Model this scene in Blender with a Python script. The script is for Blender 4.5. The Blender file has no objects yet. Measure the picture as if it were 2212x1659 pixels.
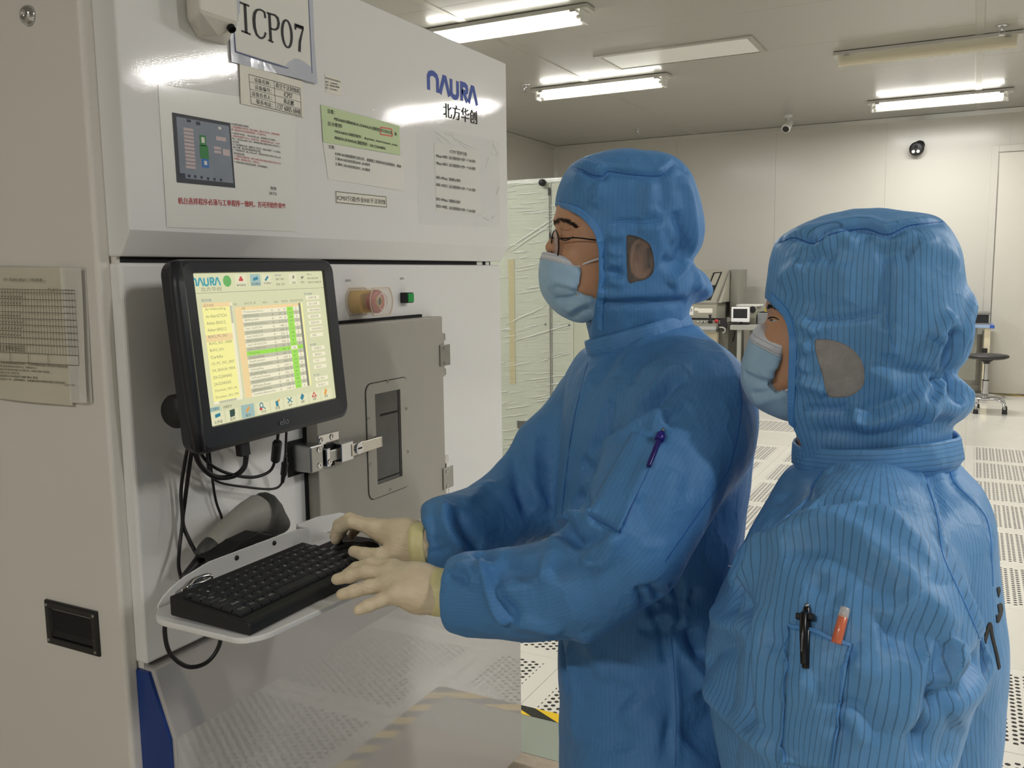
import bpy, bmesh, math, random
import numpy as np
from mathutils import Vector, Matrix
from mathutils.bvhtree import BVHTree

# ------------------------------------------------------------------ camera, world, exposure
SC = bpy.context.scene
COL = SC.collection
IW, IH, FPX = 2212, 1659, 1909.48
CAMZ = 1.5
_yaw, _pit, _rol = math.radians(27.4737), math.radians(7.0910), math.radians(0.7161)
_f = np.array([-math.sin(_yaw) * math.cos(_pit), math.cos(_yaw) * math.cos(_pit), -math.sin(_pit)])
_r0 = np.array([math.cos(_yaw), math.sin(_yaw), 0.0])
_d0 = np.cross(_f, _r0)
_r = math.cos(_rol) * _r0 + math.sin(_rol) * _d0
_d = -math.sin(_rol) * _r0 + math.cos(_rol) * _d0
CAMR = np.array([_r, _d, _f])
CAMP = np.array([0, 0, CAMZ])
cam = bpy.data.cameras.new('camera')
cam.sensor_fit = 'HORIZONTAL'; cam.sensor_width = 36.0; cam.lens = FPX * 36.0 / IW
cam.clip_start = 0.02; cam.clip_end = 100
camo = bpy.data.objects.new('camera', cam); COL.objects.link(camo)
camo.matrix_world = Matrix(((_r[0], -_d[0], -_f[0], 0), (_r[1], -_d[1], -_f[1], 0), (_r[2], -_d[2], -_f[2], CAMZ), (0, 0, 0, 1)))
SC.camera = camo
SC.view_settings.view_transform = 'Standard'; SC.view_settings.look = 'None'
SC.view_settings.gamma = 1.0; SC.view_settings.use_curve_mapping = False
SC.view_settings.exposure = EXPOSURE = 0.12
w = bpy.data.worlds.new('world'); SC.world = w; w.use_nodes = True
w.node_tree.nodes['Background'].inputs[0].default_value = (0.5, 0.5, 0.5, 1)
w.node_tree.nodes['Background'].inputs[1].default_value = 0.05
TUBE_EMISSION = 14.0
LAMP_WATT, LAMP_COL = 56.0, (1.0, 0.988, 0.965)
SC.cycles.max_bounces = 7; SC.cycles.diffuse_bounces = 3; SC.cycles.glossy_bounces = 3; SC.cycles.transparent_max_bounces = 10
SC.cycles.use_denoising = True; SC.cycles.use_adaptive_sampling = True; SC.cycles.adaptive_threshold = 0.03
SC.cycles.sample_clamp_indirect = 6.0
random.seed(7); RNG = np.random.default_rng(7)

# ------------------------------------------------------------------ measuring helpers (pixel ray -> point on a known plane)
def ray(x, y): return CAMR.T @ np.array([(x - IW / 2) / FPX, (y - IH / 2) / FPX, 1.0])
def onX(x, y, X): d = ray(x, y); return CAMP + d * (X / d[0])
def onY(x, y, Y): d = ray(x, y); return CAMP + d * (Y / d[1])
def onZ(x, y, z): d = ray(x, y); return CAMP + d * ((z - CAMZ) / d[2])
def atD(x, y, D): return CAMP + ray(x, y) * D
def topx(P):
    q = (np.asarray(P) - CAMP) @ CAMR.T
    return np.stack([q[..., 0] / q[..., 2] * FPX + IW / 2, q[..., 1] / q[..., 2] * FPX + IH / 2], -1)

# ------------------------------------------------------------------ materials
def srgb(r, g, b):
    f = lambda c: (c / 255 / 12.92) if c <= 10 else ((c / 255 + 0.055) / 1.055) ** 2.4
    return (f(r), f(g), f(b), 1)
class NT:
    def __init__(s, name):
        s.m = bpy.data.materials.new(name); s.m.use_nodes = True
        s.t = s.m.node_tree; s.b = s.t.nodes['Principled BSDF']; s.out = s.t.nodes['Material Output']
    def n(s, typ, **kw):
        o = s.t.nodes.new(typ)
        for k, v in kw.items():
            if k.startswith('i_'):
                key = k[2:]; o.inputs[int(key) if key.isdigit() else key.replace('_', ' ')].default_value = v
            else: setattr(o, k, v)
        return o
    def l(s, a, b): s.t.links.new(a, b)
    def math(s, op, a, b=None, c=None):
        o = s.n('ShaderNodeMath', operation=op)
        for i, v in enumerate((a, b, c)):
            if v is None: continue
            if isinstance(v, (int, float)): o.inputs[i].default_value = v
            else: s.l(v, o.inputs[i])
        return o.outputs[0]
    def mix(s, fac, a, b):
        o = s.n('ShaderNodeMix', data_type='RGBA')
        for i, v in ((0, fac), (6, a), (7, b)):
            if isinstance(v, (int, float)): o.inputs[i].default_value = v
            elif isinstance(v, tuple): o.inputs[i].default_value = v
            else: s.l(v, o.inputs[i])
        return o.outputs[2]
    def noise(s, scale, detail=3, coord=None, stretch=None, rough=0.55):
        tc = coord or s.n('ShaderNodeTexCoord').outputs['Object']
        if stretch:
            mp = s.n('ShaderNodeMapping'); mp.inputs['Scale'].default_value = stretch; s.l(tc, mp.inputs[0]); tc = mp.outputs[0]
        o = s.n('ShaderNodeTexNoise'); o.inputs['Scale'].default_value = scale; o.inputs['Detail'].default_value = detail
        o.inputs['Roughness'].default_value = rough; s.l(tc, o.inputs['Vector']); return o.outputs[0]
    def bump(s, h, strength, dist=0.001):
        o = s.n('ShaderNodeBump'); o.inputs['Strength'].default_value = strength; o.inputs['Distance'].default_value = dist
        s.l(h, o.inputs['Height']); s.l(o.outputs[0], s.b.inputs['Normal']); return o
def pbr(name, col, rough=0.5, metal=0.0, coat=0.0, coat_rough=0.1, var=0.0, vscale=30, bump=0.0, bscale=200, spec=0.5, bdist=0.0005, **kw):
    t = NT(name); b = t.b
    c = col if len(col) == 4 else srgb(*col)
    b.inputs['Base Color'].default_value = c
    b.inputs['Roughness'].default_value = rough; b.inputs['Metallic'].default_value = metal
    b.inputs['Coat Weight'].default_value = coat; b.inputs['Coat Roughness'].default_value = coat_rough
    b.inputs['Specular IOR Level'].default_value = spec
    for k, v in kw.items(): b.inputs[k.replace('_', ' ')].default_value = v
    n = t.noise(vscale, 4)
    if var:
        lo = tuple(x * (1 - var) for x in c[:3]) + (1,); hi = tuple(min(1, x * (1 + var)) for x in c[:3]) + (1,)
        t.l(t.mix(n, lo, hi), b.inputs['Base Color'])
    if bump: t.bump(t.noise(bscale, 2), bump, bdist)
    return t.m
def emit(name, col, strength):
    t = NT(name); c = col if len(col) == 4 else srgb(*col)
    t.b.inputs['Base Color'].default_value = (0.02, 0.02, 0.02, 1)
    t.b.inputs['Emission Color'].default_value = c; t.b.inputs['Emission Strength'].default_value = strength
    t.b.inputs['Roughness'].default_value = 0.25
    return t.m
def clear(name, col=(1, 1, 1, 1), alpha=0.15, rough=0.05, spec=0.5, wob=False):
    t = NT(name); t.b.inputs['Base Color'].default_value = col; t.b.inputs['Roughness'].default_value = rough
    t.b.inputs['Alpha'].default_value = alpha; t.b.inputs['Specular IOR Level'].default_value = spec
    if wob: t.bump(t.noise(25, 2), 0.15, 0.002)
    return t.m

# ------------------------------------------------------------------ mesh helpers
class MB:
    def __init__(s): s.v = []; s.f = []
    def add(s, vs, fs):
        o = len(s.v); s.v.extend([tuple(map(float, p)) for p in vs]); s.f.extend([tuple(i + o for i in f) for f in fs]); return s
    def box(s, lo, hi):
        x0, y0, z0 = lo; x1, y1, z1 = hi
        return s.add([(x0, y0, z0), (x1, y0, z0), (x1, y1, z0), (x0, y1, z0), (x0, y0, z1), (x1, y0, z1), (x1, y1, z1), (x0, y1, z1)],
                     [(0, 3, 2, 1), (4, 5, 6, 7), (0, 1, 5, 4), (1, 2, 6, 5), (2, 3, 7, 6), (3, 0, 4, 7)])
    def obox(s, c, ex, ey, ez):                     # oriented box from centre and half vectors
        c, ex, ey, ez = map(np.asarray, (c, ex, ey, ez))
        P = [c + a * ex + b * ey + g * ez for g in (-1, 1) for a, b in ((-1, -1), (1, -1), (1, 1), (-1, 1))]
        return s.add(P, [(0, 3, 2, 1), (4, 5, 6, 7), (0, 1, 5, 4), (1, 2, 6, 5), (2, 3, 7, 6), (3, 0, 4, 7)])
    def prism(s, poly, vec):                        # planar polygon extruded by vec
        n = len(poly); P = [np.asarray(p, float) for p in poly]; v = np.asarray(vec, float)
        return s.add(P + [p + v for p in P], [tuple(range(n - 1, -1, -1)), tuple(range(n, 2 * n))] + [(i, (i + 1) % n, n + (i + 1) % n, n + i) for i in range(n)])
    def rings(s, rings, cap=True):
        n = len(rings[0]); vs = [p for r in rings for p in r]; fs = []
        for k in range(len(rings) - 1):
            for i in range(n):
                j = (i + 1) % n; fs.append((k * n + i, k * n + j, (k + 1) * n + j, (k + 1) * n + i))
        if cap: fs += [tuple(range(n - 1, -1, -1)), tuple(range((len(rings) - 1) * n, len(rings) * n))]
        return s.add(vs, fs)
    def tube(s, pts, r, n=10, cap=True):
        P = [np.asarray(p, float) for p in pts]; R = r if hasattr(r, '__len__') else [r] * len(P)
        T = [P[min(i + 1, len(P) - 1)] - P[max(i - 1, 0)] for i in range(len(P))]; T = [t / (np.linalg.norm(t) + 1e-12) for t in T]
        up = np.array([0, 0, 1.0]) if abs(T[0][2]) < 0.9 else np.array([1.0, 0, 0])
        a = np.cross(T[0], up); a /= np.linalg.norm(a); rs = []
        for p, t, q in zip(P, T, R):
            a = a - t * (a @ t); a /= np.linalg.norm(a); b = np.cross(t, a)
            rs.append([p + q * (math.cos(2 * math.pi * k / n) * a + math.sin(2 * math.pi * k / n) * b) for k in range(n)])
        return s.rings(rs, cap)
    def cyl(s, p0, p1, r0, r1=None, n=16): return s.tube([p0, p1], [r0, r0 if r1 is None else r1], n)
    def lathe(s, c, axis, prof, n=24):              # prof: (radius, height along axis)
        c = np.asarray(c, float); ax = np.asarray(axis, float); ax /= np.linalg.norm(ax)
        u = np.cross(ax, (0, 0, 1) if abs(ax[2]) < 0.9 else (1, 0, 0)); u /= np.linalg.norm(u); w_ = np.cross(ax, u)
        return s.rings([[c + ax * h + r * (math.cos(2 * math.pi * k / n) * u + math.sin(2 * math.pi * k / n) * w_) for k in range(n)] for r, h in prof])
    def stroke(s, pts, width, O, R, U, th=0.0006, closed=False):   # flat ribbon through 2-D points in plane (O; R, U) with thickness
        P = [np.asarray(p, float) for p in pts]; n = len(P); W = width if hasattr(width, '__len__') else [width] * n
        O, R, U = map(np.asarray, (O, R, U)); N = np.cross(R, U); L = []; Q = []
        for i in range(n):
            a = P[i - 1] if (i > 0 or closed) else None; b = P[(i + 1) % n] if (i < n - 1 or closed) else None
            d1 = (P[i] - a) if a is not None else (b - P[i]); d2 = (b - P[i]) if b is not None else d1
            d1 = d1 / (np.linalg.norm(d1) + 1e-12); d2 = d2 / (np.linalg.norm(d2) + 1e-12)
            m = d1 + d2; m /= (np.linalg.norm(m) + 1e-12); nn = np.array([-m[1], m[0]]); c = max(0.4, nn @ np.array([-d1[1], d1[0]]))
            L.append(P[i] + nn * W[i] / 2 / c); Q.append(P[i] - nn * W[i] / 2 / c)
        to = lambda p, h: O + R * p[0] + U * p[1] + N * h
        rs = [[to(L[i], 0), to(Q[i], 0), to(Q[i], th), to(L[i], th)] for i in range(n)]
        if closed: rs.append(rs[0])
        return s.rings(rs, not closed)
    def mesh(s, name, smooth=False):
        m = bpy.data.meshes.new(name); m.from_pydata(s.v, [], s.f); m.validate(); m.update()
        bm = bmesh.new(); bm.from_mesh(m); bmesh.ops.recalc_face_normals(bm, faces=bm.faces); bm.to_mesh(m); bm.free()
        if smooth:
            m.polygons.foreach_set('use_smooth', [True] * len(m.polygons)); m.update()
        return m
def link(name, data, parent=None, mat=None):
    o = bpy.data.objects.new(name, data); COL.objects.link(o)
    if parent is not None: o.parent = parent
    if mat is not None and data is not None: data.materials.clear(); data.materials.append(mat)
    return o
def obj(name, mb, mat, parent=None, smooth=False, bevel=0.0, seg=2, auto=False):
    m = mb if isinstance(mb, bpy.types.Mesh) else mb.mesh(name, smooth or auto)
    o = link(name, m, parent, mat)
    if bevel:
        b = o.modifiers.new('bevel', 'BEVEL'); b.width = bevel; b.segments = seg; b.limit_method = 'ANGLE'; b.angle_limit = math.radians(35)
        b.harden_normals = False
    if auto: m.set_sharp_from_angle(angle=math.radians(38))
    return o
def empty(name, loc=(0, 0, 0)):
    o = bpy.data.objects.new(name, None); COL.objects.link(o); o.empty_display_size = 0.05; return o
def tag(o, label=None, cat=None, group=None, kind=None):
    for k, v in (('label', label), ('category', cat), ('group', group), ('kind', kind)):
        if v: o[k] = v
    return o
def copy_tree(o, parent=None):
    c = o.copy(); COL.objects.link(c); c.parent = parent
    for ch in o.children: copy_tree(ch, c)
    return c
def bezier(pts, n=40):                              # Catmull-Rom through points
    P = [np.asarray(p, float) for p in pts]; P = [2 * P[0] - P[1]] + P + [2 * P[-1] - P[-2]]; out = []
    segs = len(P) - 3; per = max(2, n // segs)
    for i in range(segs):
        a, b, c, d = P[i:i + 4]
        for k in range(per):
            t = k / per; out.append(0.5 * (2 * b + (c - a) * t + (2 * a - 5 * b + 4 * c - d) * t * t + (3 * b - a - 3 * c + d) * t ** 3))
    out.append(P[-2]); return out

# ------------------------------------------------------------------ lettering: built-in font outlines turned into flat meshes
_fc = bpy.data.curves.new('_font', 'FONT'); _fo = bpy.data.objects.new('_font', _fc); COL.objects.link(_fo)
_tcache = {}
def text_geo(s):
    if s not in _tcache:
        _fc.body = s; _fc.size = 1; _fc.resolution_u = 3
        dg = bpy.context.evaluated_depsgraph_get(); dg.update()
        m = bpy.data.meshes.new_from_object(_fo.evaluated_get(dg))
        v = np.array([q.co[:] for q in m.vertices]).reshape(-1, 3); f = [tuple(p.vertices) for p in m.polygons]
        bpy.data.meshes.remove(m); _tcache[s] = (v, f)
    return _tcache[s]
def text_into(mb, s, P0, P1, hgt, N, lift=0.0006, bold=0):
    """letters of s fill the rectangle from baseline P0..P1 with height hgt"""
    v, f = text_geo(s)
    if len(v) == 0: return
    P0, P1, N = map(np.asarray, (P0, P1, N)); R = P1 - P0; wd = np.linalg.norm(R); R = R / wd; U = np.cross(N, R); U /= np.linalg.norm(U)
    x0, x1 = v[:, 0].min(), v[:, 0].max(); y0, y1 = v[:, 1].min(), v[:, 1].max()
    for k in range(bold + 1):
        off = k * hgt * 0.035
        Q = P0 + np.outer((v[:, 0] - x0) / max(1e-6, x1 - x0) * wd + off, R) + np.outer((v[:, 1] - y0) / max(1e-6, y1 - y0) * hgt, U) + N * (lift + k * 1e-5)
        mb.add(Q, f)
def text_px(mb, s, a, b, hpx, plane, N, lift=0.0006, bold=0):
    P0 = plane(*a); P1 = plane(*b); h = np.linalg.norm(plane(a[0], a[1] - hpx) - P0)
    text_into(mb, s, P0, P1, h, N, lift, bold)

def absorb(e, main, parent):
    """turn an Empty with children into ONE part of parent: the mesh main carries the name, the rest become its sub-parts"""
    nm = e.name.split('.')[0]
    allc = [o for o in e.children_recursive if o is not main]
    e.name = '_old'; main.name = nm; main.parent = parent
    for o in allc: o.parent = main
    for k in ('label',):
        if k in e: main[k] = e[k]
    bpy.data.objects.remove(e)
    return main
# ================================================================== THE ROOM
XL, XR, YF, YB, ZC = -5.49, 6.3, -4.0, 12.0, 3.33
def m_paint(name, col, rough=0.45, coat=0.25, coat_rough=0.12, peel=0.05, pscale=260):
    t = NT(name); c = srgb(*col); b = t.b
    n = t.noise(1.3, 4); lo = tuple(x * 0.96 for x in c[:3]) + (1,)
    t.l(t.mix(n, lo, c), b.inputs['Base Color'])
    b.inputs['Roughness'].default_value = rough; b.inputs['Coat Weight'].default_value = coat; b.inputs['Coat Roughness'].default_value = coat_rough
    if peel:
        o = t.bump(t.noise(pscale, 2), peel, 0.002); t.l(o.outputs[0], b.inputs['Coat Normal'])
    return t.m
M_wall = m_paint('wall_paint', (190, 187, 177), 0.42, 0.3, 0.18, 0.03, 8)
M_ceil = m_paint('ceiling_paint', (160, 158, 150), 0.35, 0.35, 0.12, 0.03, 6)
M_alu = pbr('grey_aluminium_trim', (178, 176, 168), 0.38, 0.5, var=0.06, vscale=4)
M_base = pbr('floor_slab', (205, 198, 182), 0.35, var=0.05, vscale=2)
M_solid = pbr('white_floor_tile', (230, 226, 214), 0.22, coat=0.5, coat_rough=0.06, var=0.05, vscale=3)
M_black = pbr('black_plastic', (24, 24, 26), 0.5, var=0.15, vscale=40)
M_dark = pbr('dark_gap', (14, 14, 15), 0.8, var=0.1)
M_chrome = pbr('chrome', (205, 205, 208), 0.12, 1.0, var=0.05, vscale=60)
M_steel = pbr('brushed_steel', (168, 168, 165), 0.33, 1.0, var=0.1, vscale=80)
M_white_pl = pbr('white_plastic', (226, 226, 222), 0.35, var=0.03)
def m_perf():
    t = NT('perforated_tile'); tc = t.n('ShaderNodeTexCoord'); sx = t.n('ShaderNodeSeparateXYZ'); t.l(tc.outputs['Object'], sx.inputs[0])
    x, y = sx.outputs[0], sx.outputs[1]
    PX, PY = 0.0480, 0.0300
    def dots(ox, oy):
        u = t.math('SUBTRACT', t.math('FRACT', t.math('ADD', t.math('DIVIDE', x, PX), ox + 10.0)), 0.5)
        v = t.math('SUBTRACT', t.math('FRACT', t.math('ADD', t.math('DIVIDE', y, PY), oy + 20.0)), 0.5)
        r = t.math('SQRT', t.math('ADD', t.math('POWER', t.math('MULTIPLY', u, PX), 2.0), t.math('POWER', t.math('MULTIPLY', v, PY), 2.0)))
        return t.math('LESS_THAN', r, 0.0082)
    hole = t.math('MAXIMUM', dots(0.28, 0.0), dots(0.72, 0.5))
    inx = t.math('LESS_THAN', t.math('ABSOLUTE', x), 0.274); iny = t.math('LESS_THAN', t.math('ABSOLUTE', y), 0.276)
    hole = t.math('MULTIPLY', hole, t.math('MULTIPLY', inx, iny))
    n = t.noise(3, 4)
    t.l(t.mix(hole, t.mix(n, srgb(220, 216, 204), srgb(233, 229, 218)), srgb(38, 34, 30)), t.b.inputs['Base Color'])
    t.l(t.math('MULTIPLY_ADD', hole, 0.5, 0.28), t.b.inputs['Roughness'])
    t.b.inputs['Coat Weight'].default_value = 0.25; t.b.inputs['Coat Roughness'].default_value = 0.1
    return t.m
M_perf = m_perf()
floor = obj('floor', MB().box((XL, YF, -0.10), (XR, YB, -0.004)), M_base); tag(floor, kind='structure')
TX0, TPX, TY0, TPY = -1.345, 0.675, 2.34, 0.67
def tile_mesh(nm, mat):
    b = MB(); g = 0.0012; hx, hy = TPX / 2 - g, TPY / 2 - g; c = 0.0015
    b.rings([[(-hx, -hy, -0.004), (hx, -hy, -0.004), (hx, hy, -0.004), (-hx, hy, -0.004)], [(-hx, -hy, -c), (hx, -hy, -c), (hx, hy, -c), (-hx, hy, -c)],
             [(-hx + c, -hy + c, 0), (hx - c, -hy + c, 0), (hx - c, hy - c, 0), (-hx + c, hy - c, 0)]])
    m = b.mesh(nm); m.materials.append(mat); return m
MT_p, MT_s = tile_mesh('perforated_floor_tile', M_perf), tile_mesh('solid_floor_tile', M_solid)
for i in range(-6, 6):
    for j in range(-4, 15):
        cx, cy = TX0 + TPX * (i + 0.5), TY0 + TPY * (j + 0.5)
        if cy + 0.3 > YB or (cx < -0.7 and cy < 2.3): continue
        if cx < -3.2 and cy < 4: continue
        solid = j >= 10 or (j == 2 and cx > -0.1) or (j == 8 and cx < -1.2) or (j == 9 and cx > -1.0) or (j in (3, 4) and cx < -2.5)
        o = link('floor_tile', MT_s if solid else MT_p, floor); o.location = (cx, cy, 0)
        o.scale = (1, 1 if cy + TPY / 2 < YB else 0.9, 1)
M_green = pbr('green_grey_floor_coating', (150, 156, 142), 0.45, var=0.06, vscale=5)
M_conc = None
def m_conc():
    t = NT('bare_concrete'); n = t.noise(6, 8); n2 = t.noise(40, 5)
    t.l(t.mix(t.math('MULTIPLY_ADD', n2, 0.4, t.math('MULTIPLY', n, 0.6)), srgb(120, 108, 92), srgb(188, 176, 156)), t.b.inputs['Base Color']); t.b.inputs['Roughness'].default_value = 0.75
    t.bump(n2, 0.3, 0.002); return t.m
M_conc = m_conc()
obj('floor_strip', MB().box((-3.2, 2.341, -0.004), (-0.66, 2.60, 0.0005)), M_green, floor)
obj('concrete_slab', MB().box((-3.2, YF + 0.1, -0.004), (-0.66, 2.339, 0.0005)), M_conc, floor)
def m_hazard():
    t = NT('hazard_tape'); tc = t.n('ShaderNodeTexCoord'); sx = t.n('ShaderNodeSeparateXYZ'); t.l(tc.outputs['Object'], sx.inputs[0])
    k = t.math('FRACT', t.math('ADD', t.math('DIVIDE', t.math('ADD', sx.outputs[0], t.math('MULTIPLY', sx.outputs[1], 2.0)), 0.20), 100.30))
    n = t.noise(60, 5); m_ = t.math('GREATER_THAN', k, 0.5)
    t.l(t.mix(m_, srgb(236, 196, 36), t.mix(t.math('GREATER_THAN', n, 0.66), srgb(32, 32, 26), srgb(120, 118, 100))), t.b.inputs['Base Color']); t.b.inputs['Roughness'].default_value = 0.4
    return t.m
M_haz = m_hazard()
tp = MB().prism([(-3.2, 2.556, 0.0006), (-0.66, 2.556, 0.0006), (-0.66, 2.612, 0.0006), (-3.2, 2.612, 0.0006)], (0, 0, 0.0008))
tp.prism([(-0.718, YF + 0.2, 0.0006), (-0.66, YF + 0.2, 0.0006), (-0.66, 2.556, 0.0006), (-0.718, 2.556, 0.0006)], (0, 0, 0.0008))
o = obj('floor_tape', tp, M_haz); tag(o, 'yellow and black striped hazard tape on the floor around the white machine', 'tape')

# ceiling: slab, panels, aluminium joint strips
ceil = obj('ceiling', MB().box((XL, YF, ZC + 0.004), (XR, YB, ZC + 0.12)), M_alu); tag(ceil, kind='structure')
strips = [-6.74, -3.39, -0.04, 3.31, 6.66]
pm = {}
for a, b_ in zip(strips[:-1], strips[1:]):
    xa, xb = max(a, XL), min(b_, XR)
    y = YF
    while y < YB - 0.01:
        y2 = min(y + 1.18, YB); key = (round(xb - xa, 3), round(y2 - y, 3))
        if key not in pm:
            hx, hy = key[0] / 2 - 0.001, key[1] / 2 - 0.0008
            pm[key] = MB().rings([[(-hx + 0.002, -hy + 0.002, 0), (hx - 0.002, -hy + 0.002, 0), (hx - 0.002, hy - 0.002, 0), (-hx + 0.002, hy - 0.002, 0)],
                                  [(-hx, -hy, 0.002), (hx, -hy, 0.002), (hx, hy, 0.002), (-hx, hy, 0.002)], [(-hx, -hy, 0.01), (hx, -hy, 0.01), (hx, hy, 0.01), (-hx, hy, 0.01)]]).mesh('ceiling_panel')
            pm[key].materials.append(M_ceil)
        o = link('ceiling_panel', pm[key], ceil); o.location = ((xa + xb) / 2, (y + y2) / 2, ZC); y = y2
for s_ in strips[1:4]:
    obj('joint_strip', MB().prism([(s_ - 0.035, YF, ZC), (s_ + 0.035, YF, ZC), (s_ + 0.025, YF, ZC - 0.004), (s_ - 0.025, YF, ZC - 0.004)], (0, YB - YF, 0)), M_alu, ceil)
# walls with upright panels
def wall(name, axis, pos, a0, a1, sgn, seams, mat=M_wall):
    t = 0.1
    lo, hi = ((pos, a0, 0), (pos + sgn * t, a1, ZC)) if axis == 'x' else ((a0, pos, 0), (a1, pos + sgn * t, ZC))
    root = obj(name, MB().box(np.minimum(lo, hi), np.maximum(lo, hi)), M_alu); tag(root, kind='structure')
    ss = [a0] + sorted(s for s in seams if a0 < s < a1) + [a1]
    for p, q in zip(ss[:-1], ss[1:]):
        g = 0.0012; th = 0.006
        if axis == 'x': l2, h2 = (pos - sgn * th, p + g, 0.004), (pos - sgn * 0.0005, q - g, ZC - 0.004)
        else: l2, h2 = (p + g, pos - sgn * th, 0.004), (q - g, pos - sgn * 0.0005, ZC - 0.004)
        obj('wall_panel', MB().box(np.minimum(l2, h2), np.maximum(l2, h2)), mat, root)
    return root
sX = onY(1676, 350, YB)[0]; sX2 = onY(1914, 350, YB)[0]; step = sX2 - sX
wall('wall_back', 'y', YB, XL, XR, 1, [sX + step * k for k in range(-3, 9)])
wall('wall_left', 'x', XL, YF, YB, -1, [YB - 1.18 * k for k in range(1, 13)])
wall('wall_right', 'x', XR, YF, YB, 1, [YB - 1.18 * k for k in range(1, 13)])
wall('wall_front', 'y', YF, XL, XR, -1, [XL + 1.18 * k for k in range(1, 10)])
cv = lambda: MB()
o = obj('trim_1', MB().prism([(XL, YB - 0.05, ZC - 0.004), (XL, YB - 0.006, ZC - 0.004), (XL, YB - 0.006, ZC - 0.05)], (XR - XL, 0, 0)), M_alu); tag(o, kind='structure')
o = obj('trim_2', MB().prism([(XL + 0.05, YF, ZC - 0.004), (XL + 0.006, YF, ZC - 0.004), (XL + 0.006, YF, ZC - 0.05)], (0, YB - YF, 0)), M_alu); tag(o, kind='structure')
o = obj('trim_3', MB().prism([(XL + 0.006, YB - 0.05, 0), (XL + 0.006, YB - 0.006, 0), (XL + 0.05, YB - 0.006, 0)], (0, 0, ZC)), M_alu); tag(o, kind='structure')
o = obj('baseboard_back', MB().box((XL, YB - 0.016, 0.03), (XR, YB - 0.006, 0.10)), M_alu); tag(o, kind='structure')
o = obj('baseboard_left', MB().box((XL + 0.006, YF, 0.03), (XL + 0.016, YB, 0.10)), M_alu); tag(o, kind='structure')
o = obj('floor_tape', MB().box((-2.6, YB - 0.09, 0.0002), (3.5, YB - 0.03, 0.0012)), M_haz); tag(o, 'yellow and black striped tape along the foot of the back wall', 'tape')
# door in the back wall, far right
pL = onY(2143, 316, YB); dz = pL[2]; dx = pL[0]; fw = 0.075
door = empty('door_1'); tag(door, kind='structure')
M_door = m_paint('door_paint', (198, 194, 182), 0.4, 0.2, 0.15, 0.0)
fr = MB().box((dx, YB - 0.03, 0), (dx + fw, YB - 0.006, dz)).box((dx + fw, YB - 0.03, dz - fw), (dx + 1.6, YB - 0.006, dz)).box((dx + 1.6, YB - 0.03, 0), (dx + 1.6 + fw, YB - 0.006, dz))
obj('door_frame', fr, M_wall, door, bevel=0.004)
obj('door_gap', MB().box((dx + fw, YB - 0.009, 0.0), (dx + 1.6, YB - 0.0065, dz - fw)), M_alu, door)
obj('door_leaf', MB().box((dx + fw + 0.012, YB - 0.024, 0.012), (dx + fw + 0.76, YB - 0.009, dz - fw - 0.012)), M_door, door, bevel=0.003)
obj('door_leaf', MB().box((dx + fw + 0.77, YB - 0.024, 0.012), (dx + 1.6 - 0.008, YB - 0.009, dz - fw - 0.012)), M_door, door, bevel=0.003)
obj('door_handle', MB().tube([(dx + fw + 0.70, YB - 0.024, 1.05), (dx + fw + 0.70, YB - 0.07, 1.05), (dx + fw + 0.58, YB - 0.07, 1.05)], 0.009), M_chrome, door)

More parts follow.
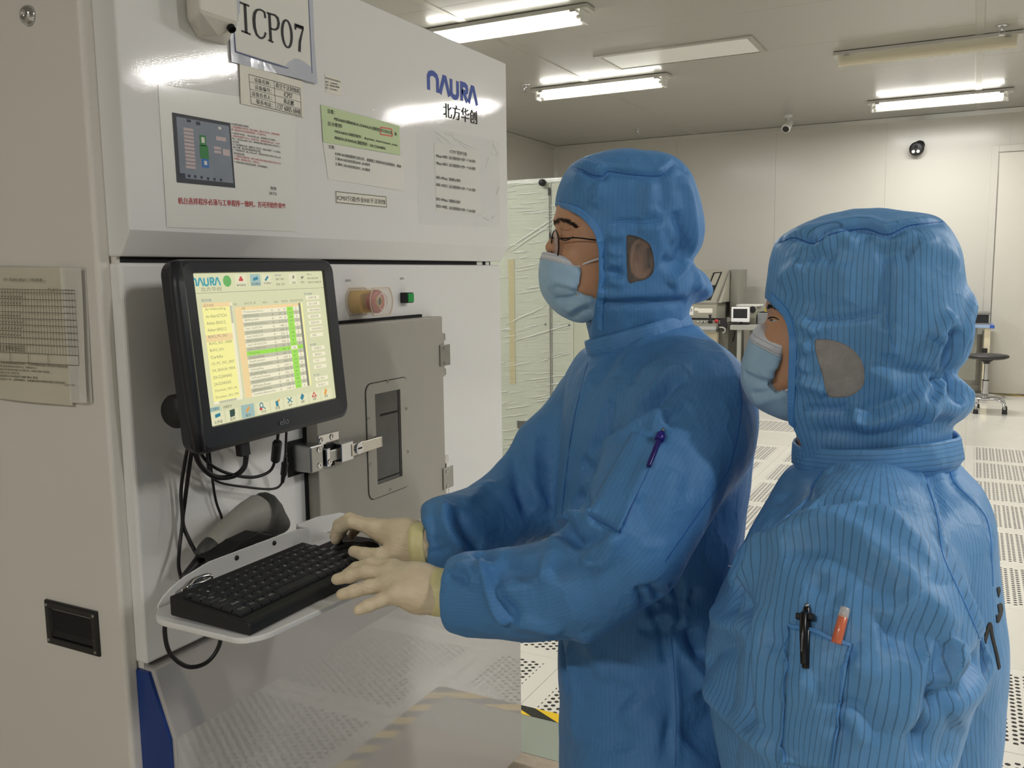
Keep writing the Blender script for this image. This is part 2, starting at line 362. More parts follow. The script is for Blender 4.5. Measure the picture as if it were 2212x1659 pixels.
# ------------------------------------------------------------------ ceiling luminaires (lamps of the room, plus unseen ones added for light)
M_tube_on = emit('lit_fluorescent_tube', (255, 252, 243), TUBE_EMISSION); M_tube_on.cycles.emission_sampling = 'NONE'
M_tube_off = pbr('unlit_fluorescent_tube', (214, 206, 178), 0.3, var=0.03)
M_lens = clear('clear_lamp_cover', (1, 0.98, 0.94, 1), 0.10, 0.08)
M_lens2 = clear('yellowed_lamp_cover', (0.86, 0.80, 0.62, 1), 0.38, 0.08)
M_rail = pbr('lamp_rail', (196, 194, 188), 0.4, 0.2, var=0.04)
def lamp(cx, cy, label, lit=True, L=1.32, full=True):
    r = empty('ceiling_lamp'); r.location = (cx, cy, ZC)
    z0 = -0.012
    obj('rail', MB().box((-L / 2 - 0.04, -0.075, -0.035), (L / 2 + 0.04, 0.075, -0.0045)), M_rail, r, bevel=0.003)
    for sy in (-0.035, 0.035):
        tb = obj('tube', MB().tube([(-L / 2 + 0.05, sy, -0.075), (L / 2 - 0.05, sy, -0.075)], 0.014, 12), M_tube_on if lit else M_tube_off, r, smooth=True)
        for e in (-1, 1):
            obj('tube_cap', MB().cyl((e * (L / 2 - 0.05), sy, -0.075), (e * (L / 2 - 0.018), sy, -0.075), 0.0145), M_alu, r)
    for e in (-1, 1):
        obj('end_cap', MB().prism([(e * L / 2, -0.068, -0.035), (e * L / 2, 0.068, -0.035), (e * L / 2, 0.055, -0.115), (e * L / 2, -0.055, -0.115)], (-e * 0.018, 0, 0)), M_lens2 if not lit else M_white_pl, r, bevel=0.003)
    cs = [(-0.068, -0.036), (-0.060, -0.085), (-0.045, -0.112), (0, -0.118), (0.045, -0.112), (0.060, -0.085), (0.068, -0.036)]
    mb = MB(); n = len(cs)
    vs = [(x, a, b) for x in (-L / 2 + 0.004, L / 2 - 0.004) for a, b in cs] + [(x, a * 0.97, b + 0.002) for x in (-L / 2 + 0.004, L / 2 - 0.004) for a, b in cs]
    fs = [(i, i + 1, n + i + 1, n + i) for i in range(n - 1)] + [(2 * n + i + 1, 2 * n + i, 3 * n + i, 3 * n + i + 1) for i in range(n - 1)]
    mb.add(vs, fs); obj('cover', mb, M_lens if lit else M_lens2, r, smooth=True)
    for e in (-0.9, 0.9):
        obj('clip', MB().box((e * L / 2 - 0.02, -0.08, -0.05), (e * L / 2 + 0.02, 0.08, -0.034)), M_alu, r)
    if lit:
        la = bpy.data.lights.new('lamp_light', 'AREA'); la.shape = 'RECTANGLE'; la.size = L - 0.1; la.size_y = 0.09; la.energy = LAMP_WATT; la.color = LAMP_COL
        lo = bpy.data.objects.new('lamp_light', la); COL.objects.link(lo); lo.parent = r; lo.location = (0, 0, -0.122)
    tag(r, label, 'ceiling lamp', 'fluorescent ceiling lamps'); return r
lamp(-3.12, 5.90, 'lit fluorescent ceiling lamp nearest the camera, half hidden by the white machine')
lamp(-3.29, 8.23, 'lit fluorescent ceiling lamp above the head of the man with glasses')
lamp(-0.44, 8.22, 'unlit ceiling lamp with a yellowed clear cover, upper right', lit=False)
lamp(-0.42, 10.71, 'lit fluorescent ceiling lamp close to the back wall above the wall camera')
OFF = 'unseen fluorescent ceiling lamp outside the picture, set there for its light'
for x, y in ((3.4, 5.5), (2.7, 8.2), (-3.2, 2.6), (2.6, 3.5), (2.8, 0.9), (-0.9, -2.6)):  # first pair follows reflections; last pair added to brighten machine front and side panel
    lamp(x, y, OFF)
# filter panel
hp = [onZ(*q, ZC) for q in ((1285, 121), (1336, 149), (1650, 110), (1625, 72))]
hx0, hx1, hy0, hy1 = -2.95, -1.62, 7.24, 7.82
o = empty('ceiling_hatch'); tag(o, 'grey framed white filter panel set in the ceiling between the lamps', 'ceiling panel')
fr = MB()
for lo, hi in (((hx0, hy0), (hx1, hy0 + 0.06)), ((hx0, hy1 - 0.02), (hx1, hy1)), ((hx0, hy0 + 0.06), (hx0 + 0.05, hy1 - 0.02)), ((hx1 - 0.05, hy0 + 0.06), (hx1, hy1 - 0.02))):
    fr.box((lo[0], lo[1], ZC - 0.012), (hi[0], hi[1], ZC - 0.0002))
obj('frame', fr, M_alu, o); obj('panel', MB().box((hx0 + 0.052, hy0 + 0.062, ZC - 0.008), (hx1 - 0.052, hy1 - 0.03, ZC - 0.0002)), M_white_pl, o)
obj('shadow_gap', MB().box((hx0 + 0.052, hy1 - 0.03, ZC - 0.004), (hx1 - 0.052, hy1 - 0.02, ZC - 0.0002)), M_dark, o)
# sprinklers
for (px, py, lab) in ((1135, 183, 'chrome sprinkler head beside the lit lamp over the bespectacled man'), (1378, 279, 'small sprinkler head in front of the ceiling joint near the left corner'), (2165, 55, 'chrome sprinkler head above the unlit lamp')):
    p = onZ(px, py, ZC); s = empty('sprinkler'); tag(s, lab, 'sprinkler', 'ceiling sprinklers'); s.location = p
    obj('rosette', MB().lathe((0, 0, -0.0005), (0, 0, -1), [(0.045, 0), (0.043, 0.006), (0.02, 0.012), (0.001, 0.012)]), M_chrome, s, smooth=True)
    obj('nozzle', MB().lathe((0, 0, -0.011), (0, 0, -1), [(0.013, 0), (0.013, 0.02), (0.009, 0.022), (0.009, 0.03), (0.001, 0.03)]), M_chrome, s, smooth=True)
    mb = MB().tube([(0.012, 0, -0.03), (0.02, 0, -0.05), (0.004, 0, -0.068)], 0.003, 6).tube([(-0.012, 0, -0.03), (-0.02, 0, -0.05), (-0.004, 0, -0.068)], 0.003, 6)
    obj('yoke', mb, M_chrome, s); obj('deflector', MB().lathe((0, 0, -0.068), (0, 0, -1), [(0.022, 0), (0.022, 0.003), (0.001, 0.003)], 14), M_chrome, s)
# ceiling spot camera and wall camera
p = onZ(1703, 249, ZC); s = empty('ceiling_camera'); s.location = p; tag(s, 'small white ceiling camera near the top of the back wall', 'camera')
obj('mount', MB().cyl((0, 0, -0.0005), (0, 0, -0.02), 0.05), M_white_pl, s); obj('arm', MB().cyl((0, 0, -0.019), (0.01, -0.02, -0.07), 0.018), M_white_pl, s)
obj('body', MB().lathe((0.0, 0.03, -0.075), (-0.1, -0.75, -0.65), [(0.03, -0.02), (0.055, 0.0), (0.055, 0.13), (0.05, 0.14), (0.001, 0.14)]), M_white_pl, s, smooth=True)
obj('lens', MB().lathe((-0.012, -0.075, -0.168), (-0.1, -0.75, -0.65), [(0.038, 0), (0.038, 0.008), (0.001, 0.008)]), M_black, s)
p = onY(1982, 320, YB - 0.006); s = empty('wall_camera'); s.location = p; tag(s, 'round black surveillance camera on the back wall below the lamp glare', 'camera')
obj('mount', MB().lathe((0.02, 0, 0.03), (0, -1, 0), [(0.06, 0), (0.058, 0.02), (0.02, 0.03), (0.001, 0.03)]), M_black, s, smooth=True)
obj('arm', MB().tube([(0.02, -0.02, 0.06), (0.06, -0.06, 0.06), (0.07, -0.09, 0.02)], 0.012), M_black, s)
obj('body', MB().lathe((0, -0.03, -0.01), (-0.05, -1, -0.12), [(0.05, 0), (0.078, 0.015), (0.082, 0.09), (0.07, 0.11), (0.06, 0.115), (0.001, 0.115)]), M_black, s, smooth=True)
for ex, ez in ((-0.03, -0.035), (0.022, -0.035), (-0.004, 0.022)):
    obj('lens', MB().lathe((ex - 0.006, -0.148, ez - 0.02), (-0.05, -1, -0.12), [(0.02, 0), (0.018, 0.006), (0.001, 0.006)], 14), M_white_pl if ez < 0 else M_dark, s)
# ================================================================== THE WHITE ETCHING MACHINE
def m_machine(name, col, peel=0.042, coat=0.9, cr=0.03, rough=0.62):
    t = NT(name); c = srgb(*col); b = t.b
    t.l(t.mix(t.noise(2.0, 4), tuple(x * 0.97 for x in c[:3]) + (1,), c), b.inputs['Base Color'])
    b.inputs['Roughness'].default_value = rough; b.inputs['Specular IOR Level'].default_value = 0.2; b.inputs['Coat Weight'].default_value = coat; b.inputs['Coat Roughness'].default_value = cr; b.inputs['Coat IOR'].default_value = 1.5
    o = t.bump(t.noise(420, 2), peel, 0.0009); t.l(o.outputs[0], b.inputs['Coat Normal']); return t.m
M_mach = m_machine('white_powder_coat', (232, 231, 229))
M_side = m_machine('beige_side_paint', (224, 220, 212), 0.08, 0.25, 0.2)
M_basep = m_machine('glossy_base_panel', (184, 180, 176), 0.008, 1.0, 0.03); M_basep.node_tree.nodes['Principled BSDF'].inputs['Coat IOR'].default_value = 1.8
M_blue = pbr('deep_blue_panel', (0, 52, 128), 0.45, coat=0.3, var=0.05, vscale=6)
NX = np.array([1.0, 0, 0]); NYm = np.array([0, -1.0, 0])
XD, XU, XBT, XBF = -1.22, -1.193, -1.21, -1.168       # door panel, upper housing, base panel top and foot
Y0, Y1 = 0.985, 2.283
XS = -1.245                                            # front edge of the side panels
XBK = -2.55
zt = 2.42
mach = empty('etching_machine'); mach.location = (0, 0, 0)
tag(mach, 'large white process machine with a glossy front, grey chamber door and blue lower end', 'machine')
ub = 1.5775; ue = 1.536
# upper housing: tall box with a bevelled underside; its top is cut by a slope to the right
zl = onX(788, 0, XU); zr = onX(1093.7, 137, XU)
up = MB().prism([(XU, Y0, ub), (XU, Y0, zr[2]), (XBK, Y0, zr[2]), (XBK, Y0, ue), (XU - 0.026, Y0, ue)], (0, Y1 - Y0, 0))
obj('upper_housing', up, M_mach, mach, bevel=0.004, seg=3)
obj('gap_strip', MB().box((XD - 0.05, Y0 + 0.01, 1.50), (XD - 0.012, Y1 - 0.04, 1.56)), M_dark, mach)
for ya, yb in ((0.12, 0.09), (0.07, 0.05)): obj('gap_spacer', MB().box((XD - 0.045, Y1 - ya, 1.5268), (XD - 0.010, Y1 - yb, 1.5355)), M_white_pl, mach)
obj('front_panel', MB().box((XD - 0.036, Y0, 0.846), (XD, Y1, 1.5262)), M_mach, mach, bevel=0.006, seg=3)
obj('core', MB().box((XBK, Y0 + 0.012, 0.06), (XD - 0.038, Y1 - 0.01, 2.06)), M_side, mach)
bp = [(XBT, Y0, 0.8385), (XBF, Y0, 0.7225), (XBF, Y0, 0.035), (XD - 0.036, Y0, 0.035), (XD - 0.036, Y0, 0.8385)]
obj('base_panel', MB().prism([(p[0], Y0 + 0.004, p[2]) for p in bp], (0, Y1 - Y0 - 0.004, 0)), M_basep, mach, bevel=0.004, seg=3)
inner = [(XBT - 0.006, 0.834), (XBF - 0.006, 0.722), (XBF - 0.006, 0.035), (XD - 0.026, 0.035), (XD - 0.026, 0.834)]
obj('blue_end_panel', MB().prism([(x, Y0 - 0.0022, z) for x, z in inner], (0, 0.006, 0)), M_blue, mach)
for ya in (Y0 + 0.12, Y1 - 0.12): obj('levelling_foot', MB().cyl((XBF - 0.08, ya, 0.0006), (XBF - 0.08, ya, 0.035), 0.03), M_black, mach)
obj('plinth', MB().box((XBK, Y0 + 0.03, 0.0006), (XBF - 0.12, Y1 - 0.03, 0.06)), M_dark, mach)
# side panel facing the camera
YS = 0.962
sp = obj('side_panel', MB().box((XBK, YS, 0.05), (XS + 0.0, Y0 + 0.004, 2.40)), M_side, mach, bevel=0.008, seg=4)
obj('side_gap', MB().box((XS - 0.02, Y0 + 0.004, 0.06), (XS + 0.012, Y0 + 0.014, 2.08)), M_side, mach)
PS = lambda x, y: onY(x, y, YS)
c = PS(63, 34)
obj('bolt', MB().lathe(c + [0, 0, 0], NYm, [(0.0165, 0), (0.0165, 0.002), (0.0135, 0.008), (0.008, 0.0105), (0.007, 0.0105), (0.007, 0.006), (0.0005, 0.006)], 20), M_chrome, sp, smooth=True)
# recessed black pull on the side panel
h = empty('recessed_handle'); h.parent = mach
q = [PS(*p) for p in ((100, 1293), (214, 1321), (217, 1416), (107, 1388))]
hx0, hx1 = (q[0][0] + q[3][0]) / 2, (q[1][0] + q[2][0]) / 2; hz1, hz0 = (q[0][2] + q[1][2]) / 2, (q[2][2] + q[3][2]) / 2
m1, m2 = 0.0155, 0.017
rr_ = lambda e, dy: [(hx0 + e, YS - dy, hz0 + e), (hx1 - e, YS - dy, hz0 + e), (hx1 - e, YS - dy, hz1 - e), (hx0 + e, YS - dy, hz1 - e)]
hb = MB().rings([rr_(0, 0), rr_(0, 0.004), rr_(0.002, 0.006), rr_(0.013, 0.006), rr_(0.0155, 0.001)], cap=False)
M_blkp = pbr('black_handle_plastic', (20, 20, 22), 0.38, var=0.2, vscale=60)
h1 = obj('recess_frame', hb, M_blkp, mach, bevel=0.0015); h1.parent = mach
bpy.data.objects.remove(h)
obj('recess_cup', MB().box((hx0 + m1, YS - 0.0012, hz0 + m2), (hx1 - m1, YS - 0.0002, hz1 - m2)), M_dark, h1)
obj('recess_lip', MB().prism([(hx0 + m1, YS - 0.0013, hz0 + m2), (hx0 + m1, YS - 0.005, hz0 + m2), (hx0 + m1, YS - 0.0013, hz0 + m2 + 0.010)], (hx1 - hx0 - 2 * m1, 0, 0)), M_blkp, h1)
for x_ in (hx0 + 0.007, hx1 - 0.007):
    for z_ in (hz0 + 0.008, hz1 - 0.008):
        obj('screw', MB().lathe((x_, YS - 0.006, z_), NYm, [(0.003, 0), (0.0026, 0.001), (0.0003, 0.001)], 10), M_steel, h1)
# company logo and name
PU = lambda x, y: onX(x, y, XU + 0.0003)
M_logo = pbr('blue_logo_vinyl', (28, 66, 160), 0.4, var=0.04)
M_ink = pbr('black_ink', (30, 30, 32), 0.6, var=0.1)
M_grey_ink = pbr('grey_ink', (110, 110, 110), 0.6, var=0.1)
M_red_ink = pbr('red_ink', (186, 44, 52), 0.6, var=0.1)
LY, LZ = np.array([0, 1.0, 0]), np.array([0, 0, 1.0])
def naura(mb, O, R, U, w, hgt, th=0.0005):
    u = w / 100.0; v = hgt / 40.0; S = lambda pts: [(x * u, y * v) for x, y in pts]
    lw = 5.3 * u
    arc = [(2.5, 0), (2.5, 28), (4.5, 34.5), (9, 37.7), (13, 37.7), (17.5, 34.5), (19.5, 28), (19.5, 0)]
    mb.stroke(S(arc), lw, O, R, U, th)
    def lam(x0): mb.stroke(S([(x0, 0), (x0 + 7.6, 36.9), (x0 + 10.8, 36.9), (x0 + 18.4, 0)]), lw, O, R, U, th)
    lam(24)
    mb.stroke(S([(46.2, 40), (46.2, 11), (47.8, 5.0), (51, 2.3), (54.5, 2.3), (57.8, 5.0), (59.4, 11), (59.4, 40)]), lw, O, R, U, th)
    mb.stroke(S([(67.5, 0), (67.5, 37.4), (75, 37.4), (78.2, 34.5), (79.0, 29), (78.2, 23.5), (75, 20.3), (67.5, 20.3)]), lw, O, R, U, th)
    mb.stroke(S([(72.5, 19), (79.0, 0)]), lw, O, R, U, th * 1.1)
    lam(80.5 + 1.5)
A = PU(923, 193); B = PU(1030, 226); hh = np.linalg.norm(PU(923, 152) - A)
mb = MB(); naura(mb, A, LY, LZ, B[1] - A[1], hh); obj('logo', mb, M_logo, mach)
mb = MB(); text_px(mb, '北方华创', (957, 253), (1030, 269), 32, PU, NX, 0.0006, bold=2); obj('company_name', mb, M_ink, mach)
PDp = lambda x, y: onX(x, y, XD + 0.0003)
mb = MB(); text_px(mb, 'EMO', (747, 609), (758, 608), 5, PDp, NX); text_px(mb, '照明', (864, 605), (872, 604), 5, PDp, NX); obj('control_caption', mb, M_grey_ink, mach)

# white wedge-shaped sensor box on the upper housing, cut by the picture's top edge
s = empty('sensor_box'); tag(s, 'white wedge-shaped sensor box with a dark hole, beside the hanging sign', 'sensor')
PB = lambda x, y: onX(x, y, XU + 0.055)
b0 = [PU(402, -60), PU(403, 42), PU(431, 84), PU(446, 80), PU(500, 60), PU(500, -60)]
f0 = [PB(430, -60), PB(430, 30), PB(445, 62), PB(460, 66), PB(513, 40), PB(513, -60)]
mb = MB(); n = 6
yl, yr = PU(403, 42)[1], PU(500, 60)[1]; ylf, yrf = PB(432, 40)[1], PB(514, 40)[1]
zb = PU(403, 42)[2]; zbl = PU(425, 82)[2]; zhi = zb + 0.16
xf = XU + 0.055
rings = [[(XU, yl, zhi), (xf, ylf, zhi), (xf, yrf, zhi), (XU, yr, zhi)], [(XU, yl, zb + 0.004), (xf, ylf, zb + 0.004), (xf, yrf, zb + 0.004), (XU, yr, zb + 0.004)],
         [(XU, yl + 0.002, zb - 0.002), (xf - 0.003, ylf + 0.003, zb - 0.002), (xf - 0.003, yrf - 0.003, zb - 0.002), (XU, yr - 0.002, zb - 0.002)],
         [(XU, yl + 0.020, zbl), (XU + 0.012, yl + 0.026, zbl + 0.004), (XU + 0.035, yrf - 0.02, zb - 0.022), (XU, yr - 0.012, zb - 0.024)]]
mb.rings(rings)
M_sens = pbr('cream_sensor_plastic', (214, 210, 198), 0.42, var=0.03)
obj('housing', mb, M_sens, s, bevel=0.004, seg=3)
hc = PB(508, 45)
obj('hole', MB().lathe((xf - 0.004, yrf - 0.012, zb - 0.010), (0.55, -0.15, -0.6), [(0.007, -0.004), (0.007, 0.003), (0.0058, 0.0035), (0.0055, -0.002), (0.0002, -0.002)], 18), M_dark, s)
absorb(s, [o for o in s.children if o.name.startswith('housing')][0], mach)

# ------------------------------------------------------------------ papers and stickers on the upper housing
M_paper = pbr('white_paper', (226, 224, 216), 0.6, var=0.02, vscale=20)
M_film = pbr('laminated_sheet', (226, 225, 219), 0.35, coat=0.7, coat_rough=0.08, var=0.015, vscale=10, bump=0.10, bscale=30, bdist=0.001)
M_greenp = pbr('pale_green_paper', (196, 214, 168), 0.6, var=0.03, vscale=15)
M_pvc = pbr('glossy_blue_tinted_pvc', (196, 200, 212), 0.12, coat=1.0, coat_rough=0.03, var=0.03, vscale=20, bump=0.25, bscale=22, bdist=0.002)
M_label = pbr('warm_white_label', (228, 224, 210), 0.5, var=0.02)
def sheet(name, quad, plane, N, mat, th=0.0007, lift=0.0, parent=None, nx=10, ny=8, wav=0.0, seed=0):
    """paper sheet between four measured corners (TL,TR,BR,BL), slightly wavy, real thickness"""
    TL, TR, BR, BL = [plane(*q) for q in quad]; mb = MB(); rs = np.random.default_rng(seed); ph = rs.random(6) * 6.28
    def P(i, j, h):
        u, v = i / nx, j / ny
        p = (TL * (1 - u) + TR * u) * (1 - v) + (BL * (1 - u) + BR * u) * v
        d = wav * (0.5 + 0.5 * math.sin(3.1 * u + 4 * v + ph[0])) * (0.4 + 0.6 * v * v) + wav * 0.3 * math.sin(9 * u + ph[1]) * v
        return p + N * (lift + h + max(0, d))
    vs = [P(i, j, 0) for j in range(ny + 1) for i in range(nx + 1)] + [P(i, j, th) for j in range(ny + 1) for i in range(nx + 1)]
    o = (nx + 1) * (ny + 1); fs = []
    for j in range(ny):
        for i in range(nx):
            a = j * (nx + 1) + i; fs += [(a, a + nx + 1, a + nx + 2, a + 1), (o + a, o + a + 1, o + a + nx + 2, o + a + nx + 1)]
    bd = [i for i in range(nx + 1)] + [j * (nx + 1) + nx for j in range(1, ny + 1)] + [ny * (nx + 1) + i for i in range(nx - 1, -1, -1)] + [j * (nx + 1) for j in range(ny - 1, 0, -1)]
    for k in range(len(bd)): a, b = bd[k], bd[(k + 1) % len(bd)]; fs.append((a, b, o + b, o + a))
    mb.add(vs, fs); return obj(name, mb, mat, parent, smooth=False)
def plate(mb, quad, plane, N, lift, th=0.0002):
    P = [plane(*q) + N * lift for q in quad]; mb.prism(P[::-1], N * th)
def line(mb, a, b, plane, N, wd=0.0007, lift=0.001, th=0.0002):
    A, B = plane(*a) + N * lift, plane(*b) + N * lift; d = B - A; d /= np.linalg.norm(d); s_ = np.cross(N, d) * wd / 2
    mb.prism([A - s_, B - s_, B + s_, A + s_], N * th)
# hanging sign ICP07
s = empty('machine_sign'); tag(s, 'large sign reading ICP07 in a clear blue-edged plastic sleeve', 'sign')
TH = 0.0065
PSg = lambda x, y: onX(x, y, XU + 0.007)
sheet('sleeve', ((489, -62), (679, -2), (687, 181), (503, 133)), PSg, NX, M_pvc, 0.002, -0.006, s, 14, 10, 0.004, 3)
sheet('insert', ((497, -58), (670, -6), (676, 160), (511, 111)), PSg, NX, M_paper, 0.0008, -0.003, s, 4, 4)
mb = MB()
for a_, b_ in (((497, -58), (511, 111)), ((511, 111), (676, 164)), ((676, 164), (668, -6))): line(mb, a_, b_, PSg, NX, 0.0022, -0.0018)
obj('blue_border', mb, pbr('sleeve_blue_line', (70, 84, 128), 0.4, var=0.05), s)
mb = MB(); Lf = -0.0016
def gpoly(pts, w_):
    P = [PSg(*q) for q in pts]; O = P[0] * 1.0
    mb.stroke([((p - O) @ LY, (p - O) @ LZ) for p in P], w_, O + NX * Lf, LY, LZ, 0.0004)
k_ = 1.0 / 6.9125
def cp(x, y): return (380 + x * k_, y * k_)
gpoly([cp(1040, 60), cp(1062, 495)], 0.0062); gpoly([cp(965, 32), cp(1105, 88)], 0.0030); gpoly([cp(990, 458), cp(1125, 512)], 0.0030)
arc = [cp(*q) for q in ((1345, 270), (1335, 185), (1300, 155), (1260, 140), (1215, 150), (1185, 200), (1175, 290), (1185, 410), (1215, 510), (1260, 560), (1300, 570), (1335, 545), (1352, 485))]
gpoly(arc, [0.0045, 0.004, 0.003, 0.003, 0.004, 0.0062, 0.0072, 0.0068, 0.005, 0.0035, 0.003, 0.0035, 0.0042])
gpoly([cp(1405, 200), cp(1428, 610)], 0.0062); gpoly([cp(1368, 188), cp(1450, 214)], 0.003); gpoly([cp(1390, 598), cp(1465, 628)], 0.003)
gpoly([cp(*q) for q in ((1440, 212), (1490, 225), (1530, 270), (1545, 345), (1535, 410), (1505, 440), (1470, 440), (1420, 420))], [0.003, 0.0035, 0.0055, 0.0064, 0.005, 0.0035, 0.003, 0.003])
el = [cp(1668 + 70 * math.sin(t) + 18 * -math.cos(t) * 0.5, 503 - 203 * math.cos(t) + 20 * math.sin(t)) for t in np.linspace(0, 2 * math.pi, 25)]
gpoly(el, [0.003 + 0.0034 * abs(math.sin(t)) for t in np.linspace(0, 2 * math.pi, 25)])
gpoly([cp(1795, 440), cp(1793, 365), cp(1915, 408)], [0.004, 0.004, 0.004]); gpoly([cp(1795, 385), cp(1910, 425)], 0.005)
gpoly([cp(*q) for q in ((1912, 415), (1885, 520), (1862, 620), (1855, 770))], [0.003, 0.0045, 0.006, 0.0066])
obj('lettering', mb, M_ink, s)
# equipment card
s = empty('equipment_card'); tag(s, 'small white ruled card with equipment name, number and contact, below the large sign', 'label')
q4 = ((535, 161), (646, 191), (649, 251), (540, 224))
sheet('card', ((515, 138), (652, 176), (655, 254), (518, 224)), PU, NX, M_label, 0.0004, 0.0022, s, 2, 2)
mb = MB(); lf = 0.0028
def lerp(a, b, t): return (a[0] + (b[0] - a[0]) * t, a[1] + (b[1] - a[1]) * t)
for k in range(5):
    a_, b_ = lerp(q4[0], q4[3], k / 4), lerp(q4[1], q4[2], k / 4); line(mb, a_, b_, PU, NX, 0.0009 if k in (0, 4) else 0.0006, lf)
for t_ in (0, 0.49, 1): line(mb, lerp(q4[0], q4[1], t_), lerp(q4[3], q4[2], t_), PU, NX, 0.0007, lf)
rows = [('设备名称：', '真空干法刻蚀机'), ('设备编号：', 'ICP07'), ('设备负责人：', '陈启鹏'), ('联系电话：', '137 6005 6848')]
spans = [((0.2, 0.85), (0.05, 0.97)), ((0.2, 0.87), (0.36, 0.68)), ((0.06, 0.87), (0.34, 0.72)), ((0.22, 0.87), (0.08, 0.96))]
for k, (l_, r_) in enumerate(rows):
    for side, txt in ((0, l_), (1, r_)):
        a0, a1 = spans[k][side]; base = lambda u: lerp(lerp(q4[0], q4[3], (k + 0.84) / 4), lerp(q4[1], q4[2], (k + 0.84) / 4), u)
        u0 = (0.0 if side == 0 else 0.49); wu = 0.49 if side == 0 else 0.51
        text_px(mb, txt, base(u0 + a0 * wu), base(u0 + a1 * wu), 10 if side == 0 else 11, PU, NX, lf, 1)
obj('lettering', mb, M_ink, s)
# white instruction sheet with a printed photograph
s = empty('instruction_sheet'); tag(s, 'white instruction sheet with a dark printed screenshot and red warning line', 'paper')
sheet('paper', ((341, 183), (637, 226), (638, 500), (360, 491)), PU, NX, M_film, 0.0004, 0.0, s, 6, 6, 0.0008, 5)
def m_photo():
    t = NT('printed_photo'); n = t.noise(9, 3); t.l(t.mix(n, srgb(96, 104, 118), srgb(150, 160, 172)), t.b.inputs['Base Color']); t.b.inputs['Roughness'].default_value = 0.5; return t.m
mb = MB(); qp = ((371, 243), (496, 266), (507, 406), (381, 394)); plate(mb, qp, PU, NX, 0.0014); pho = obj('printed_photo', mb, pbr('photo_dark', (44, 48, 56), 0.5, var=0.1), s)
def sub(q, u0, v0, u1, v1):
    f = lambda u, v: lerp(lerp(q[0], q[1], u), lerp(q[3], q[2], u), v); return (f(u0, v0), f(u1, v0), f(u1, v1), f(u0, v1))
def layer(name, q, rects, mat, lift, parent, plane=PU, N=NX):
    mb = MB()
    for r in rects: plate(mb, sub(q, *r), plane, N, lift, 0.00008)
    return obj(name, mb, mat, parent)
layer('photo_field', qp, [(0.06, 0.05, 0.97, 0.93)], m_photo(), 0.0016, pho)
layer('photo_bars', qp, [(0.17, 0.19 + 0.055 * k, 0.34, 0.23 + 0.055 * k) for k in range(11)] + [(0.73, 0.24, 0.9, 0.3), (0.68, 0.4, 0.8, 0.44), (0.68, 0.46, 0.8, 0.5), (0.83, 0.42, 0.95, 0.52)], pbr('photo_pink', (196, 176, 176), 0.5, var=0.05), 0.0018, pho)
layer('photo_green', qp, [(0.44, 0.26, 0.55, 0.42), (0.43, 0.41, 0.58, 0.61)], pbr('photo_green', (44, 128, 62), 0.5, var=0.05), 0.0018, pho)
layer('photo_blue', qp, [(0.45, 0.61, 0.57, 0.74)], pbr('photo_blue', (40, 110, 186), 0.5, var=0.05), 0.0018, pho)
layer('photo_white', qp, [(0.47, 0.29, 0.525, 0.375), (0.49, 0.64, 0.54, 0.7), (0.78, 0.09, 0.83, 0.13)], M_paper, 0.0020, pho)
layer('photo_icons', qp, [(0.06, 0.86, 0.15, 0.93), (0.19, 0.87, 0.24, 0.91), (0.3, 0.87, 0.34, 0.91), (0.41, 0.87, 0.45, 0.91), (0.52, 0.88, 0.56, 0.92), (0.63, 0.88, 0.67, 0.92), (0.74, 0.88, 0.78, 0.92), (0.4, 0.07, 0.47, 0.12), (0.24, 0.06, 0.31, 0.1)], pbr('photo_navy', (34, 40, 62), 0.5, var=0.05), 0.0018, pho)
mb, mr = MB(), MB()
tx = [('ICP07操作流程及注意事项:', 498, 537, 270, 0), ('1. 开机前需确认机台状态（真空与参数、腔体与工艺作业，记录所有数值', 499, 603, 276, 1), ('器）确认腔体内没有残留及无颗粒、才可进行作业。', 499, 575, 282, 1), ('2. 取放晶片到托盘。一定点击开始Step后，再按键确认后工单程序。', 500, 595, 290, 0),
      ('3. 刻蚀时如报警文为Abort 开始的片盒，需要重新选择Step后，立马停', 500, 603, 296, 1), ('再比。把此程Step做到 OK后，再按确定键取出晶圆并装回卡盒内进行工', 501, 604, 302, 0), ('单上传输。', 502, 516, 308, 0),
      ('4. 下班前要清扫台面，整理作业工具归还、把晶片放整齐，小心轻拿放', 502, 605, 314, 0), ('拿小卡槽、禁止用手触碰到样品正面。', 503, 563, 320, 0), ('5. 下班前要记录，确认没有Step后、该票单关闭后立即通知工程 Step后', 503, 606, 326, 0), ('及时报告处理。', 504, 528, 333, 0),
      ('6. 工程师作业需要完成：按照工单备注程序选择(备注程序必须在工艺范', 504, 606, 339, 1), ('中限制）否则禁止作业、不得作业。', 505, 560, 345, 1), ('7. 停电时请作业完成后交接清楚、关闭电源再离开。', 506, 578, 352, 0)]
for t_, xa, xb, y_, red in tx: text_px(mr if red else mb, t_, (xa, y_), (xb, y_ + (xb - xa) * 0.17), 5, PU, NX, 0.0013)
text_px(mr, '机台选择程序必须与工单程序一致时，方可开始作业!!!', (384, 441), (615, 451), 15, PU, NX, 0.0014, 1)
text_px(mb, '张伟', (584, 410), (596, 412), 8, PU, NX, 0.0013); text_px(mb, '20.7.2', (581, 420), (597, 422), 6, PU, NX, 0.0013)
obj('black_print', mb, M_ink, s); obj('red_print', mr, M_red_ink, s)
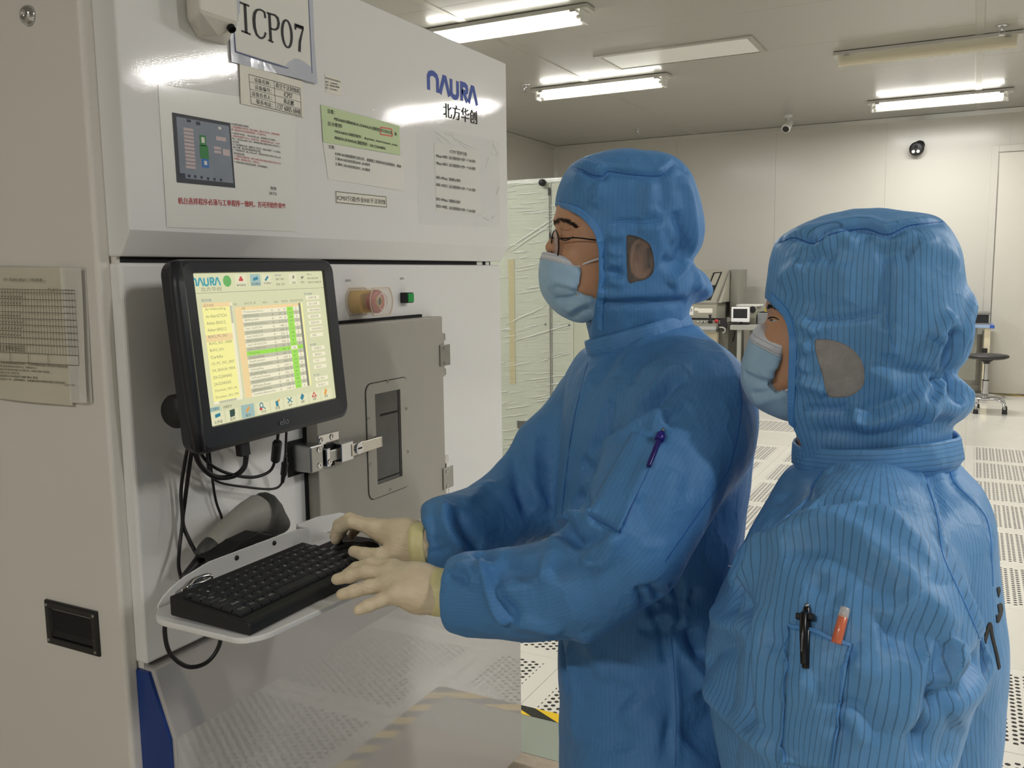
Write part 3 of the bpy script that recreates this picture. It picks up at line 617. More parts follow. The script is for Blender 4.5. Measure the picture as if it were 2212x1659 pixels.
# small white sticker
s = empty('asset_sticker'); tag(s, 'tiny white square sticker with four printed lines, right of the large sign', 'label')
sheet('sticker', ((701, 160), (736, 168), (738, 207), (704, 200)), PU, NX, M_label, 0.0003, 0, s, 1, 1)
mb = MB(); text_px(mb, '东莞光电半导体科技有限公司', (702, 170), (735, 179), 4, PU, NX, 0.0005, 1)
for k, t_ in enumerate(('编号：G10020N03', '名称：感应耦合刻蚀机', '型号：ELEDE380G+')): text_px(mb, t_, (703, 178.5 + 6.5 * k), (729 + 4 * (k == 1), 184.5 + 6.5 * k), 4.2, PU, NX, 0.0005, 1)
obj('lettering', mb, M_ink, s)
# green notice and white notice
s = empty('green_notice'); tag(s, 'pale green notice strip with black print and a red highlighted phrase', 'paper')
qg = ((692, 226), (862, 272), (864, 335), (697, 307))
sheet('paper', qg, PU, NX, M_greenp, 0.0005, 0.0004, s, 6, 4, 0.0008, 9)
mb = MB(); kg = 220 / 1521.0; G = lambda x, y: (680 + x * kg, 220 + y * kg)
for t_, a_, b_, h_ in (('注意：', (180, 165), (290, 190), 62), ('MESA&ISO和RIE&DA-DUNHUA2清腔程序已经分开，请', (280, 280), (1215, 510), 56), ('区分使用!', (190, 355), (400, 395), 62), ('MESA&ISO清腔程序：deyclean_mesa+season_mesa', (290, 470), (1225, 675), 56), ('RIE&DA-DUNHUA2清腔程序：DA-CLEANING', (290, 560), (1050, 722), 56)):
    text_px(mb, t_, G(*a_), G(*b_), h_ * kg, PU, NX, 0.0018, 1)
obj('lettering', mb, M_ink, s)
mb = MB(); mb2 = [G(*q) for q in ((975, 380), (1140, 408), (1150, 515), (970, 485))]
for a_, b_ in zip(mb2, mb2[1:] + mb2[:1]): line(mb, a_, b_, PU, NX, 0.0028, 0.0017)
obj('red_marker_outline', mb, pbr('red_marker', (226, 120, 108), 0.6, var=0.1), s)
s = empty('white_notice'); tag(s, 'white notice tucked under the green notice, with three printed lines', 'paper')
sheet('paper', ((697, 307), (872, 338), (871, 412), (709, 387)), PU, NX, M_paper, 0.0004, 0.0, s, 6, 4, 0.0006, 11)
mb = MB()
for t_, a_, b_, h_ in (('注意：', (200, 695), (297, 710), 55), ('ICP07-ISO蚀刻程序已经分开，请按照工单程序命名选择程序，谢谢!', (300, 800), (1285, 990), 52), ('工单HV-ISO对应机台HV_ISO程序', (297, 872), (820, 968), 50), ('工单PC-ISO对应机台PC_ISO程序', (300, 950), (822, 1048), 50)):
    text_px(mb, t_, G(*a_), G(*b_), h_ * kg, PU, NX, 0.0012, 1)
obj('lettering', mb, pbr('soft_black_ink', (66, 64, 70), 0.6, var=0.1), s)
s = empty('framed_notice'); tag(s, 'narrow white label with a black frame reading ICP07 and Chinese text, below the white notice', 'label')
qf = (G(310, 1340), G(1060, 1420), G(1070, 1572), G(320, 1502)); sheet('card', (G(300, 1325), G(1070, 1408), G(1082, 1585), G(310, 1515)), PU, NX, M_label, 0.0004, 0, s, 1, 1)
mb = MB()
for a_, b_ in zip(qf, qf[1:] + qf[:1]): line(mb, a_, b_, PU, NX, 0.0012, 0.0006)
text_px(mb, 'ICP07只能作业RIE干法刻蚀', G(330, 1470), G(1052, 1535), 11.5, PU, NX, 0.0006, 1); obj('lettering', mb, M_ink, s)
# programme switching sheet in a crumpled clear pocket
s = empty('programme_sheet'); tag(s, 'white programme-switching sheet in a wrinkled clear pocket below the blue logo', 'paper')
sheet('paper', ((937, 308), (1034, 327), (1038, 462), (943, 456)), PU, NX, M_paper, 0.0004, 0.0, s, 2, 2)
sheet('pocket', ((898, 270), (1078, 305), (1080, 492), (905, 484)), PU, NX, clear('clear_pocket', (0.95, 0.95, 0.95, 1), 0.10, 0.06, wob=True), 0.0003, 0.0006, s, 16, 14, 0.0012, 4)
kz = 190 / 1433.0; K = lambda x, y: (900 + x * kz, 280 + y * kz); mb = MB()
text_px(mb, 'ICP07 程序切换', K(535, 385), K(810, 435), 8.5, PU, NX, 0.0022)
for l_, r_, y_, w_ in (('Mesa→RIE：', '运行清腔程序+空跑一个 RIE 程序', 450, 430), ('Mesa→ISO：', '运行清腔程序+空跑一个 ISO 程序', 568, 430), ('RIE→Mesa：', '需做机台保养', 800, 185), ('RIE→ISO：', '运行清腔程序+空跑一个 ISO 程序', 918, 430), ('ISO→Mesa：', '需做机台保养', 1150, 185), ('ISO→RIE：', '运行清腔程序+空跑一个 RIE 程序', 1265, 430)):
    text_px(mb, l_, K(315, y_), K(500, y_ + 27), 6, PU, NX, 0.0022, 2); text_px(mb, r_, K(520, y_ + 35), K(520 + w_, y_ + 35 + w_ * 0.145), 7, PU, NX, 0.0022, 1)
obj('lettering', mb, M_ink, s)
mb = MB()
M_crinkle = pbr('film_crinkle', (244, 244, 240), 0.15, coat=1.0, var=0.02)
for pl in (((940, 285), (962, 300), (975, 312)), ((960, 288), (975, 292), (985, 305)), ((945, 298), (955, 307)), ((985, 300), (1005, 312), (1022, 317)), ((992, 308), (1010, 321)), ((1064, 310), (1075, 336), (1060, 330)), ((1055, 340), (1048, 365)), ((1078, 402), (1072, 420)), ((1036, 465), (1050, 463)), ((1045, 470), (1058, 475), (1066, 466)), ((1030, 488), (1036, 484))):
    mb.tube([PU(*q) + NX * 0.0018 for q in bezier([np.array(q) for q in pl], 8)], 0.0008, 6)
obj('film_crinkle', mb, M_crinkle, s)
# daily check sheet on the side panel
s = empty('check_sheet'); tag(s, 'large daily check table on paper in a plastic pocket, on the left side panel', 'paper')
sheet('pocket', ((-120, 571), (186, 578), (203, 870), (-120, 838)), PS, NYm, clear('dull_pocket', (0.82, 0.80, 0.74, 1), 0.55, 0.35), 0.0005, 0.0006, s, 12, 10, 0.004, 2)
M_oldp = pbr('yellowed_paper', (206, 200, 180), 0.65, var=0.05, vscale=12)
sheet('paper', ((-120, 576), (146, 578), (165, 875), (-120, 846)), PS, NYm, M_oldp, 0.0006, 0.0036, s, 12, 10, 0.006, 2)
sheet('tape_strip', ((140, 577), (184, 580), (199, 868), (163, 868)), PS, NYm, clear('cloudy_tape', (0.9, 0.88, 0.8, 1), 0.5, 0.4), 0.0004, 0.0075, s, 3, 10, 0.0040, 2)
mb = MB(); kc = 340 / 1659.0 * 1.0; cc = lambda x, y: (x * 220 / 1073.0, 560 + y * 340 / 1659.0)
lf = 0.0105
tl, tr, br, bl = (-400, 305), (845, 325), (893, 1115), (-400, 1045)
ys = [0, 0.045, 0.135, 0.222, 0.31, 0.398, 0.486, 0.573, 0.66, 0.75, 0.868, 1.0]
for v in ys: line(mb, cc(*lerp(tl, bl, v)), cc(*lerp(tr, br, v)), PS, NYm, 0.0008, lf)
for k in range(42): u = 1 - k * 0.0245; line(mb, cc(*lerp(tl, tr, u)), cc(*lerp(lerp(tl, bl, 0.868), lerp(tr, br, 0.868), u)), PS, NYm, 0.0005, lf)
for u in (0.44, 0.59, 0.75, 1.0): line(mb, cc(*lerp(lerp(tl, bl, 0.868), lerp(tr, br, 0.868), u)), cc(*lerp(bl, br, u)), PS, NYm, 0.0007, lf)
text_px(mb, 'ICP（ELEDE 380G+）日常点检表', cc(100, 228), cc(508, 236), 7, PS, NYm, lf, 1); text_px(mb, '编号：QR-0217', cc(565, 318), cc(680, 320), 3.5, PS, NYm, lf)
for k, (t_, x1) in enumerate((('备注：1、如有异常请在相应栏内打×，并及时通知设备工程师进行维修处理', 770), ('2、点检正常请在相应栏内打√，停机打○', 440), ('3、设备点检时间为每班开班 10分钟 内，完成 点检 并签名', 580), ('4、保养后需 确认工艺 正常方可', 260), ('5、设备主管每周对点检表进行 抽查 确认 签名', 455), ('6、本表保存时间为一年、请保持清洁、如有疑问请及时联系设备工程师处理', 740))):
    text_px(mb, t_, cc(-60, 1085 + 34 * k), cc(x1, 1085 + 34 * k + 55 * (x1 + 60) / 830), 4.4, PS, NYm, lf, 1)
text_px(mb, '2020 年 7月', cc(740, 1328), cc(840, 1330), 4, PS, NYm, lf)
rs = np.random.default_rng(5)
for k, v in enumerate((0.115, 0.2, 0.375, 0.463, 0.55, 0.638)):
    text_px(mb, '√√√√√√√√√√√√√√√√√√', cc(*lerp(lerp(tl, bl, v), lerp(tr, br, v), 0.1)), cc(*lerp(lerp(tl, bl, v), lerp(tr, br, v), 0.56 - 0.01 * (k % 3))), 5, PS, NYm, lf)
text_px(mb, '张张李李张张王王李李张张王王', cc(*lerp(lerp(tl, bl, 0.85), lerp(tr, br, 0.85), 0.2)), cc(*lerp(lerp(tl, bl, 0.85), lerp(tr, br, 0.85), 0.56)), 12, PS, NYm, lf)
obj('printed_table', mb, pbr('faded_ink', (74, 72, 62), 0.6, var=0.1), s)
# ================================================================== CONTROLS AND DOOR ON THE FRONT PANEL
XDR = -1.186                                           # face of the grey chamber door
PDr = lambda x, y: onX(x, y, XDR)
M_door_g = pbr('grey_door_paint', (164, 160, 150), 0.42, coat=0.12, coat_rough=0.3, var=0.04, vscale=3, bump=0.05, bscale=500)
door = empty('chamber_door'); tag(door, 'grey metal chamber door with a slim dark window, hinges and chrome latch', 'door')
dyl = PDr(690, 1060)[1]; dyr = (PDr(955, 683)[1] + PDr(965, 1090)[1]) / 2; dzt = PDr(955, 683)[2]; dzb = 0.90
obj('leaf', MB().box((XD + 0.0006, dyl, dzb), (XDR, dyr, dzt)), M_door_g, door, bevel=0.003, seg=3)
obj('recess_shade', MB().box((XD + 0.0002, dyl - 0.006, dzb - 0.005), (XD + 0.006, dyr - 0.05, dzt + 0.007)), M_dark, door)  # dark strip standing in for the shade in the recess around the door
# window: rounded rim plate, screws, recessed glass
wq = [PDr(*p) for p in ((789, 833), (880, 812), (886, 1050), (796, 1080))]
wy0, wy1 = (wq[0][1] + wq[3][1]) / 2, (wq[1][1] + wq[2][1]) / 2; wz1, wz0 = (wq[0][2] + wq[1][2]) / 2, (wq[2][2] + wq[3][2]) / 2
gq = [PDr(*p) for p in ((808, 853), (862, 839), (868, 1029), (814, 1046))]
gy0, gy1 = (gq[0][1] + gq[3][1]) / 2, (gq[1][1] + gq[2][1]) / 2; gz1, gz0 = (gq[0][2] + gq[1][2]) / 2, (gq[2][2] + gq[3][2]) / 2
def rrect(y0, y1, z0, z1, r, n=6):
    P = []
    for cy, cz, a0 in ((y1 - r, z1 - r, 0), (y0 + r, z1 - r, 90), (y0 + r, z0 + r, 180), (y1 - r, z0 + r, 270)):
        for k in range(n + 1): a = math.radians(a0 + 90 * k / n); P.append((cy + r * math.cos(a), cz + r * math.sin(a)))
    return P
out = rrect(wy0, wy1, wz0, wz1, 0.02); inn = rrect(gy0, gy1, gz0, gz1, 0.002)
rm = MB(); n = len(out)
L0 = [(XDR + 0.0008, a, b) for a, b in out]; L1 = [(XDR + 0.0025, a, b) for a, b in rrect(wy0 + .0008, wy1 - .0008, wz0 + .0008, wz1 - .0008, 0.0195)]; L2 = [(XDR + 0.0025, a, b) for a, b in inn]; L3 = [(XDR - 0.0, a, b) for a, b in inn]
rm.rings([L0, L1, L2, L3], cap=False)
win = obj('window_rim', rm, M_door_g, door)
obj('rim_groove', MB().rings([[(XDR + 0.0003, a, b) for a, b in rrect(wy0 - .0015, wy1 + .0015, wz0 - .0015, wz1 + .0015, .021)], [(XDR + 0.0006, a, b) for a, b in out]], cap=False), M_dark, win)
t = NT('dark_window_glass'); t.b.inputs['Base Color'].default_value = srgb(74, 74, 74); t.b.inputs['Roughness'].default_value = 0.12; t.l(t.mix(t.noise(14, 4), srgb(58, 58, 58), srgb(92, 92, 90)), t.b.inputs['Base Color']); M_glass_d = t.m
obj('window_glass', MB().box((XDR + 0.0002, gy0, gz0), (XDR + 0.0006, gy1, gz1)), M_glass_d, win)
obj('glass_edge', MB().box((XDR + 0.0006, gy1 - 0.008, gz0 + .002), (XDR + 0.0014, gy1 - 0.0055, gz1 - .002)).box((XDR + 0.0006, gy0, gz0 + 0.008), (XDR + 0.0014, gy1 - .008, gz0 + 0.011)), M_dark, win)
obj('inner_shelf', MB().box((XDR + 0.0006, gy0 + 0.02, gz0 + 0.155), (XDR + 0.0010, gy1 - 0.01, gz0 + 0.160)), M_dark, win)
for px, py in ((836, 824), (876, 883), (795, 904), (879, 976), (799, 1003), (842, 1057)):
    p = PDr(px, py) + NX * 0.0024; obj('screw', MB().lathe(p, NX, [(0.0048, 0), (0.0042, 0.0012), (0.0022, 0.0014), (0.002, 0.0004), (0.0002, 0.0004)], 14), M_steel, win)
# hinges
for (px, py) in ((960, 767), (967, 1031)):
    hg = obj('hinge', MB().box((XDR + 0.0002, PDr(px - 11, py)[1], PDr(px, py + 23)[2]), (XDR + 0.004, PDr(px + 10, py)[1], PDr(px, py - 23)[2])), M_steel, door, bevel=0.001)
    c = PDr(px + 8, py)
    obj('hinge_pin', MB().cyl((XD + 0.012, c[1] + 0.004, c[2] - 0.056), (XD + 0.012, c[1] + 0.004, c[2] + 0.056), 0.0075), M_chrome, hg, smooth=False)
    for zk in (0.036, -0.054): obj('hinge_knuckle', MB().box((XD + 0.0003, c[1] + 0.002, c[2] + zk), (XD + 0.016, c[1] + 0.018, c[2] + zk + 0.018)), M_chrome, hg, bevel=0.001)
    for dzz in (-0.019, 0.019):
        obj('screw', MB().lathe((XDR + 0.004, PDr(px - 4, py)[1], c[2] + dzz), NX, [(0.0055, 0), (0.0048, 0.0014), (0.002, 0.0014), (0.002, 0.0004), (0.0002, 0.0004)], 14), M_chrome, hg)
# latch
lt = empty('latch'); lt.parent = door
kl = 180 / 1866.0; LQ = lambda x, y: (640 + x * kl, 900 + y * kl)
XLk = XDR + 0.03
def lbox(nm, a, b, x0, x1, mat, bevel=0.0015):
    P = PDr; p, q = P(*LQ(*a)), P(*LQ(*b)); return obj(nm, MB().box((x0, min(p[1], q[1]), min(p[2], q[2])), (x1, max(p[1], q[1]), max(p[2], q[2]))), mat, lt_root, bevel=bevel)
bpy.data.objects.remove(lt)
lt_root = None
bk = [PDr(*LQ(20, 600)), PDr(*LQ(470, 1250))]
ly0, ly1 = onX(*LQ(15, 900), XD)[1], PDr(*LQ(470, 900))[1]; lz0, lz1 = PDr(*LQ(250, 1240))[2], PDr(*LQ(250, 640))[2]
lt_root = obj('latch', MB().box((XD + 0.0003, dyl - 0.043, lz0), (XDR + 0.018, dyl - 0.004, lz1)), M_steel, door, bevel=0.003)
obj('strike_pocket', MB().box((XD + 0.0002, dyl - 0.055, lz0 - 0.01), (XD + 0.003, dyl - 0.001, lz1 + 0.008)), M_dark, lt_root)
py0 = dyl + 0.0005
obj('latch_plate', MB().box((XDR + 0.0003, py0, lz0 + 0.004), (XDR + 0.003, py0 + 0.066, lz1 + 0.014)), M_chrome, lt_root, bevel=0.001)
zc = (lz0 + lz1) / 2 - 0.002
obj('keeper', MB().box((XDR + 0.003, py0, lz0 + 0.004), (XDR + 0.022, py0 + 0.014, lz1 - 0.012)), M_chrome, lt_root, bevel=0.002)
obj('bolt_bar', MB().box((XDR + 0.004, py0 + 0.014, zc - 0.014), (XDR + 0.016, py0 + 0.05, zc + 0.010)), M_steel, lt_root, bevel=0.002)
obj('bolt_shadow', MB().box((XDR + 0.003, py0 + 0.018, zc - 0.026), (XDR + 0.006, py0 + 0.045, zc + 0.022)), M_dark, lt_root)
obj('hasp', MB().box((XDR + 0.003, py0 + 0.046, zc - 0.020), (XDR + 0.024, py0 + 0.088, zc + 0.020)), M_chrome, lt_root, bevel=0.002)
hl = MB().prism([(XDR + 0.022, py0 + 0.080, zc - 0.013), (XDR + 0.022, py0 + 0.188, zc - 0.011), (XDR + 0.022, py0 + 0.188, zc + 0.012), (XDR + 0.022, py0 + 0.080, zc + 0.013)], (0.0035, 0, 0))
obj('lever', hl, pbr('satin_steel_lever', (206, 202, 194), 0.25, 0.9, var=0.04), lt_root, bevel=0.0008)
obj('lever_tip', MB().box((XDR + 0.006, py0 + 0.186, zc - 0.011), (XDR + 0.0255, py0 + 0.189, zc + 0.012)), M_chrome, lt_root)
obj('key_cylinder', MB().lathe((XDR + 0.0255, py0 + 0.103, zc + 0.001), NX, [(0.0135, -0.004), (0.0135, 0.003), (0.012, 0.004), (0.0002, 0.004)], 24), M_chrome, lt_root, smooth=False)
obj('key_slot', MB().box((XDR + 0.0294, py0 + 0.096, zc - 0.0005), (XDR + 0.0299, py0 + 0.110, zc + 0.003)), M_dark, lt_root)
for dy_, z_, x_ in ((-0.018, lz1 - 0.01, XDR + 0.018), (-0.018, lz0 + 0.012, XDR + 0.018), (0.008, lz1 + 0.003, XDR + 0.003), (0.042, lz1 + 0.005, XDR + 0.003), (0.010, lz0 + 0.014, XDR + 0.022), (0.05, lz0 + 0.012, XDR + 0.003)):
    obj('screw', MB().lathe((x_, py0 + dy_, z_), NX, [(0.0068, 0), (0.006, 0.0016), (0.0026, 0.0018), (0.0024, 0.0005), (0.0002, 0.0005)], 14), M_chrome, lt_root)
absorb(door, [o for o in door.children if o.name.startswith('leaf')][0], mach)
# emergency-off button under a clear guard
e = empty('emergency_button'); tag(e, 'red emergency-off button on a yellow base under a clear guard', 'button')
ec = onX(772, 651, XD); M_yel = pbr('yellow_plastic', (214, 168, 34), 0.4, var=0.05); M_redp = pbr('red_button_plastic', (178, 40, 44), 0.35, var=0.05)
M_guard = clear('clear_guard', (0.97, 0.88, 0.76, 1), 0.26, 0.05)
R_ = 0.034
def dshape(r, k, x, n=20):
    P = []
    for s_ in (1, -1):
        for i in range(n):
            a = -math.asin(k) + 2 * math.asin(k) * i / (n - 1); P.append((x, ec[1] + s_ * r * math.cos(a), ec[2] + s_ * r * math.sin(a)))
    return P
obj('yellow_base', MB().prism(dshape(R_ * 1.02, 0.72, XD + 0.0004), (0.030, 0, 0)), M_yel, e, bevel=0.001)
obj('button_stem', MB().cyl((XD + 0.030, ec[1], ec[2]), (XD + 0.040, ec[1], ec[2]), 0.015), M_yel, e)
obj('red_cap', MB().lathe((XD + 0.036, ec[1], ec[2]), NX, [(0.018, 0), (0.024, 0.006), (0.026, 0.012), (0.026, 0.019), (0.023, 0.022), (0.0002, 0.022)], 28), M_redp, e, smooth=True)
obj('centre_ring', MB().lathe((XD + 0.058, ec[1], ec[2]), NX, [(0.012, 0), (0.012, 0.0015), (0.0095, 0.0015), (0.0095, 0.0)], 24), M_yel, e)
gm = MB(); A0, A1, A2, A3 = dshape(R_ * 1.22, 0.72, XD + 0.0006), dshape(R_ * 1.22, 0.72, XD + 0.066), dshape(R_ * 1.10, 0.70, XD + 0.068), dshape(R_ * 1.16, 0.70, XD + 0.0006)
gm.rings([A0, A1, A2], cap=False); gm.add(A2, [tuple(range(len(A2)))])
obj('guard', gm, M_guard, e)
M_ge = clear('guard_edge', (0.86, 0.72, 0.55, 1), 0.65, 0.1)
for A_ in (A0, A1): obj('guard_rim', MB().tube(A_ + A_[:2], 0.0018, 6), M_ge, e)
obj('guard_hole_rim', MB().tube([(XD + 0.0685, ec[1] + 0.018 * math.cos(a), ec[2] + 0.018 * math.sin(a)) for a in np.linspace(0, 2 * math.pi, 25)], 0.0012, 6), clear('guard_edge2', (0.95, 0.85, 0.75, 1), 0.7, 0.1), e)
absorb(e, [o for o in e.children if o.name.startswith('yellow_base')][0], mach)
# green lamp button
g = empty('green_button'); tag(g, 'small square green push button in a black bezel', 'button')
gc = onX(872, 643, XD)
obj('bezel', MB().box((XD + 0.0003, gc[1] - 0.015, gc[2] - 0.0125), (XD + 0.020, gc[1] + 0.012, gc[2] + 0.0125)), M_black, g, bevel=0.001)
obj('cap', MB().box((XD + 0.020, gc[1] - 0.013, gc[2] - 0.0105), (XD + 0.0235, gc[1] + 0.010, gc[2] + 0.0105)), pbr('green_button_cap', (22, 150, 66), 0.35, var=0.05), g, bevel=0.001)

absorb(g, [o for o in g.children if o.name.startswith('bezel')][0], mach)
# ================================================================== MONITOR
mo = empty('monitor'); tag(mo, 'black touch-screen monitor showing a pale yellow control program', 'monitor')
TLs, TRs, BRs, BLs = [np.array(p) for p in ((-1.104, 1.018, 1.507), (-1.117, 1.356, 1.510), (-1.097, 1.365, 1.264), (-1.084, 1.028, 1.261))]
ctr = (TLs + TRs + BRs + BLs) / 4; eR = (TRs - TLs + BRs - BLs); eR /= np.linalg.norm(eR); eD = (BLs - TLs + BRs - TRs); eD -= eR * (eD @ eR); eD /= np.linalg.norm(eD); eN = np.cross(eR, -eD)
SW, SH = 0.1685, 0.1235
Q = lambda a, b, c=0.0: ctr + eR * a - eD * b + eN * c            # local: right, up, out
def frame_rings(specs, r=0.02):
    rs_ = []
    for hw0, hw1, hb, ht, c, rr in specs:
        rs_.append([Q(a, b, c) for a, b in rrect(-hw0, hw1, -hb, ht, rr)])
    return rs_
bz = MB().rings(frame_rings([(0.195, 0.192, 0.155, 0.138, -0.035, 0.02), (0.203, 0.200, 0.163, 0.145, -0.028, 0.024), (0.206, 0.202, 0.166, 0.147, -0.010, 0.026), (0.203, 0.198, 0.163, 0.144, 0.004, 0.024), (0.196, 0.192, 0.156, 0.139, 0.008, 0.020), (SW + 0.001, SW + 0.001, SH + 0.001, SH + 0.001, 0.006, 0.003), (SW, SW, SH, SH, -0.0015, 0.002)]))
M_bez = pbr('charcoal_bezel', (34, 36, 42), 0.42, var=0.08, vscale=90, bump=0.05, bscale=900)
obj('bezel', bz, M_bez, mo, smooth=False)
obj('side_rail', MB().tube([Q(-0.203, 0.141, 0.006), Q(-0.207, 0.10, 0.0085), Q(-0.208, 0, 0.009), Q(-0.206, -0.10, 0.008), Q(-0.200, -0.156, 0.004)], [0.009, 0.0115, 0.012, 0.0115, 0.009], 14), M_bez, mo, smooth=True)
obj('rear_housing', MB().rings(frame_rings([(0.185, 0.185, 0.145, 0.13, -0.034, 0.02), (0.15, 0.15, 0.12, 0.10, -0.062, 0.02), (0.07, 0.07, 0.06, 0.06, -0.066, 0.01)])), M_bez, mo)
jc = Q(-0.165, -0.095, -0.062)
obj('tilt_knob', MB().lathe(jc, -eR, [(0.026, -0.02), (0.028, 0.0), (0.028, 0.014), (0.024, 0.02), (0.0003, 0.02)], 24), M_black, mo, smooth=True)
obj('wall_arm', MB().obox((ctr + np.array([XD - 0.066 * 0, 0, 0])) * 0 + Q(0, 0, -0.066) * 0.5 + np.array([XD, ctr[1], ctr[2]]) * 0.5, (0.5 * abs(XD - Q(0, 0, -0.066)[0]) - 0.0005, 0, 0), (0, 0.05, 0), (0, 0, 0.05)), M_black, mo)
pl = lambda x, y, c=0.0001: Q(-SW + x * 2 * SW, SH - y * 2 * SH, c)     # screen coordinates 0..1
def spoly(mb, x0, y0, x1, y1, c): mb.add([pl(x0, y0, c), pl(x0, y1, c), pl(x1, y1, c), pl(x1, y0, c)], [(0, 1, 2, 3)])
SE = 1.0
def me(nm, col): return emit(nm, col, SE)
scr = MB(); scr.prism([pl(0, 0, -0.001), pl(0, 1, -0.001), pl(1, 1, -0.001), pl(1, 0, -0.001)], eN * 0.001)
screen = obj('screen', scr, me('screen_background', (206, 206, 166)), mo)
def slay(nm, rects, mat, c):
    mb = MB()
    for r in rects: spoly(mb, *r, c)
    return obj(nm, mb, mat, screen)
def stext(items, nm, mat, c):
    mb = MB()
    for t_, x0, y0, x1, h_ in items: text_into(mb, t_, pl(x0, y0, c), pl(x1, y0, c), h_ * 2 * SH, eN, 0.0)
    return obj(nm, mb, mat, screen)
m_y, m_o, m_w, m_g2, m_gr, m_bl, m_dk, m_md = me('screen_yellow', (238, 232, 150)), me('screen_orange', (232, 204, 150)), me('screen_white', (232, 226, 196)), me('screen_green', (150, 216, 74)), me('screen_grey', (186, 184, 158)), me('screen_bluegrey', (150, 178, 172)), me('screen_text', (122, 120, 102)), me('screen_dark', (120, 120, 108))
slay('list_field', [(0.045, 0.215, 0.238, 0.845)], m_y, 0.0002); slay('list_header', [(0.045, 0.195, 0.238, 0.225), (0.045, 0.405, 0.225, 0.45)], m_o, 0.0003)
slay('list_scrollbar', [(0.226, 0.20, 0.245, 0.85), (0.045, 0.845, 0.24, 0.862)], m_w, 0.0003); slay('scroll_thumb', [(0.228, 0.22, 0.243, 0.34), (0.08, 0.846, 0.20, 0.861)], m_gr, 0.0004)
slay('table_field', [(0.262, 0.235, 0.79, 0.862)], m_w, 0.0002)
nR = 21; y0t = 0.258; rh = (0.862 - y0t) / nR
slay('table_header', [(0.262, 0.235, 0.775, y0t), (0.262, 0.235, 0.31, 0.862)], m_o, 0.0003)
slay('table_rows', [(0.31, y0t + rh * k, 0.775, y0t + rh * (k + 1)) for k in range(1, nR, 2)], m_gr, 0.00035)
slay('table_highlight', [(0.31, y0t + rh * 10, 0.775, y0t + rh * 11)], m_g2, 0.0004); slay('highlight_column', [(0.655, y0t, 0.708, 0.862)], m_g2, 0.0004)
slay('highlight_gap', [(0.655, y0t + rh * 10, 0.708, y0t + rh * 11)], m_w, 0.0005)
slay('column_rule', [(0.655, y0t + rh * k - 0.001, 0.708, y0t + rh * k + 0.0005) for k in range(1, nR)], m_gr, 0.00055)
slay('table_scrollbar', [(0.757, 0.235, 0.775, 0.862)], m_md, 0.0005); slay('table_scroll_thumb', [(0.777, 0.235, 0.79, 0.862)], m_y, 0.0005)
slay('action_button', [(0.83, 0.185 + 0.048 * k, 0.945, 0.212 + 0.048 * k) for k in range(7)] + [(0.832, 0.575 + 0.048 * k, 0.945, 0.602 + 0.048 * k) for k in range(4)] + [(0.832, 0.81, 0.945, 0.838), (0.832, 0.858, 0.945, 0.886)], m_w, 0.0003)
slay('toolbar_cell', [(0.012, 0.915, 0.10, 0.995), (0.115, 0.915, 0.20, 0.995)] + [(0.335 + 0.107 * k, 0.915, 0.43 + 0.107 * k, 0.995) for k in range(6)], me('screen_cell', (216, 214, 176)), 0.0002)
slay('selected_cell', [(0.222, 0.905, 0.315, 0.995), (0.40, 0.012, 0.475, 0.095), (0.003, 0.878, 0.08, 0.905)], m_bl, 0.0003)
slay('top_cell', [(0.29, 0.015, 0.37, 0.10), (0.49, 0.02, 0.56, 0.095), (0.70, 0.015, 0.77, 0.09)], me('screen_cell2', (214, 212, 178)), 0.00025)
slay('top_rule', [(0.0, 0.128, 1.0, 0.1305)], m_md, 0.00025)
mb = MB(); naura(mb, pl(-0.012, 0.082, 0.0003), eR, -eD, 0.195 * 2 * SW, 0.052 * 2 * SH, 0.0001); obj('screen_logo', mb, me('screen_teal', (60, 150, 160)), screen)
names = ['Ar+Nitriding', 'Ar-NitriDTCH', 'Asher-EN212', 'Asher-EN212', 'BLKG_PC_ISO', 'BLKG_ISO_10000', 'BLKG_SIO', 'Carbllo', 'CS_PC_ISO_2007', 'DA_SEASON_MESA', 'DA-CLEANING', 'DA-DUNHUA2', 'Dryclean_ISO_AL', 'Dryclean_ISO_PM']
it = [(t_, 0.06, 0.248 + 0.0448 * k, 0.06 + min(0.155, 0.0115 * len(t_)), 0.02) for k, t_ in enumerate(names)]
it += [('北方华创', 0.05, 0.118, 0.185, 0.028), ('配方名称', 0.055, 0.219, 0.12, 0.017), ('步骤', 0.31, 0.254, 0.335, 0.015)]
prm = ['Pressure(mTorr)', 'SRFPower(W)', 'BRFPower(W)', 'HeliumPressure(Torr)', 'Gas1_Ar(SCCM)', 'Gas2_O2(SCCM)', 'Gas3_N2(SCCM)', 'Gas4_Cl2(SCCM)', 'Gas5_BCl3(SCCM)', 'Gas6_CF4(SCCM)', 'Time(sec)', 'OverEtchMode', 'StepFunction', 'PumpProductDelayTime', 'GoPumpPlug', 'StopPumpPlug', 'GoPumpTime(sec)', 'StopPumpTime(sec)', 'SRFReflectPower', 'BRFReflectPower', 'OverReflectBetweenStep']
for k, t_ in enumerate(prm):
    it.append((t_, 0.322, y0t + rh * (k + 0.82), 0.322 + min(0.17, 0.0095 * len(t_)), 0.017))
    for cx_, v_ in ((0.53, '0'), (0.585, str((k * 37) % 300)), (0.63, '5'), (0.672, str((k * 13) % 50)), (0.725, '0')): it.append((v_, cx_, y0t + rh * (k + 0.8), cx_ + 0.011 * len(v_), 0.014))
for t_, x0, x1 in (('名称', 0.255, 0.28), ('BLKG_PC_ISO', 0.335, 0.42), ('修改人', 0.47, 0.51), ('admin', 0.56, 0.59), ('修改时间', 0.62, 0.67), ('2020/12/04 18:35:02', 0.69, 0.80)): it.append((t_, x0, 0.222, x1, 0.016))
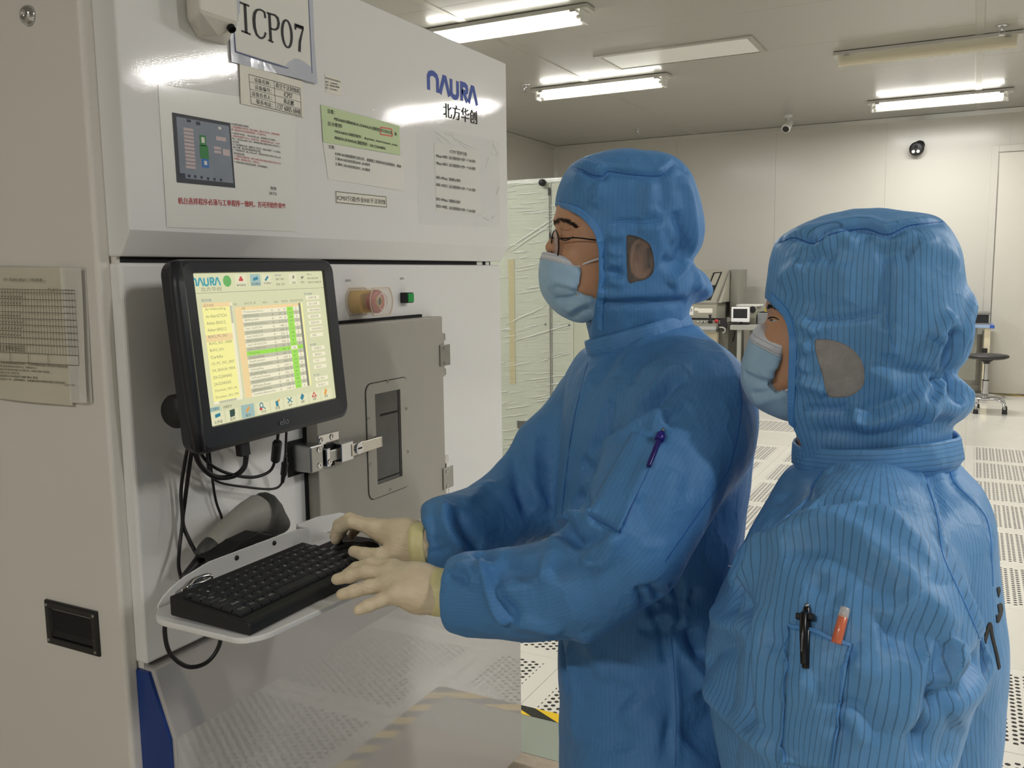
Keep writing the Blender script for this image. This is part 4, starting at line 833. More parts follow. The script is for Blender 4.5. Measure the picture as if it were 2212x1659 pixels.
for k, t_ in enumerate(('新建步骤', '插入步骤', '删除步骤选择', '复制步骤', '粘贴步骤', '修改当前步骤参数', '保存')): it.append((t_, 0.848, 0.207 + 0.048 * k, 0.848 + 0.018 * min(5, len(t_)), 0.016))
for k, t_ in enumerate(('新建配方', '删除配方', '打开', '另存为')): it.append((t_, 0.85, 0.597 + 0.048 * k, 0.85 + 0.016 * len(t_), 0.016))
for k, t_ in enumerate(('导入配方', '导出配方')): it.append((t_, 0.85, 0.832 + 0.048 * k, 0.915, 0.016))
stext(it, 'screen_print', m_dk, 0.0006)
bl_ = [('配方列表', 0.045, 0.187, 0.11, 0.02), ('配方步骤编辑', 0.815, 0.178, 0.885, 0.016), ('配方编辑', 0.818, 0.565, 0.87, 0.016), ('导入导出', 0.818, 0.80, 0.87, 0.016), ('通讯状态', 0.59, 0.032, 0.64, 0.016)]
stext(bl_, 'screen_blue_print', me('screen_navy', (84, 100, 128)), 0.0006)
it = [('工艺配方', 0.015, 0.90, 0.07, 0.018), ('设备配方', 0.10, 0.90, 0.16, 0.018), ('主界面', 0.03, 0.99, 0.085, 0.02), ('监控', 0.137, 0.99, 0.175, 0.02), ('配方', 0.25, 0.99, 0.285, 0.02), ('手动', 0.365, 0.988, 0.40, 0.02), ('配置', 0.475, 0.986, 0.51, 0.02), ('维护', 0.58, 0.984, 0.61, 0.02), ('报警', 0.685, 0.982, 0.715, 0.02), ('报警', 0.79, 0.98, 0.82, 0.02), ('登录', 0.895, 0.978, 0.925, 0.02),
      ('蜂鸣静音', 0.295, 0.095, 0.362, 0.018), ('自动模式', 0.405, 0.09, 0.47, 0.018), ('手动模式', 0.495, 0.088, 0.555, 0.018), ('模式: 自动', 0.595, 0.06, 0.66, 0.016), ('腔体: 正常', 0.595, 0.098, 0.66, 0.016), ('登录', 0.725, 0.09, 0.755, 0.016), ('退出', 0.80, 0.088, 0.83, 0.016), ('用户: v2', 0.86, 0.03, 0.90, 0.014), ('权限: 设备工程师', 0.86, 0.06, 0.955, 0.014), ('2020/12/13 08:27:39', 0.86, 0.09, 0.98, 0.014)]
stext(it, 'screen_caption', me('screen_caption_ink', (62, 62, 54)), 0.0006)
mb = MB(); mb.lathe(pl(0.232, 0.055, 0.0004), eN, [(0.0095, 0), (0.0095, 0.0002), (0.0001, 0.0002)], 20); obj('status_lamp', mb, me('screen_lamp_green', (92, 164, 84)), screen)
def icon(nm, segs, wd, mat, c=0.0007):
    mb = MB()
    for sgm in segs:
        O = pl(0, 1, c); mb.stroke([(x * 2 * SW, (1 - y) * 2 * SH) for x, y in sgm], wd, O, eR, -eD, 0.0001)
    obj(nm, mb, mat, screen)
m_teal = me('screen_icon_teal', (40, 120, 140)); m_redi = me('screen_icon_red', (190, 60, 60)); m_ori = me('screen_icon_orange', (220, 150, 60)); m_dkg = me('screen_icon_dark', (46, 70, 60))
icon('icon_computer', [[(0.04, 0.935), (0.075, 0.928)], [(0.04, 0.944), (0.075, 0.937)]], 0.0035, m_teal); icon('icon_operator', [[(0.14, 0.93), (0.175, 0.925)], [(0.14, 0.945), (0.175, 0.94)], [(0.14, 0.958), (0.172, 0.953)]], 0.005, m_dkg)
icon('icon_recipe', [[(0.255, 0.955), (0.28, 0.925)]], 0.004, m_ori); icon('icon_search', [[(0.37 + 0.012 * math.cos(a), 0.932 + 0.016 * math.sin(a)) for a in np.linspace(0, 6.28, 13)], [(0.38, 0.945), (0.398, 0.962)]], 0.0018, m_teal)
icon('icon_cross', [[(0.355, 0.963), (0.372, 0.949)], [(0.355, 0.949), (0.372, 0.963)]], 0.003, m_redi); icon('icon_flask', [[(0.48, 0.945), (0.5, 0.942)]], 0.010, m_teal); icon('icon_flask_tip', [[(0.5, 0.93), (0.512, 0.918)]], 0.004, m_ori)
icon('icon_tools', [[(0.575, 0.958), (0.612, 0.92)], [(0.575, 0.92), (0.612, 0.958)]], 0.0022, m_teal); icon('icon_log', [[(0.69, 0.952), (0.708, 0.918)]], 0.008, m_teal); icon('icon_alarm', [[(0.785, 0.952), (0.803, 0.92), (0.821, 0.95), (0.785, 0.952)]], 0.002, m_redi); icon('icon_key', [[(0.915, 0.915), (0.90, 0.955)]], 0.006, m_ori)
icon('icon_siren', [[(0.315, 0.05), (0.345, 0.05)], [(0.322, 0.035), (0.338, 0.035)]], 0.004, m_redi); icon('icon_mode', [[(0.42, 0.05), (0.455, 0.04)]], 0.005, m_teal); icon('icon_hand', [[(0.51, 0.06), (0.535, 0.03)]], 0.004, m_teal); icon('icon_user', [[(0.735, 0.05), (0.745, 0.03)], [(0.805, 0.05), (0.825, 0.04)]], 0.004, m_md)
mb = MB(); text_into(mb, 'elo', Q(-0.012, -0.148, 0.0076), Q(0.012, -0.148, 0.0076), 0.011, eN, 0.0016, 1); obj('bezel_mark', mb, pbr('grey_mark', (120, 122, 126), 0.5, var=0.05), mo)
obj('front_glass', MB().prism([pl(0, 0, 0.0011), pl(0, 1, 0.0011), pl(1, 1, 0.0011), pl(1, 0, 0.0011)], eN * 0.0006), clear('screen_glass', (1, 1, 1, 1), 0.02, 0.03, 0.5), screen)
# ================================================================== TRAY, KEYBOARD, MOUSE, SCANNER, CABLES
ZT = 1.0
M_tray = pbr('white_tray_paint', (232, 231, 229), 0.38, coat=0.25, coat_rough=0.15, var=0.02)
tray = empty('keyboard_tray'); tag(tray, 'white sheet-metal keyboard tray with an upright rear flange, fixed to the machine', 'shelf')
XFL = -1.082
def rpath(pts, r=0.02, n=5):                              # rounded polygon corners in 2-D
    out = []; N = len(pts)
    for i in range(N):
        p, a, b = np.array(pts[i], float), np.array(pts[i - 1], float), np.array(pts[(i + 1) % N], float)
        da, db = (a - p) / np.linalg.norm(a - p), (b - p) / np.linalg.norm(b - p); rr = min(r, 0.45 * np.linalg.norm(a - p), 0.45 * np.linalg.norm(b - p))
        for k in range(n + 1): t = k / n; out.append((1 - t) ** 2 * (p + da * rr) + 2 * t * (1 - t) * p + t * t * (p + db * rr))
    return out
TYL, TYR, TXF = 0.868, 1.33, -0.862
pl_ = rpath([(XFL - 0.006, TYL + 0.036), (XFL + 0.03, TYL), (TXF - 0.02, TYL), (TXF, TYL + 0.03), (TXF + 0.03, TYR), (XFL - 0.05, TYR), (XFL - 0.05, 1.09), (XFL - 0.006, 1.05)], 0.03)
obj('tray_plate', MB().prism([(a, b, ZT - 0.009) for a, b in pl_], (0, 0, 0.009)), M_tray, tray, bevel=0.0025, seg=3)
fl = [onX(*q, XFL) for q in ((342, 1308), (352, 1290), (372, 1268), (400, 1245), (453, 1213), (530, 1184), (594, 1160), (640, 1144), (668, 1141))]
fl = [(XFL, p[1], p[2]) for p in fl]
base = [(XFL, fl[-1][1], ZT - 0.003), (XFL, fl[0][1], ZT - 0.003)]
flo = obj('rear_flange', MB().prism(fl + base, (-0.003, 0, 0)), M_tray, tray, bevel=0.0012)
fy = fl[-1][1]; fz = fl[-1][2]
obj('rear_flange', MB().prism([(XFL - 0.03, fy + 0.002, ZT - 0.003), (XFL - 0.03, fy + 0.002, fz + 0.003), (XFL - 0.03, fy + 0.06, fz + 0.003), (XFL - 0.03, fy + 0.13, fz - 0.006), (XFL - 0.03, fy + 0.17, ZT + 0.012), (XFL - 0.03, fy + 0.18, ZT - 0.003)], (-0.003, 0, 0)), M_tray, tray, bevel=0.0012)
obj('flange_return', MB().box((XFL - 0.03, fy - 0.002, ZT + 0.012), (XFL - 0.003, fy + 0.001, fz)), M_tray, tray)
for px, py in ((511, 1205), (592, 1173)):
    p = onX(px, py, XFL); obj('screw', MB().lathe(p, NX, [(0.0045, 0), (0.004, 0.002), (0.002, 0.003), (0.0002, 0.003)], 12), M_black, tray)
for yb_ in (1.10, 1.22): obj('bracket', MB().box((XD + 0.0004, yb_, ZT - 0.05), (XFL - 0.05, yb_ + 0.06, ZT - 0.0095)), M_tray, tray)
# shackle hung on the flange
sh = [onX(*q, XFL + 0.012) for q in ((392, 1277), (400, 1268), (408, 1262), (420, 1255), (435, 1249), (448, 1243), (452, 1247), (440, 1256), (425, 1263), (410, 1270), (398, 1278))]
mb = MB().tube(bezier([p + np.array([0.004 * math.sin(k * 1.3), 0, 0]) for k, p in enumerate(sh)], 44), 0.0042, 8)
o = obj('shackle', mb, M_chrome, None, smooth=True); tag(o, 'shiny chrome shackle lying between keyboard and tray flange', 'shackle')
# keyboard
kb = empty('keyboard'); tag(kb, 'compact black keyboard on the white tray', 'keyboard')
M_kb = pbr('black_keyboard_case', (27, 28, 30), 0.5, var=0.12, vscale=60, bump=0.05, bscale=900); M_key = pbr('black_key', (36, 37, 40), 0.48, var=0.1, vscale=80)
M_leg = pbr('white_key_legend', (196, 198, 200), 0.6, var=0.05)
KX0, KX1, KY0, KY1 = -1.034, -0.877, 0.881, 1.176          # rear / front, left / right
zr_, zf_ = ZT + 0.034, ZT + 0.020
case = MB().prism([(KX0, KY0, ZT + 0.004), (KX0, KY0, zr_), (KX1 - 0.004, KY0, zf_), (KX1, KY0, zf_ - 0.004), (KX1, KY0, ZT + 0.0006), (KX1 - 0.02, KY0, ZT + 0.0006)], (0, KY1 - KY0, 0))
obj('case', case, M_kb, kb, bevel=0.003, seg=3)
slope = (zf_ - zr_) / (KX1 - KX0); KN = np.array([-slope, 0, 1.0]); KN /= np.linalg.norm(KN); KF = np.array([1, 0, slope]); KF /= np.linalg.norm(KF)
def KP(u, v, h_=0.0): return np.array([KX0, KY0, zr_]) + KF * u + LY * v + KN * h_
U_ = (KY1 - KY0 - 0.016) / 14.5; RH = 0.0203
rows_k = [(0.020, [('Esc', 1), ('F1', 1), ('F2', 1), ('F3', 1), ('F4', 1), ('F5', 1), ('F6', 1), ('F7', 1), ('F8', 1), ('F9', 1), ('F10', 1), ('F11', 1), ('F12', 1), ('Num', .75), ('Prt', .75)], 0.011),
          (0.034, [('`', .9)] + [(c_, 1) for c_ in '1234567890-='] + [('Bksp', 1.6)], RH), (0.034 + RH, [('Tab', 1.4)] + [(c_, 1) for c_ in 'QWERTYUIOP[]'] + [('Del', 1.1)], RH),
          (0.034 + 2 * RH, [('Caps', 1.7)] + [(c_, 1) for c_ in "ASDFGHJKL;'"] + [('Enter', 1.8)], RH), (0.034 + 3 * RH, [('Shift', 2.1)] + [(c_, 1) for c_ in 'ZXCVBNM,./'] + [('Up', 1), ('Shift', 1.4)], RH),
          (0.034 + 4 * RH, [('Ctrl', 1.2), ('Fn', 1), ('Win', 1), ('Alt', 1.1), ('', 4.6), ('Alt', 1), ('Ins', .8), ('Del', .8), ('Lt', 1), ('Dn', 1), ('Rt', 1)], RH)]
kcache, lcache = {}, {}
rotK = Matrix(((LY[0], -KF[0], KN[0]), (LY[1], -KF[1], KN[1]), (LY[2], -KF[2], KN[2]))).to_4x4()
for u0, ks, hgt in rows_k:
    v = 0.008; tot = sum(k[1] for k in ks); sc = (KY1 - KY0 - 0.016) / tot
    for t_, wd in ks:
        wv = wd * sc; key = (round(wv, 4), hgt)
        if key not in kcache:
            a, b = wv / 2 - 0.0007, hgt / 2 - 0.0007; ti = 0.0028 if hgt > 0.015 else 0.0012; H = 0.0062 if hgt > 0.015 else 0.0036
            kcache[key] = MB().rings([[(-a, -b, 0.0003), (a, -b, 0.0003), (a, b, 0.0003), (-a, b, 0.0003)], [(-a + ti * .3, -b + ti * .3, H * 0.5), (a - ti * .3, -b + ti * .3, H * 0.5), (a - ti * .3, b - ti * .3, H * 0.5), (-a + ti * .3, b - ti * .3, H * 0.5)],
                                      [(-a + ti, -b + ti, H), (a - ti, -b + ti, H), (a - ti, b - ti * 0.5, H), (-a + ti, b - ti * 0.5, H)]]).mesh('key'); kcache[key].materials.append(M_key)
        o = link('key', kcache[key], kb); P = KP(u0 + hgt / 2, v + wv / 2); o.matrix_local = Matrix.Translation(Vector(P)) @ rotK
        if t_:
            if (t_, hgt) not in lcache:
                mb = MB(); hh = 0.0046 if hgt > 0.015 else 0.003; ww = hh * 0.62 * len(t_); text_into(mb, t_, (-ww / 2, -hh * 0.1, 0), (ww / 2, -hh * 0.1, 0), hh, (0, 0, 1), (0.0062 if hgt > 0.015 else 0.0036) + 0.0001)
                lcache[(t_, hgt)] = mb.mesh('legend'); lcache[(t_, hgt)].materials.append(M_leg)
            l_ = link('legend', lcache[(t_, hgt)], o)
        v += wv
# mouse pad and mouse
o = obj('mouse_pad', MB().box((-1.06, 1.185, ZT + 0.0002), (-0.885, 1.33, ZT + 0.002)), pbr('dark_pad', (52, 46, 50), 0.8, var=0.2, vscale=120), None, bevel=0.0005); tag(o, 'thin dark mouse pad under the black mouse', 'mouse pad')
MC = onZ(768, 1190, ZT + 0.018)
mo_ = empty('mouse'); tag(mo_, 'black computer mouse under the far gloved hand', 'mouse')
md = np.array([-0.95, 0.0, 0]); md = np.array([-0.93, -0.36, 0.0]); md /= np.linalg.norm(md); ms = np.array([-md[1], md[0], 0])
rg = []
for t in np.linspace(-1, 1, 17):
    q = math.sqrt(max(0.0, 1 - t * t)) ; wd = 0.031 * q ** 0.7; ht = 0.034 * (q ** 0.55) * (1 - 0.12 * t)
    ring = []
    for a in np.linspace(0, math.pi, 13): ring.append(np.array([MC[0], MC[1], ZT + 0.0024]) + md * (t * 0.052) + ms * (wd * math.cos(a)) + np.array([0, 0, ht * math.sin(a) ** 0.8]))
    rg.append(ring)
obj('shell', MB().rings(rg), pbr('black_mouse_shell', (22, 22, 24), 0.3, coat=0.3, var=0.1, vscale=50), mo_, smooth=True)
obj('wheel', MB().lathe(np.array([MC[0], MC[1], ZT + 0.0335]) + md * 0.030 - ms * 0.004, ms, [(0.006, 0), (0.008, 0.002), (0.008, 0.006), (0.006, 0.008)], 14), M_black, mo_)
# barcode scanner behind the flange
sc_ = empty('barcode_scanner'); tag(sc_, 'grey handheld barcode scanner with dark hood, in a holder behind the tray flange', 'barcode scanner')
XSC = -1.142; sp_ = lambda x, y: onX(x, y, XSC)
def loft(secs, name, mat, flat=0.85, n=18):
    """secs: (px, py, half width in m) along a path on the plane x = XSC"""
    C_ = [sp_(x, y) for x, y, *_ in secs]; rs = []
    for i, s_ in enumerate(secs):
        t_ = C_[min(i + 1, len(C_) - 1)] - C_[max(i - 1, 0)]; t_ /= np.linalg.norm(t_); side = np.cross(t_, NX); a = s_[2]; b = s_[3] if len(s_) > 3 else a * flat
        rs.append([C_[i] + side * a * math.cos(q) + NX * b * math.sin(q) for q in np.linspace(0, 2 * math.pi, n, endpoint=False)])
    return obj(name, MB().rings(rs), mat, sc_, smooth=True)
M_sg = pbr('grey_scanner_plastic', (150, 148, 138), 0.5, var=0.06, vscale=20); M_sd = pbr('dark_scanner_rubber', (62, 62, 58), 0.55, var=0.1, vscale=30)
loft([(452, 1192, 0.019), (466, 1177, 0.0245), (490, 1152, 0.0255), (512, 1133, 0.027), (534, 1121, 0.033), (552, 1116, 0.040, 0.034), (560, 1117, 0.034, 0.034)], 'grip', M_sg)
loft([(432, 1208, 0.008), (436, 1204, 0.017), (446, 1196, 0.0215), (458, 1184, 0.0225), (464, 1178, 0.0215)], 'grip_end', M_sd)
loft([(555, 1115, 0.040, 0.036), (558, 1116, 0.0465, 0.041), (566, 1119, 0.0470, 0.041), (578, 1123, 0.041, 0.038), (592, 1128, 0.028, 0.031), (604, 1132, 0.020, 0.024), (609, 1134, 0.016, 0.02)], 'hood', M_sd)
obj('window', MB().obox(sp_(606, 1130) + NX * 0.004, (0.003, 0.0, 0), (0, 0.012, 0.003), (0, -0.004, 0.014)), M_black, sc_, bevel=0.001)
obj('trigger', MB().tube(bezier([sp_(*q) + NX * 0.029 for q in ((541, 1150), (549, 1148), (555, 1152), (550, 1158), (542, 1160))], 12), 0.0035, 8), M_black, sc_, smooth=True)
obj('holder', MB().prism([onX(*q, XFL - 0.006) for q in ((470, 1212), (520, 1170), (560, 1150), (590, 1155), (588, 1162), (560, 1172), (520, 1190))], (-0.05, 0, 0)), M_black, sc_, bevel=0.002)
obj('strain_relief', MB().tube([sp_(434, 1206), sp_(420, 1222), sp_(402, 1240), sp_(392, 1252)], [0.010, 0.0085, 0.006, 0.0045], 10), M_black, sc_, smooth=True)
# cables
M_cab = pbr('black_cable', (18, 18, 20), 0.45, var=0.1, vscale=60)
def cable(name, label, pts, r, plane=None, parent=None, thing=True):
    P = [np.asarray(onX(x, y, X)) for x, y, X in pts]; o = obj(name, MB().tube(bezier(P, 60), r, 8), M_cab, parent, smooth=True)
    if thing: tag(o, label, 'cable', 'black cables below the monitor')
    return o
cable('cable', 'thin black cable hanging nearest the machine corner down to the tray', [(418, 915, -1.13), (402, 985, -1.17), (391, 1060, -1.195), (394, 1125, -1.195), (388, 1180, -1.19), (386, 1225, -1.17), (396, 1262, -1.14)], 0.0032)
cable('cable', 'black scanner cable crossing the corner cable on its way to the grip', [(424, 920, -1.12), (412, 990, -1.17), (399, 1085, -1.2), (395, 1130, -1.2), (408, 1165, -1.19), (420, 1188, -1.18), (432, 1208, -1.15)], 0.0036)
dv = cable('cable', 'thick black video cable looping from the big plug under the monitor', [(532, 985, -1.10), (527, 1010, -1.13), (505, 1028, -1.16), (465, 1030, -1.17), (432, 1003, -1.17), (420, 960, -1.15), (416, 915, -1.12)], 0.0048)
obj('plug', MB().obox(onX(524, 965, -1.10), (0.007, 0, 0), eR * 0.0115, eD * 0.0155), M_black, dv, bevel=0.002)
pw = cable('cable', 'black cable with a cylindrical ferrite core under the monitor', [(603, 915, -1.10), (599, 955, -1.12), (594, 995, -1.15), (580, 1020, -1.16), (540, 1031, -1.17), (480, 1018, -1.18), (437, 985, -1.18), (422, 925, -1.13)], 0.0030)
obj('ferrite_core', MB().tube([onX(600, 953, -1.12), onX(599, 957, -1.122), onX(595, 993, -1.145), onX(594, 997, -1.147)], [0.006, 0.0088, 0.0088, 0.006], 14), M_black, pw, smooth=False)
cn = cable('cable', 'black cable with an inline connector, the rightmost under the monitor', [(619, 905, -1.10), (618, 950, -1.12), (615, 1000, -1.16), (610, 1040, -1.18), (590, 1056, -1.185), (530, 1052, -1.19), (470, 1040, -1.19), (450, 1010, -1.19), (447, 940, -1.14)], 0.0024)
obj('connector', MB().tube([onX(617, 985, -1.15), onX(616, 1000, -1.158), onX(615.5, 1001, -1.16), onX(613, 1024, -1.172), onX(612.5, 1026, -1.173), onX(610, 1042, -1.18)], [0.0035, 0.0042, 0.0068, 0.0068, 0.005, 0.0035], 12), M_black, cn)
cable('cable', 'thin black cable dropping straight behind the scanner head', [(449, 940, -1.15), (457, 1020, -1.2), (466, 1080, -1.208), (478, 1115, -1.208), (486, 1145, -1.208)], 0.0024)
cable('cable', 'black cable hanging in a loop below the white tray', [(362, 1322, -1.10), (356, 1365, -1.10), (368, 1412, -1.10), (405, 1440, -1.10), (445, 1432, -1.09), (472, 1398, -1.08), (481, 1350, -1.07)], 0.0036)
# ================================================================== THINGS STANDING FURTHER BACK
# film-wrapped cabinet behind the machine
YW = 4.3; PW = lambda x, y: onY(x, y, YW)
ztop = PW(1150, 388)[2]; xr = PW(1237, 700)[0]; xl = -2.95
M_cabw = pbr('pale_green_cabinet', (206, 212, 190), 0.4, coat=0.2, var=0.03, vscale=4)
wc = empty('wrapped_cabinet'); tag(wc, 'tall pale cabinet wrapped in shiny stretch film, between the white machine and the man', 'cabinet')
obj('body', MB().box((xl, YW + 0.02, 0.0006), (xr, YW + 0.9, ztop)), M_cabw, wc, bevel=0.004)
xs = PW(1190, 500)[0]
obj('door_panel', MB().box((xl + 0.01, YW + 0.004, 0.08), (xs - 0.003, YW + 0.0195, ztop - 0.012)), M_cabw, wc, bevel=0.003)
obj('door_panel', MB().box((xs + 0.003, YW + 0.004, 0.08), (xr - 0.004, YW + 0.0195, ztop - 0.012)), M_cabw, wc, bevel=0.003)
p = PW(1174, 395); obj('door_knob', MB().lathe((p[0], YW + 0.004, p[2]), (0, -1, 0), [(0.012, 0), (0.018, 0.01), (0.018, 0.028), (0.012, 0.034), (0.0003, 0.034)], 18), M_black, wc, smooth=True)
p = PW(1187, 414); obj('rod_catch', MB().box((p[0] - 0.006, YW - 0.006, p[2] - 0.02), (p[0] + 0.006, YW + 0.004, p[2] + 0.02)), M_black, wc)
p0, p1 = PW(1187, 405), PW(1188, 690); obj('locking_rod', MB().tube([(p0[0], YW - 0.003, p0[2]), (p0[0], YW - 0.003, 0.3)], 0.0035, 8), M_steel, wc)
for q in ((1178, 701), (1229, 702)): p = PW(*q); obj('bolt', MB().lathe((p[0], YW + 0.0035, p[2]), (0, -1, 0), [(0.006, 0), (0.005, 0.004), (0.0003, 0.004)], 10), M_black, wc)
p = PW(1135, 917); obj('handle_slot', MB().box((p[0] - 0.05, YW - 0.002, p[2] - 0.025), (p[0] + 0.05, YW + 0.004, p[2] + 0.018)), M_black, wc)
p = PW(1105, 560); obj('packing_tape', MB().box((p[0] - 0.02, YW - 0.0015, 0.9), (p[0] + 0.015, YW + 0.0035, p[2])), clear('amber_tape', (0.80, 0.70, 0.36, 1), 0.55, 0.2), wc)
rs = np.random.default_rng(3)
M_filmf = pbr('stretch_film_fold', (250, 252, 244), 0.10, coat=1.0, coat_rough=0.03, var=0.01)
mb = MB()
def fold(x0, y0, x1, y1, r=0.0022):
    n = 7; P = []
    for k in range(n):
        t = k / (n - 1); q = PW(x0 + (x1 - x0) * t, y0 + (y1 - y0) * t + rs.normal(0, 0.5)); P.append((q[0], YW + 0.001 - 0.002 * math.sin(math.pi * t), q[2]))
    mb.tube(P, [r * (0.25 + 0.75 * math.sin(math.pi * min(1, max(0, (k + 0.3) / (n - 0.4))))) for k in range(n)], 5)
for k in range(120):
    y = rs.uniform(398, 1000); x0 = rs.uniform(1070, 1200); L = rs.uniform(12, 60); sl = -0.05 if y < 540 else -0.12 - 0.15 * (y - 540) / 300 * (y < 800)
    fold(x0, y, min(1233, x0 + L), y + sl * L, rs.uniform(0.0008, 0.0026))
for a in ((1090, 541, 1216, 458), (1100, 545, 1210, 470), (1092, 700, 1180, 660), (1095, 740, 1235, 700)): fold(*a, 0.0035)
for k in range(5): fold(1060, 393 + 2.2 * k, 1225, 383 + 2.2 * k, 0.0022)
tag(obj('film_folds', mb, M_filmf, wc, smooth=True), kind='stuff')
t = NT('stretch_film'); t.b.inputs['Base Color'].default_value = (0.9, 0.93, 0.86, 1); t.b.inputs['Alpha'].default_value = 0.15; t.b.inputs['Roughness'].default_value = 0.08; t.bump(t.noise(5, 4, stretch=(1, 1, 26)), 0.8, 0.012)
obj('film', MB().box((xl - 0.004, YW - 0.004, 0.05), (xr + 0.004, YW - 0.0005, ztop + 0.003)), t.m, wc)

# ---- rear bench machine with a slanted hood
M_rm = pbr('grey_machine_paint', (132, 130, 118), 0.45, var=0.06, vscale=4); M_rm2 = pbr('grey_machine_face', (156, 153, 138), 0.42, var=0.05, vscale=4)
YR = 10.6; PR = lambda x, y, Y=YR: onY(x, y, Y)
rm = empty('bench_machine'); tag(rm, 'grey bench machine with a slanted hood and sign ending in 03, behind the man', 'machine')
g = lambda x, y: (1400 + x * 320 / 2212.0, 560 + y * 220 / 1521.0)
zt_, zm, zl_ = PR(*g(1000, 155))[2], PR(*g(800, 650))[2], PR(*g(800, 900))[2]
x0, x1, x2 = PR(*g(300, 400))[0], PR(*g(1015, 700))[0], PR(*g(1210, 160))[0]
obj('hood', MB().prism([(x0, YR + 0.05, zm), (x0, YR + 0.42, zt_), (x0, YR + 0.95, zt_), (x0, YR + 0.95, zm)], (x1 - x0 + 0.05, 0, 0)), M_rm2, rm, bevel=0.006)
obj('hood_side', MB().box((x1 + 0.055, YR + 0.45, zl_), (x2, YR + 0.95, zt_)), M_rm, rm, bevel=0.006)
def sl(x, y): q = PR(*g(x, y)); f = (q[2] - zm) / (zt_ - zm); return np.array([q[0], YR + 0.05 + 0.37 * f - 0.004, q[2]])
mbw = MB()
wq_ = [sl(855, 205), sl(985, 195), sl(910, 615), sl(800, 615)]
sN = np.array([0, -(zt_ - zm), 0.37]); sN /= np.linalg.norm(sN)
obj('hood_window', MB().prism([p + sN * 0.003 for p in wq_], sN * 0.004), M_black, rm)
obj('hood_handle', MB().prism([p + sN * 0.008 for p in (sl(880, 225), sl(965, 215), sl(930, 400), sl(850, 400))], sN * 0.004), M_rm2, rm)
obj('hood_trim', MB().tube([sl(1100, 170) + sN * 0.01, sl(1025, 640) + sN * 0.01], 0.008, 6), M_chrome, rm)
obj('front_box', MB().box((x0, YR, zl_), (x1, YR + 0.9, zm)), M_rm2, rm, bevel=0.004)
obj('box_lip', MB().box((x0, YR - 0.012, zm - 0.012), (x1 + 0.005, YR + 0.05, zm + 0.002)), M_steel, rm)
q0, q1 = PR(*g(575, 835)), PR(*g(680, 705)); obj('number_sign', MB().box((q0[0] - 0.3, YR - 0.008, q0[2]), (q1[0], YR - 0.0005, q1[2])), M_paper, rm)
mb = MB(); text_px(mb, '.03', g(585, 780), g(655, 780), 6.5, lambda x, y: onY(x, y, YR - 0.0085), NYm, 0.001, 1); obj('sign_lettering', mb, M_ink, rm)
q0, q1 = PR(*g(750, 800)), PR(*g(962, 735)); obj('data_label', MB().box((q0[0], YR - 0.004, q0[2]), (q1[0], YR - 0.0005, q1[2])), M_label, rm)
q0, q1 = PR(*g(690, 770)), PR(*g(750, 725)); obj('tape_label', MB().box((q0[0], YR - 0.003, q0[2]), (q1[0], YR - 0.0005, q1[2])), M_label, rm)
zc0, zc1 = PR(*g(800, 1035))[2], PR(*g(800, 975))[2]; xc = PR(*g(1060, 1000))[0]
obj('control_panel', MB().prism([(x0, YR - 0.16, zc1 - 0.005), (x0, YR - 0.002, zl_ + 0.005), (x0, YR - 0.002, zc0), (x0, YR - 0.16, zc0)], (xc - x0, 0, 0)), M_rm, rm, bevel=0.004)
obj('panel_edge', MB().box((x0, YR - 0.17, zc0 - 0.004), (xc + 0.003, YR - 0.158, zc1 - 0.012)), pbr('light_panel_edge', (176, 176, 172), 0.4, var=0.04), rm)
obj('dark_seam', MB().box((x0, YR - 0.02, zl_ - 0.004), (min(xc + 0.09, x2), YR + 0.02, zl_ + 0.018)), M_dark, rm)
pc = lambda x, y: np.array([PR(*g(x, y), YR - 0.1)[0], YR - 0.09, (zl_ + zc1) / 2 + 0.008])
obj('stop_knob', MB().lathe(pc(1018, 930), (0, -0.3, 1), [(0.022, 0), (0.024, 0.02), (0.016, 0.03), (0.0003, 0.03)], 16), M_redp, rm, smooth=True)
obj('joystick', MB().lathe(pc(925, 930), (0, -0.2, 1), [(0.03, 0), (0.02, 0.02), (0.012, 0.03), (0.012, 0.07), (0.022, 0.085), (0.0003, 0.09)], 14), M_black, rm, smooth=True)
for x_, y_ in ((740, 940), (800, 945), (820, 930), (840, 945), (820, 955)): c_ = pc(x_, y_); obj('panel_button', MB().box(c_ - [0.008, 0.008, 0.004], c_ + [0.008, 0.008, 0.006]), M_white_pl, rm)
xe = PR(*g(1080, 1060))[0]; zs = PR(*g(900, 1060))[2]
obj('shelf', MB().box((x0, YR - 0.2, zs - 0.012), (xe, YR + 0.9, zs + 0.012)), M_steel, rm)
obj('lower_cabinet', MB().box((x0, YR - 0.1, 0.0006), (xe - 0.02, YR + 0.9, zs - 0.012)), pbr('cream_cabinet', (196, 186, 158), 0.5, var=0.05), rm, bevel=0.004)
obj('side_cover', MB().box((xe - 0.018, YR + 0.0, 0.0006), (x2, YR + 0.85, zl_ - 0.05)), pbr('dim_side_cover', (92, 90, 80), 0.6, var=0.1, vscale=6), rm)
obj('panel_flap', MB().prism([PR(*g(1075, 900), YR - 0.05), PR(*g(1168, 872), YR - 0.05), PR(*g(1168, 1030), YR - 0.05), PR(*g(1075, 1010), YR - 0.05)], (0, 0.03, 0)), M_black, rm)
obj('hose', MB().tube(bezier([PR(*g(*q), YR - 0.06) for q in ((1060, 1020), (1110, 1018), (1145, 1040), (1145, 1080), (1110, 1100))], 16), 0.009, 8), M_alu, rm, smooth=True)
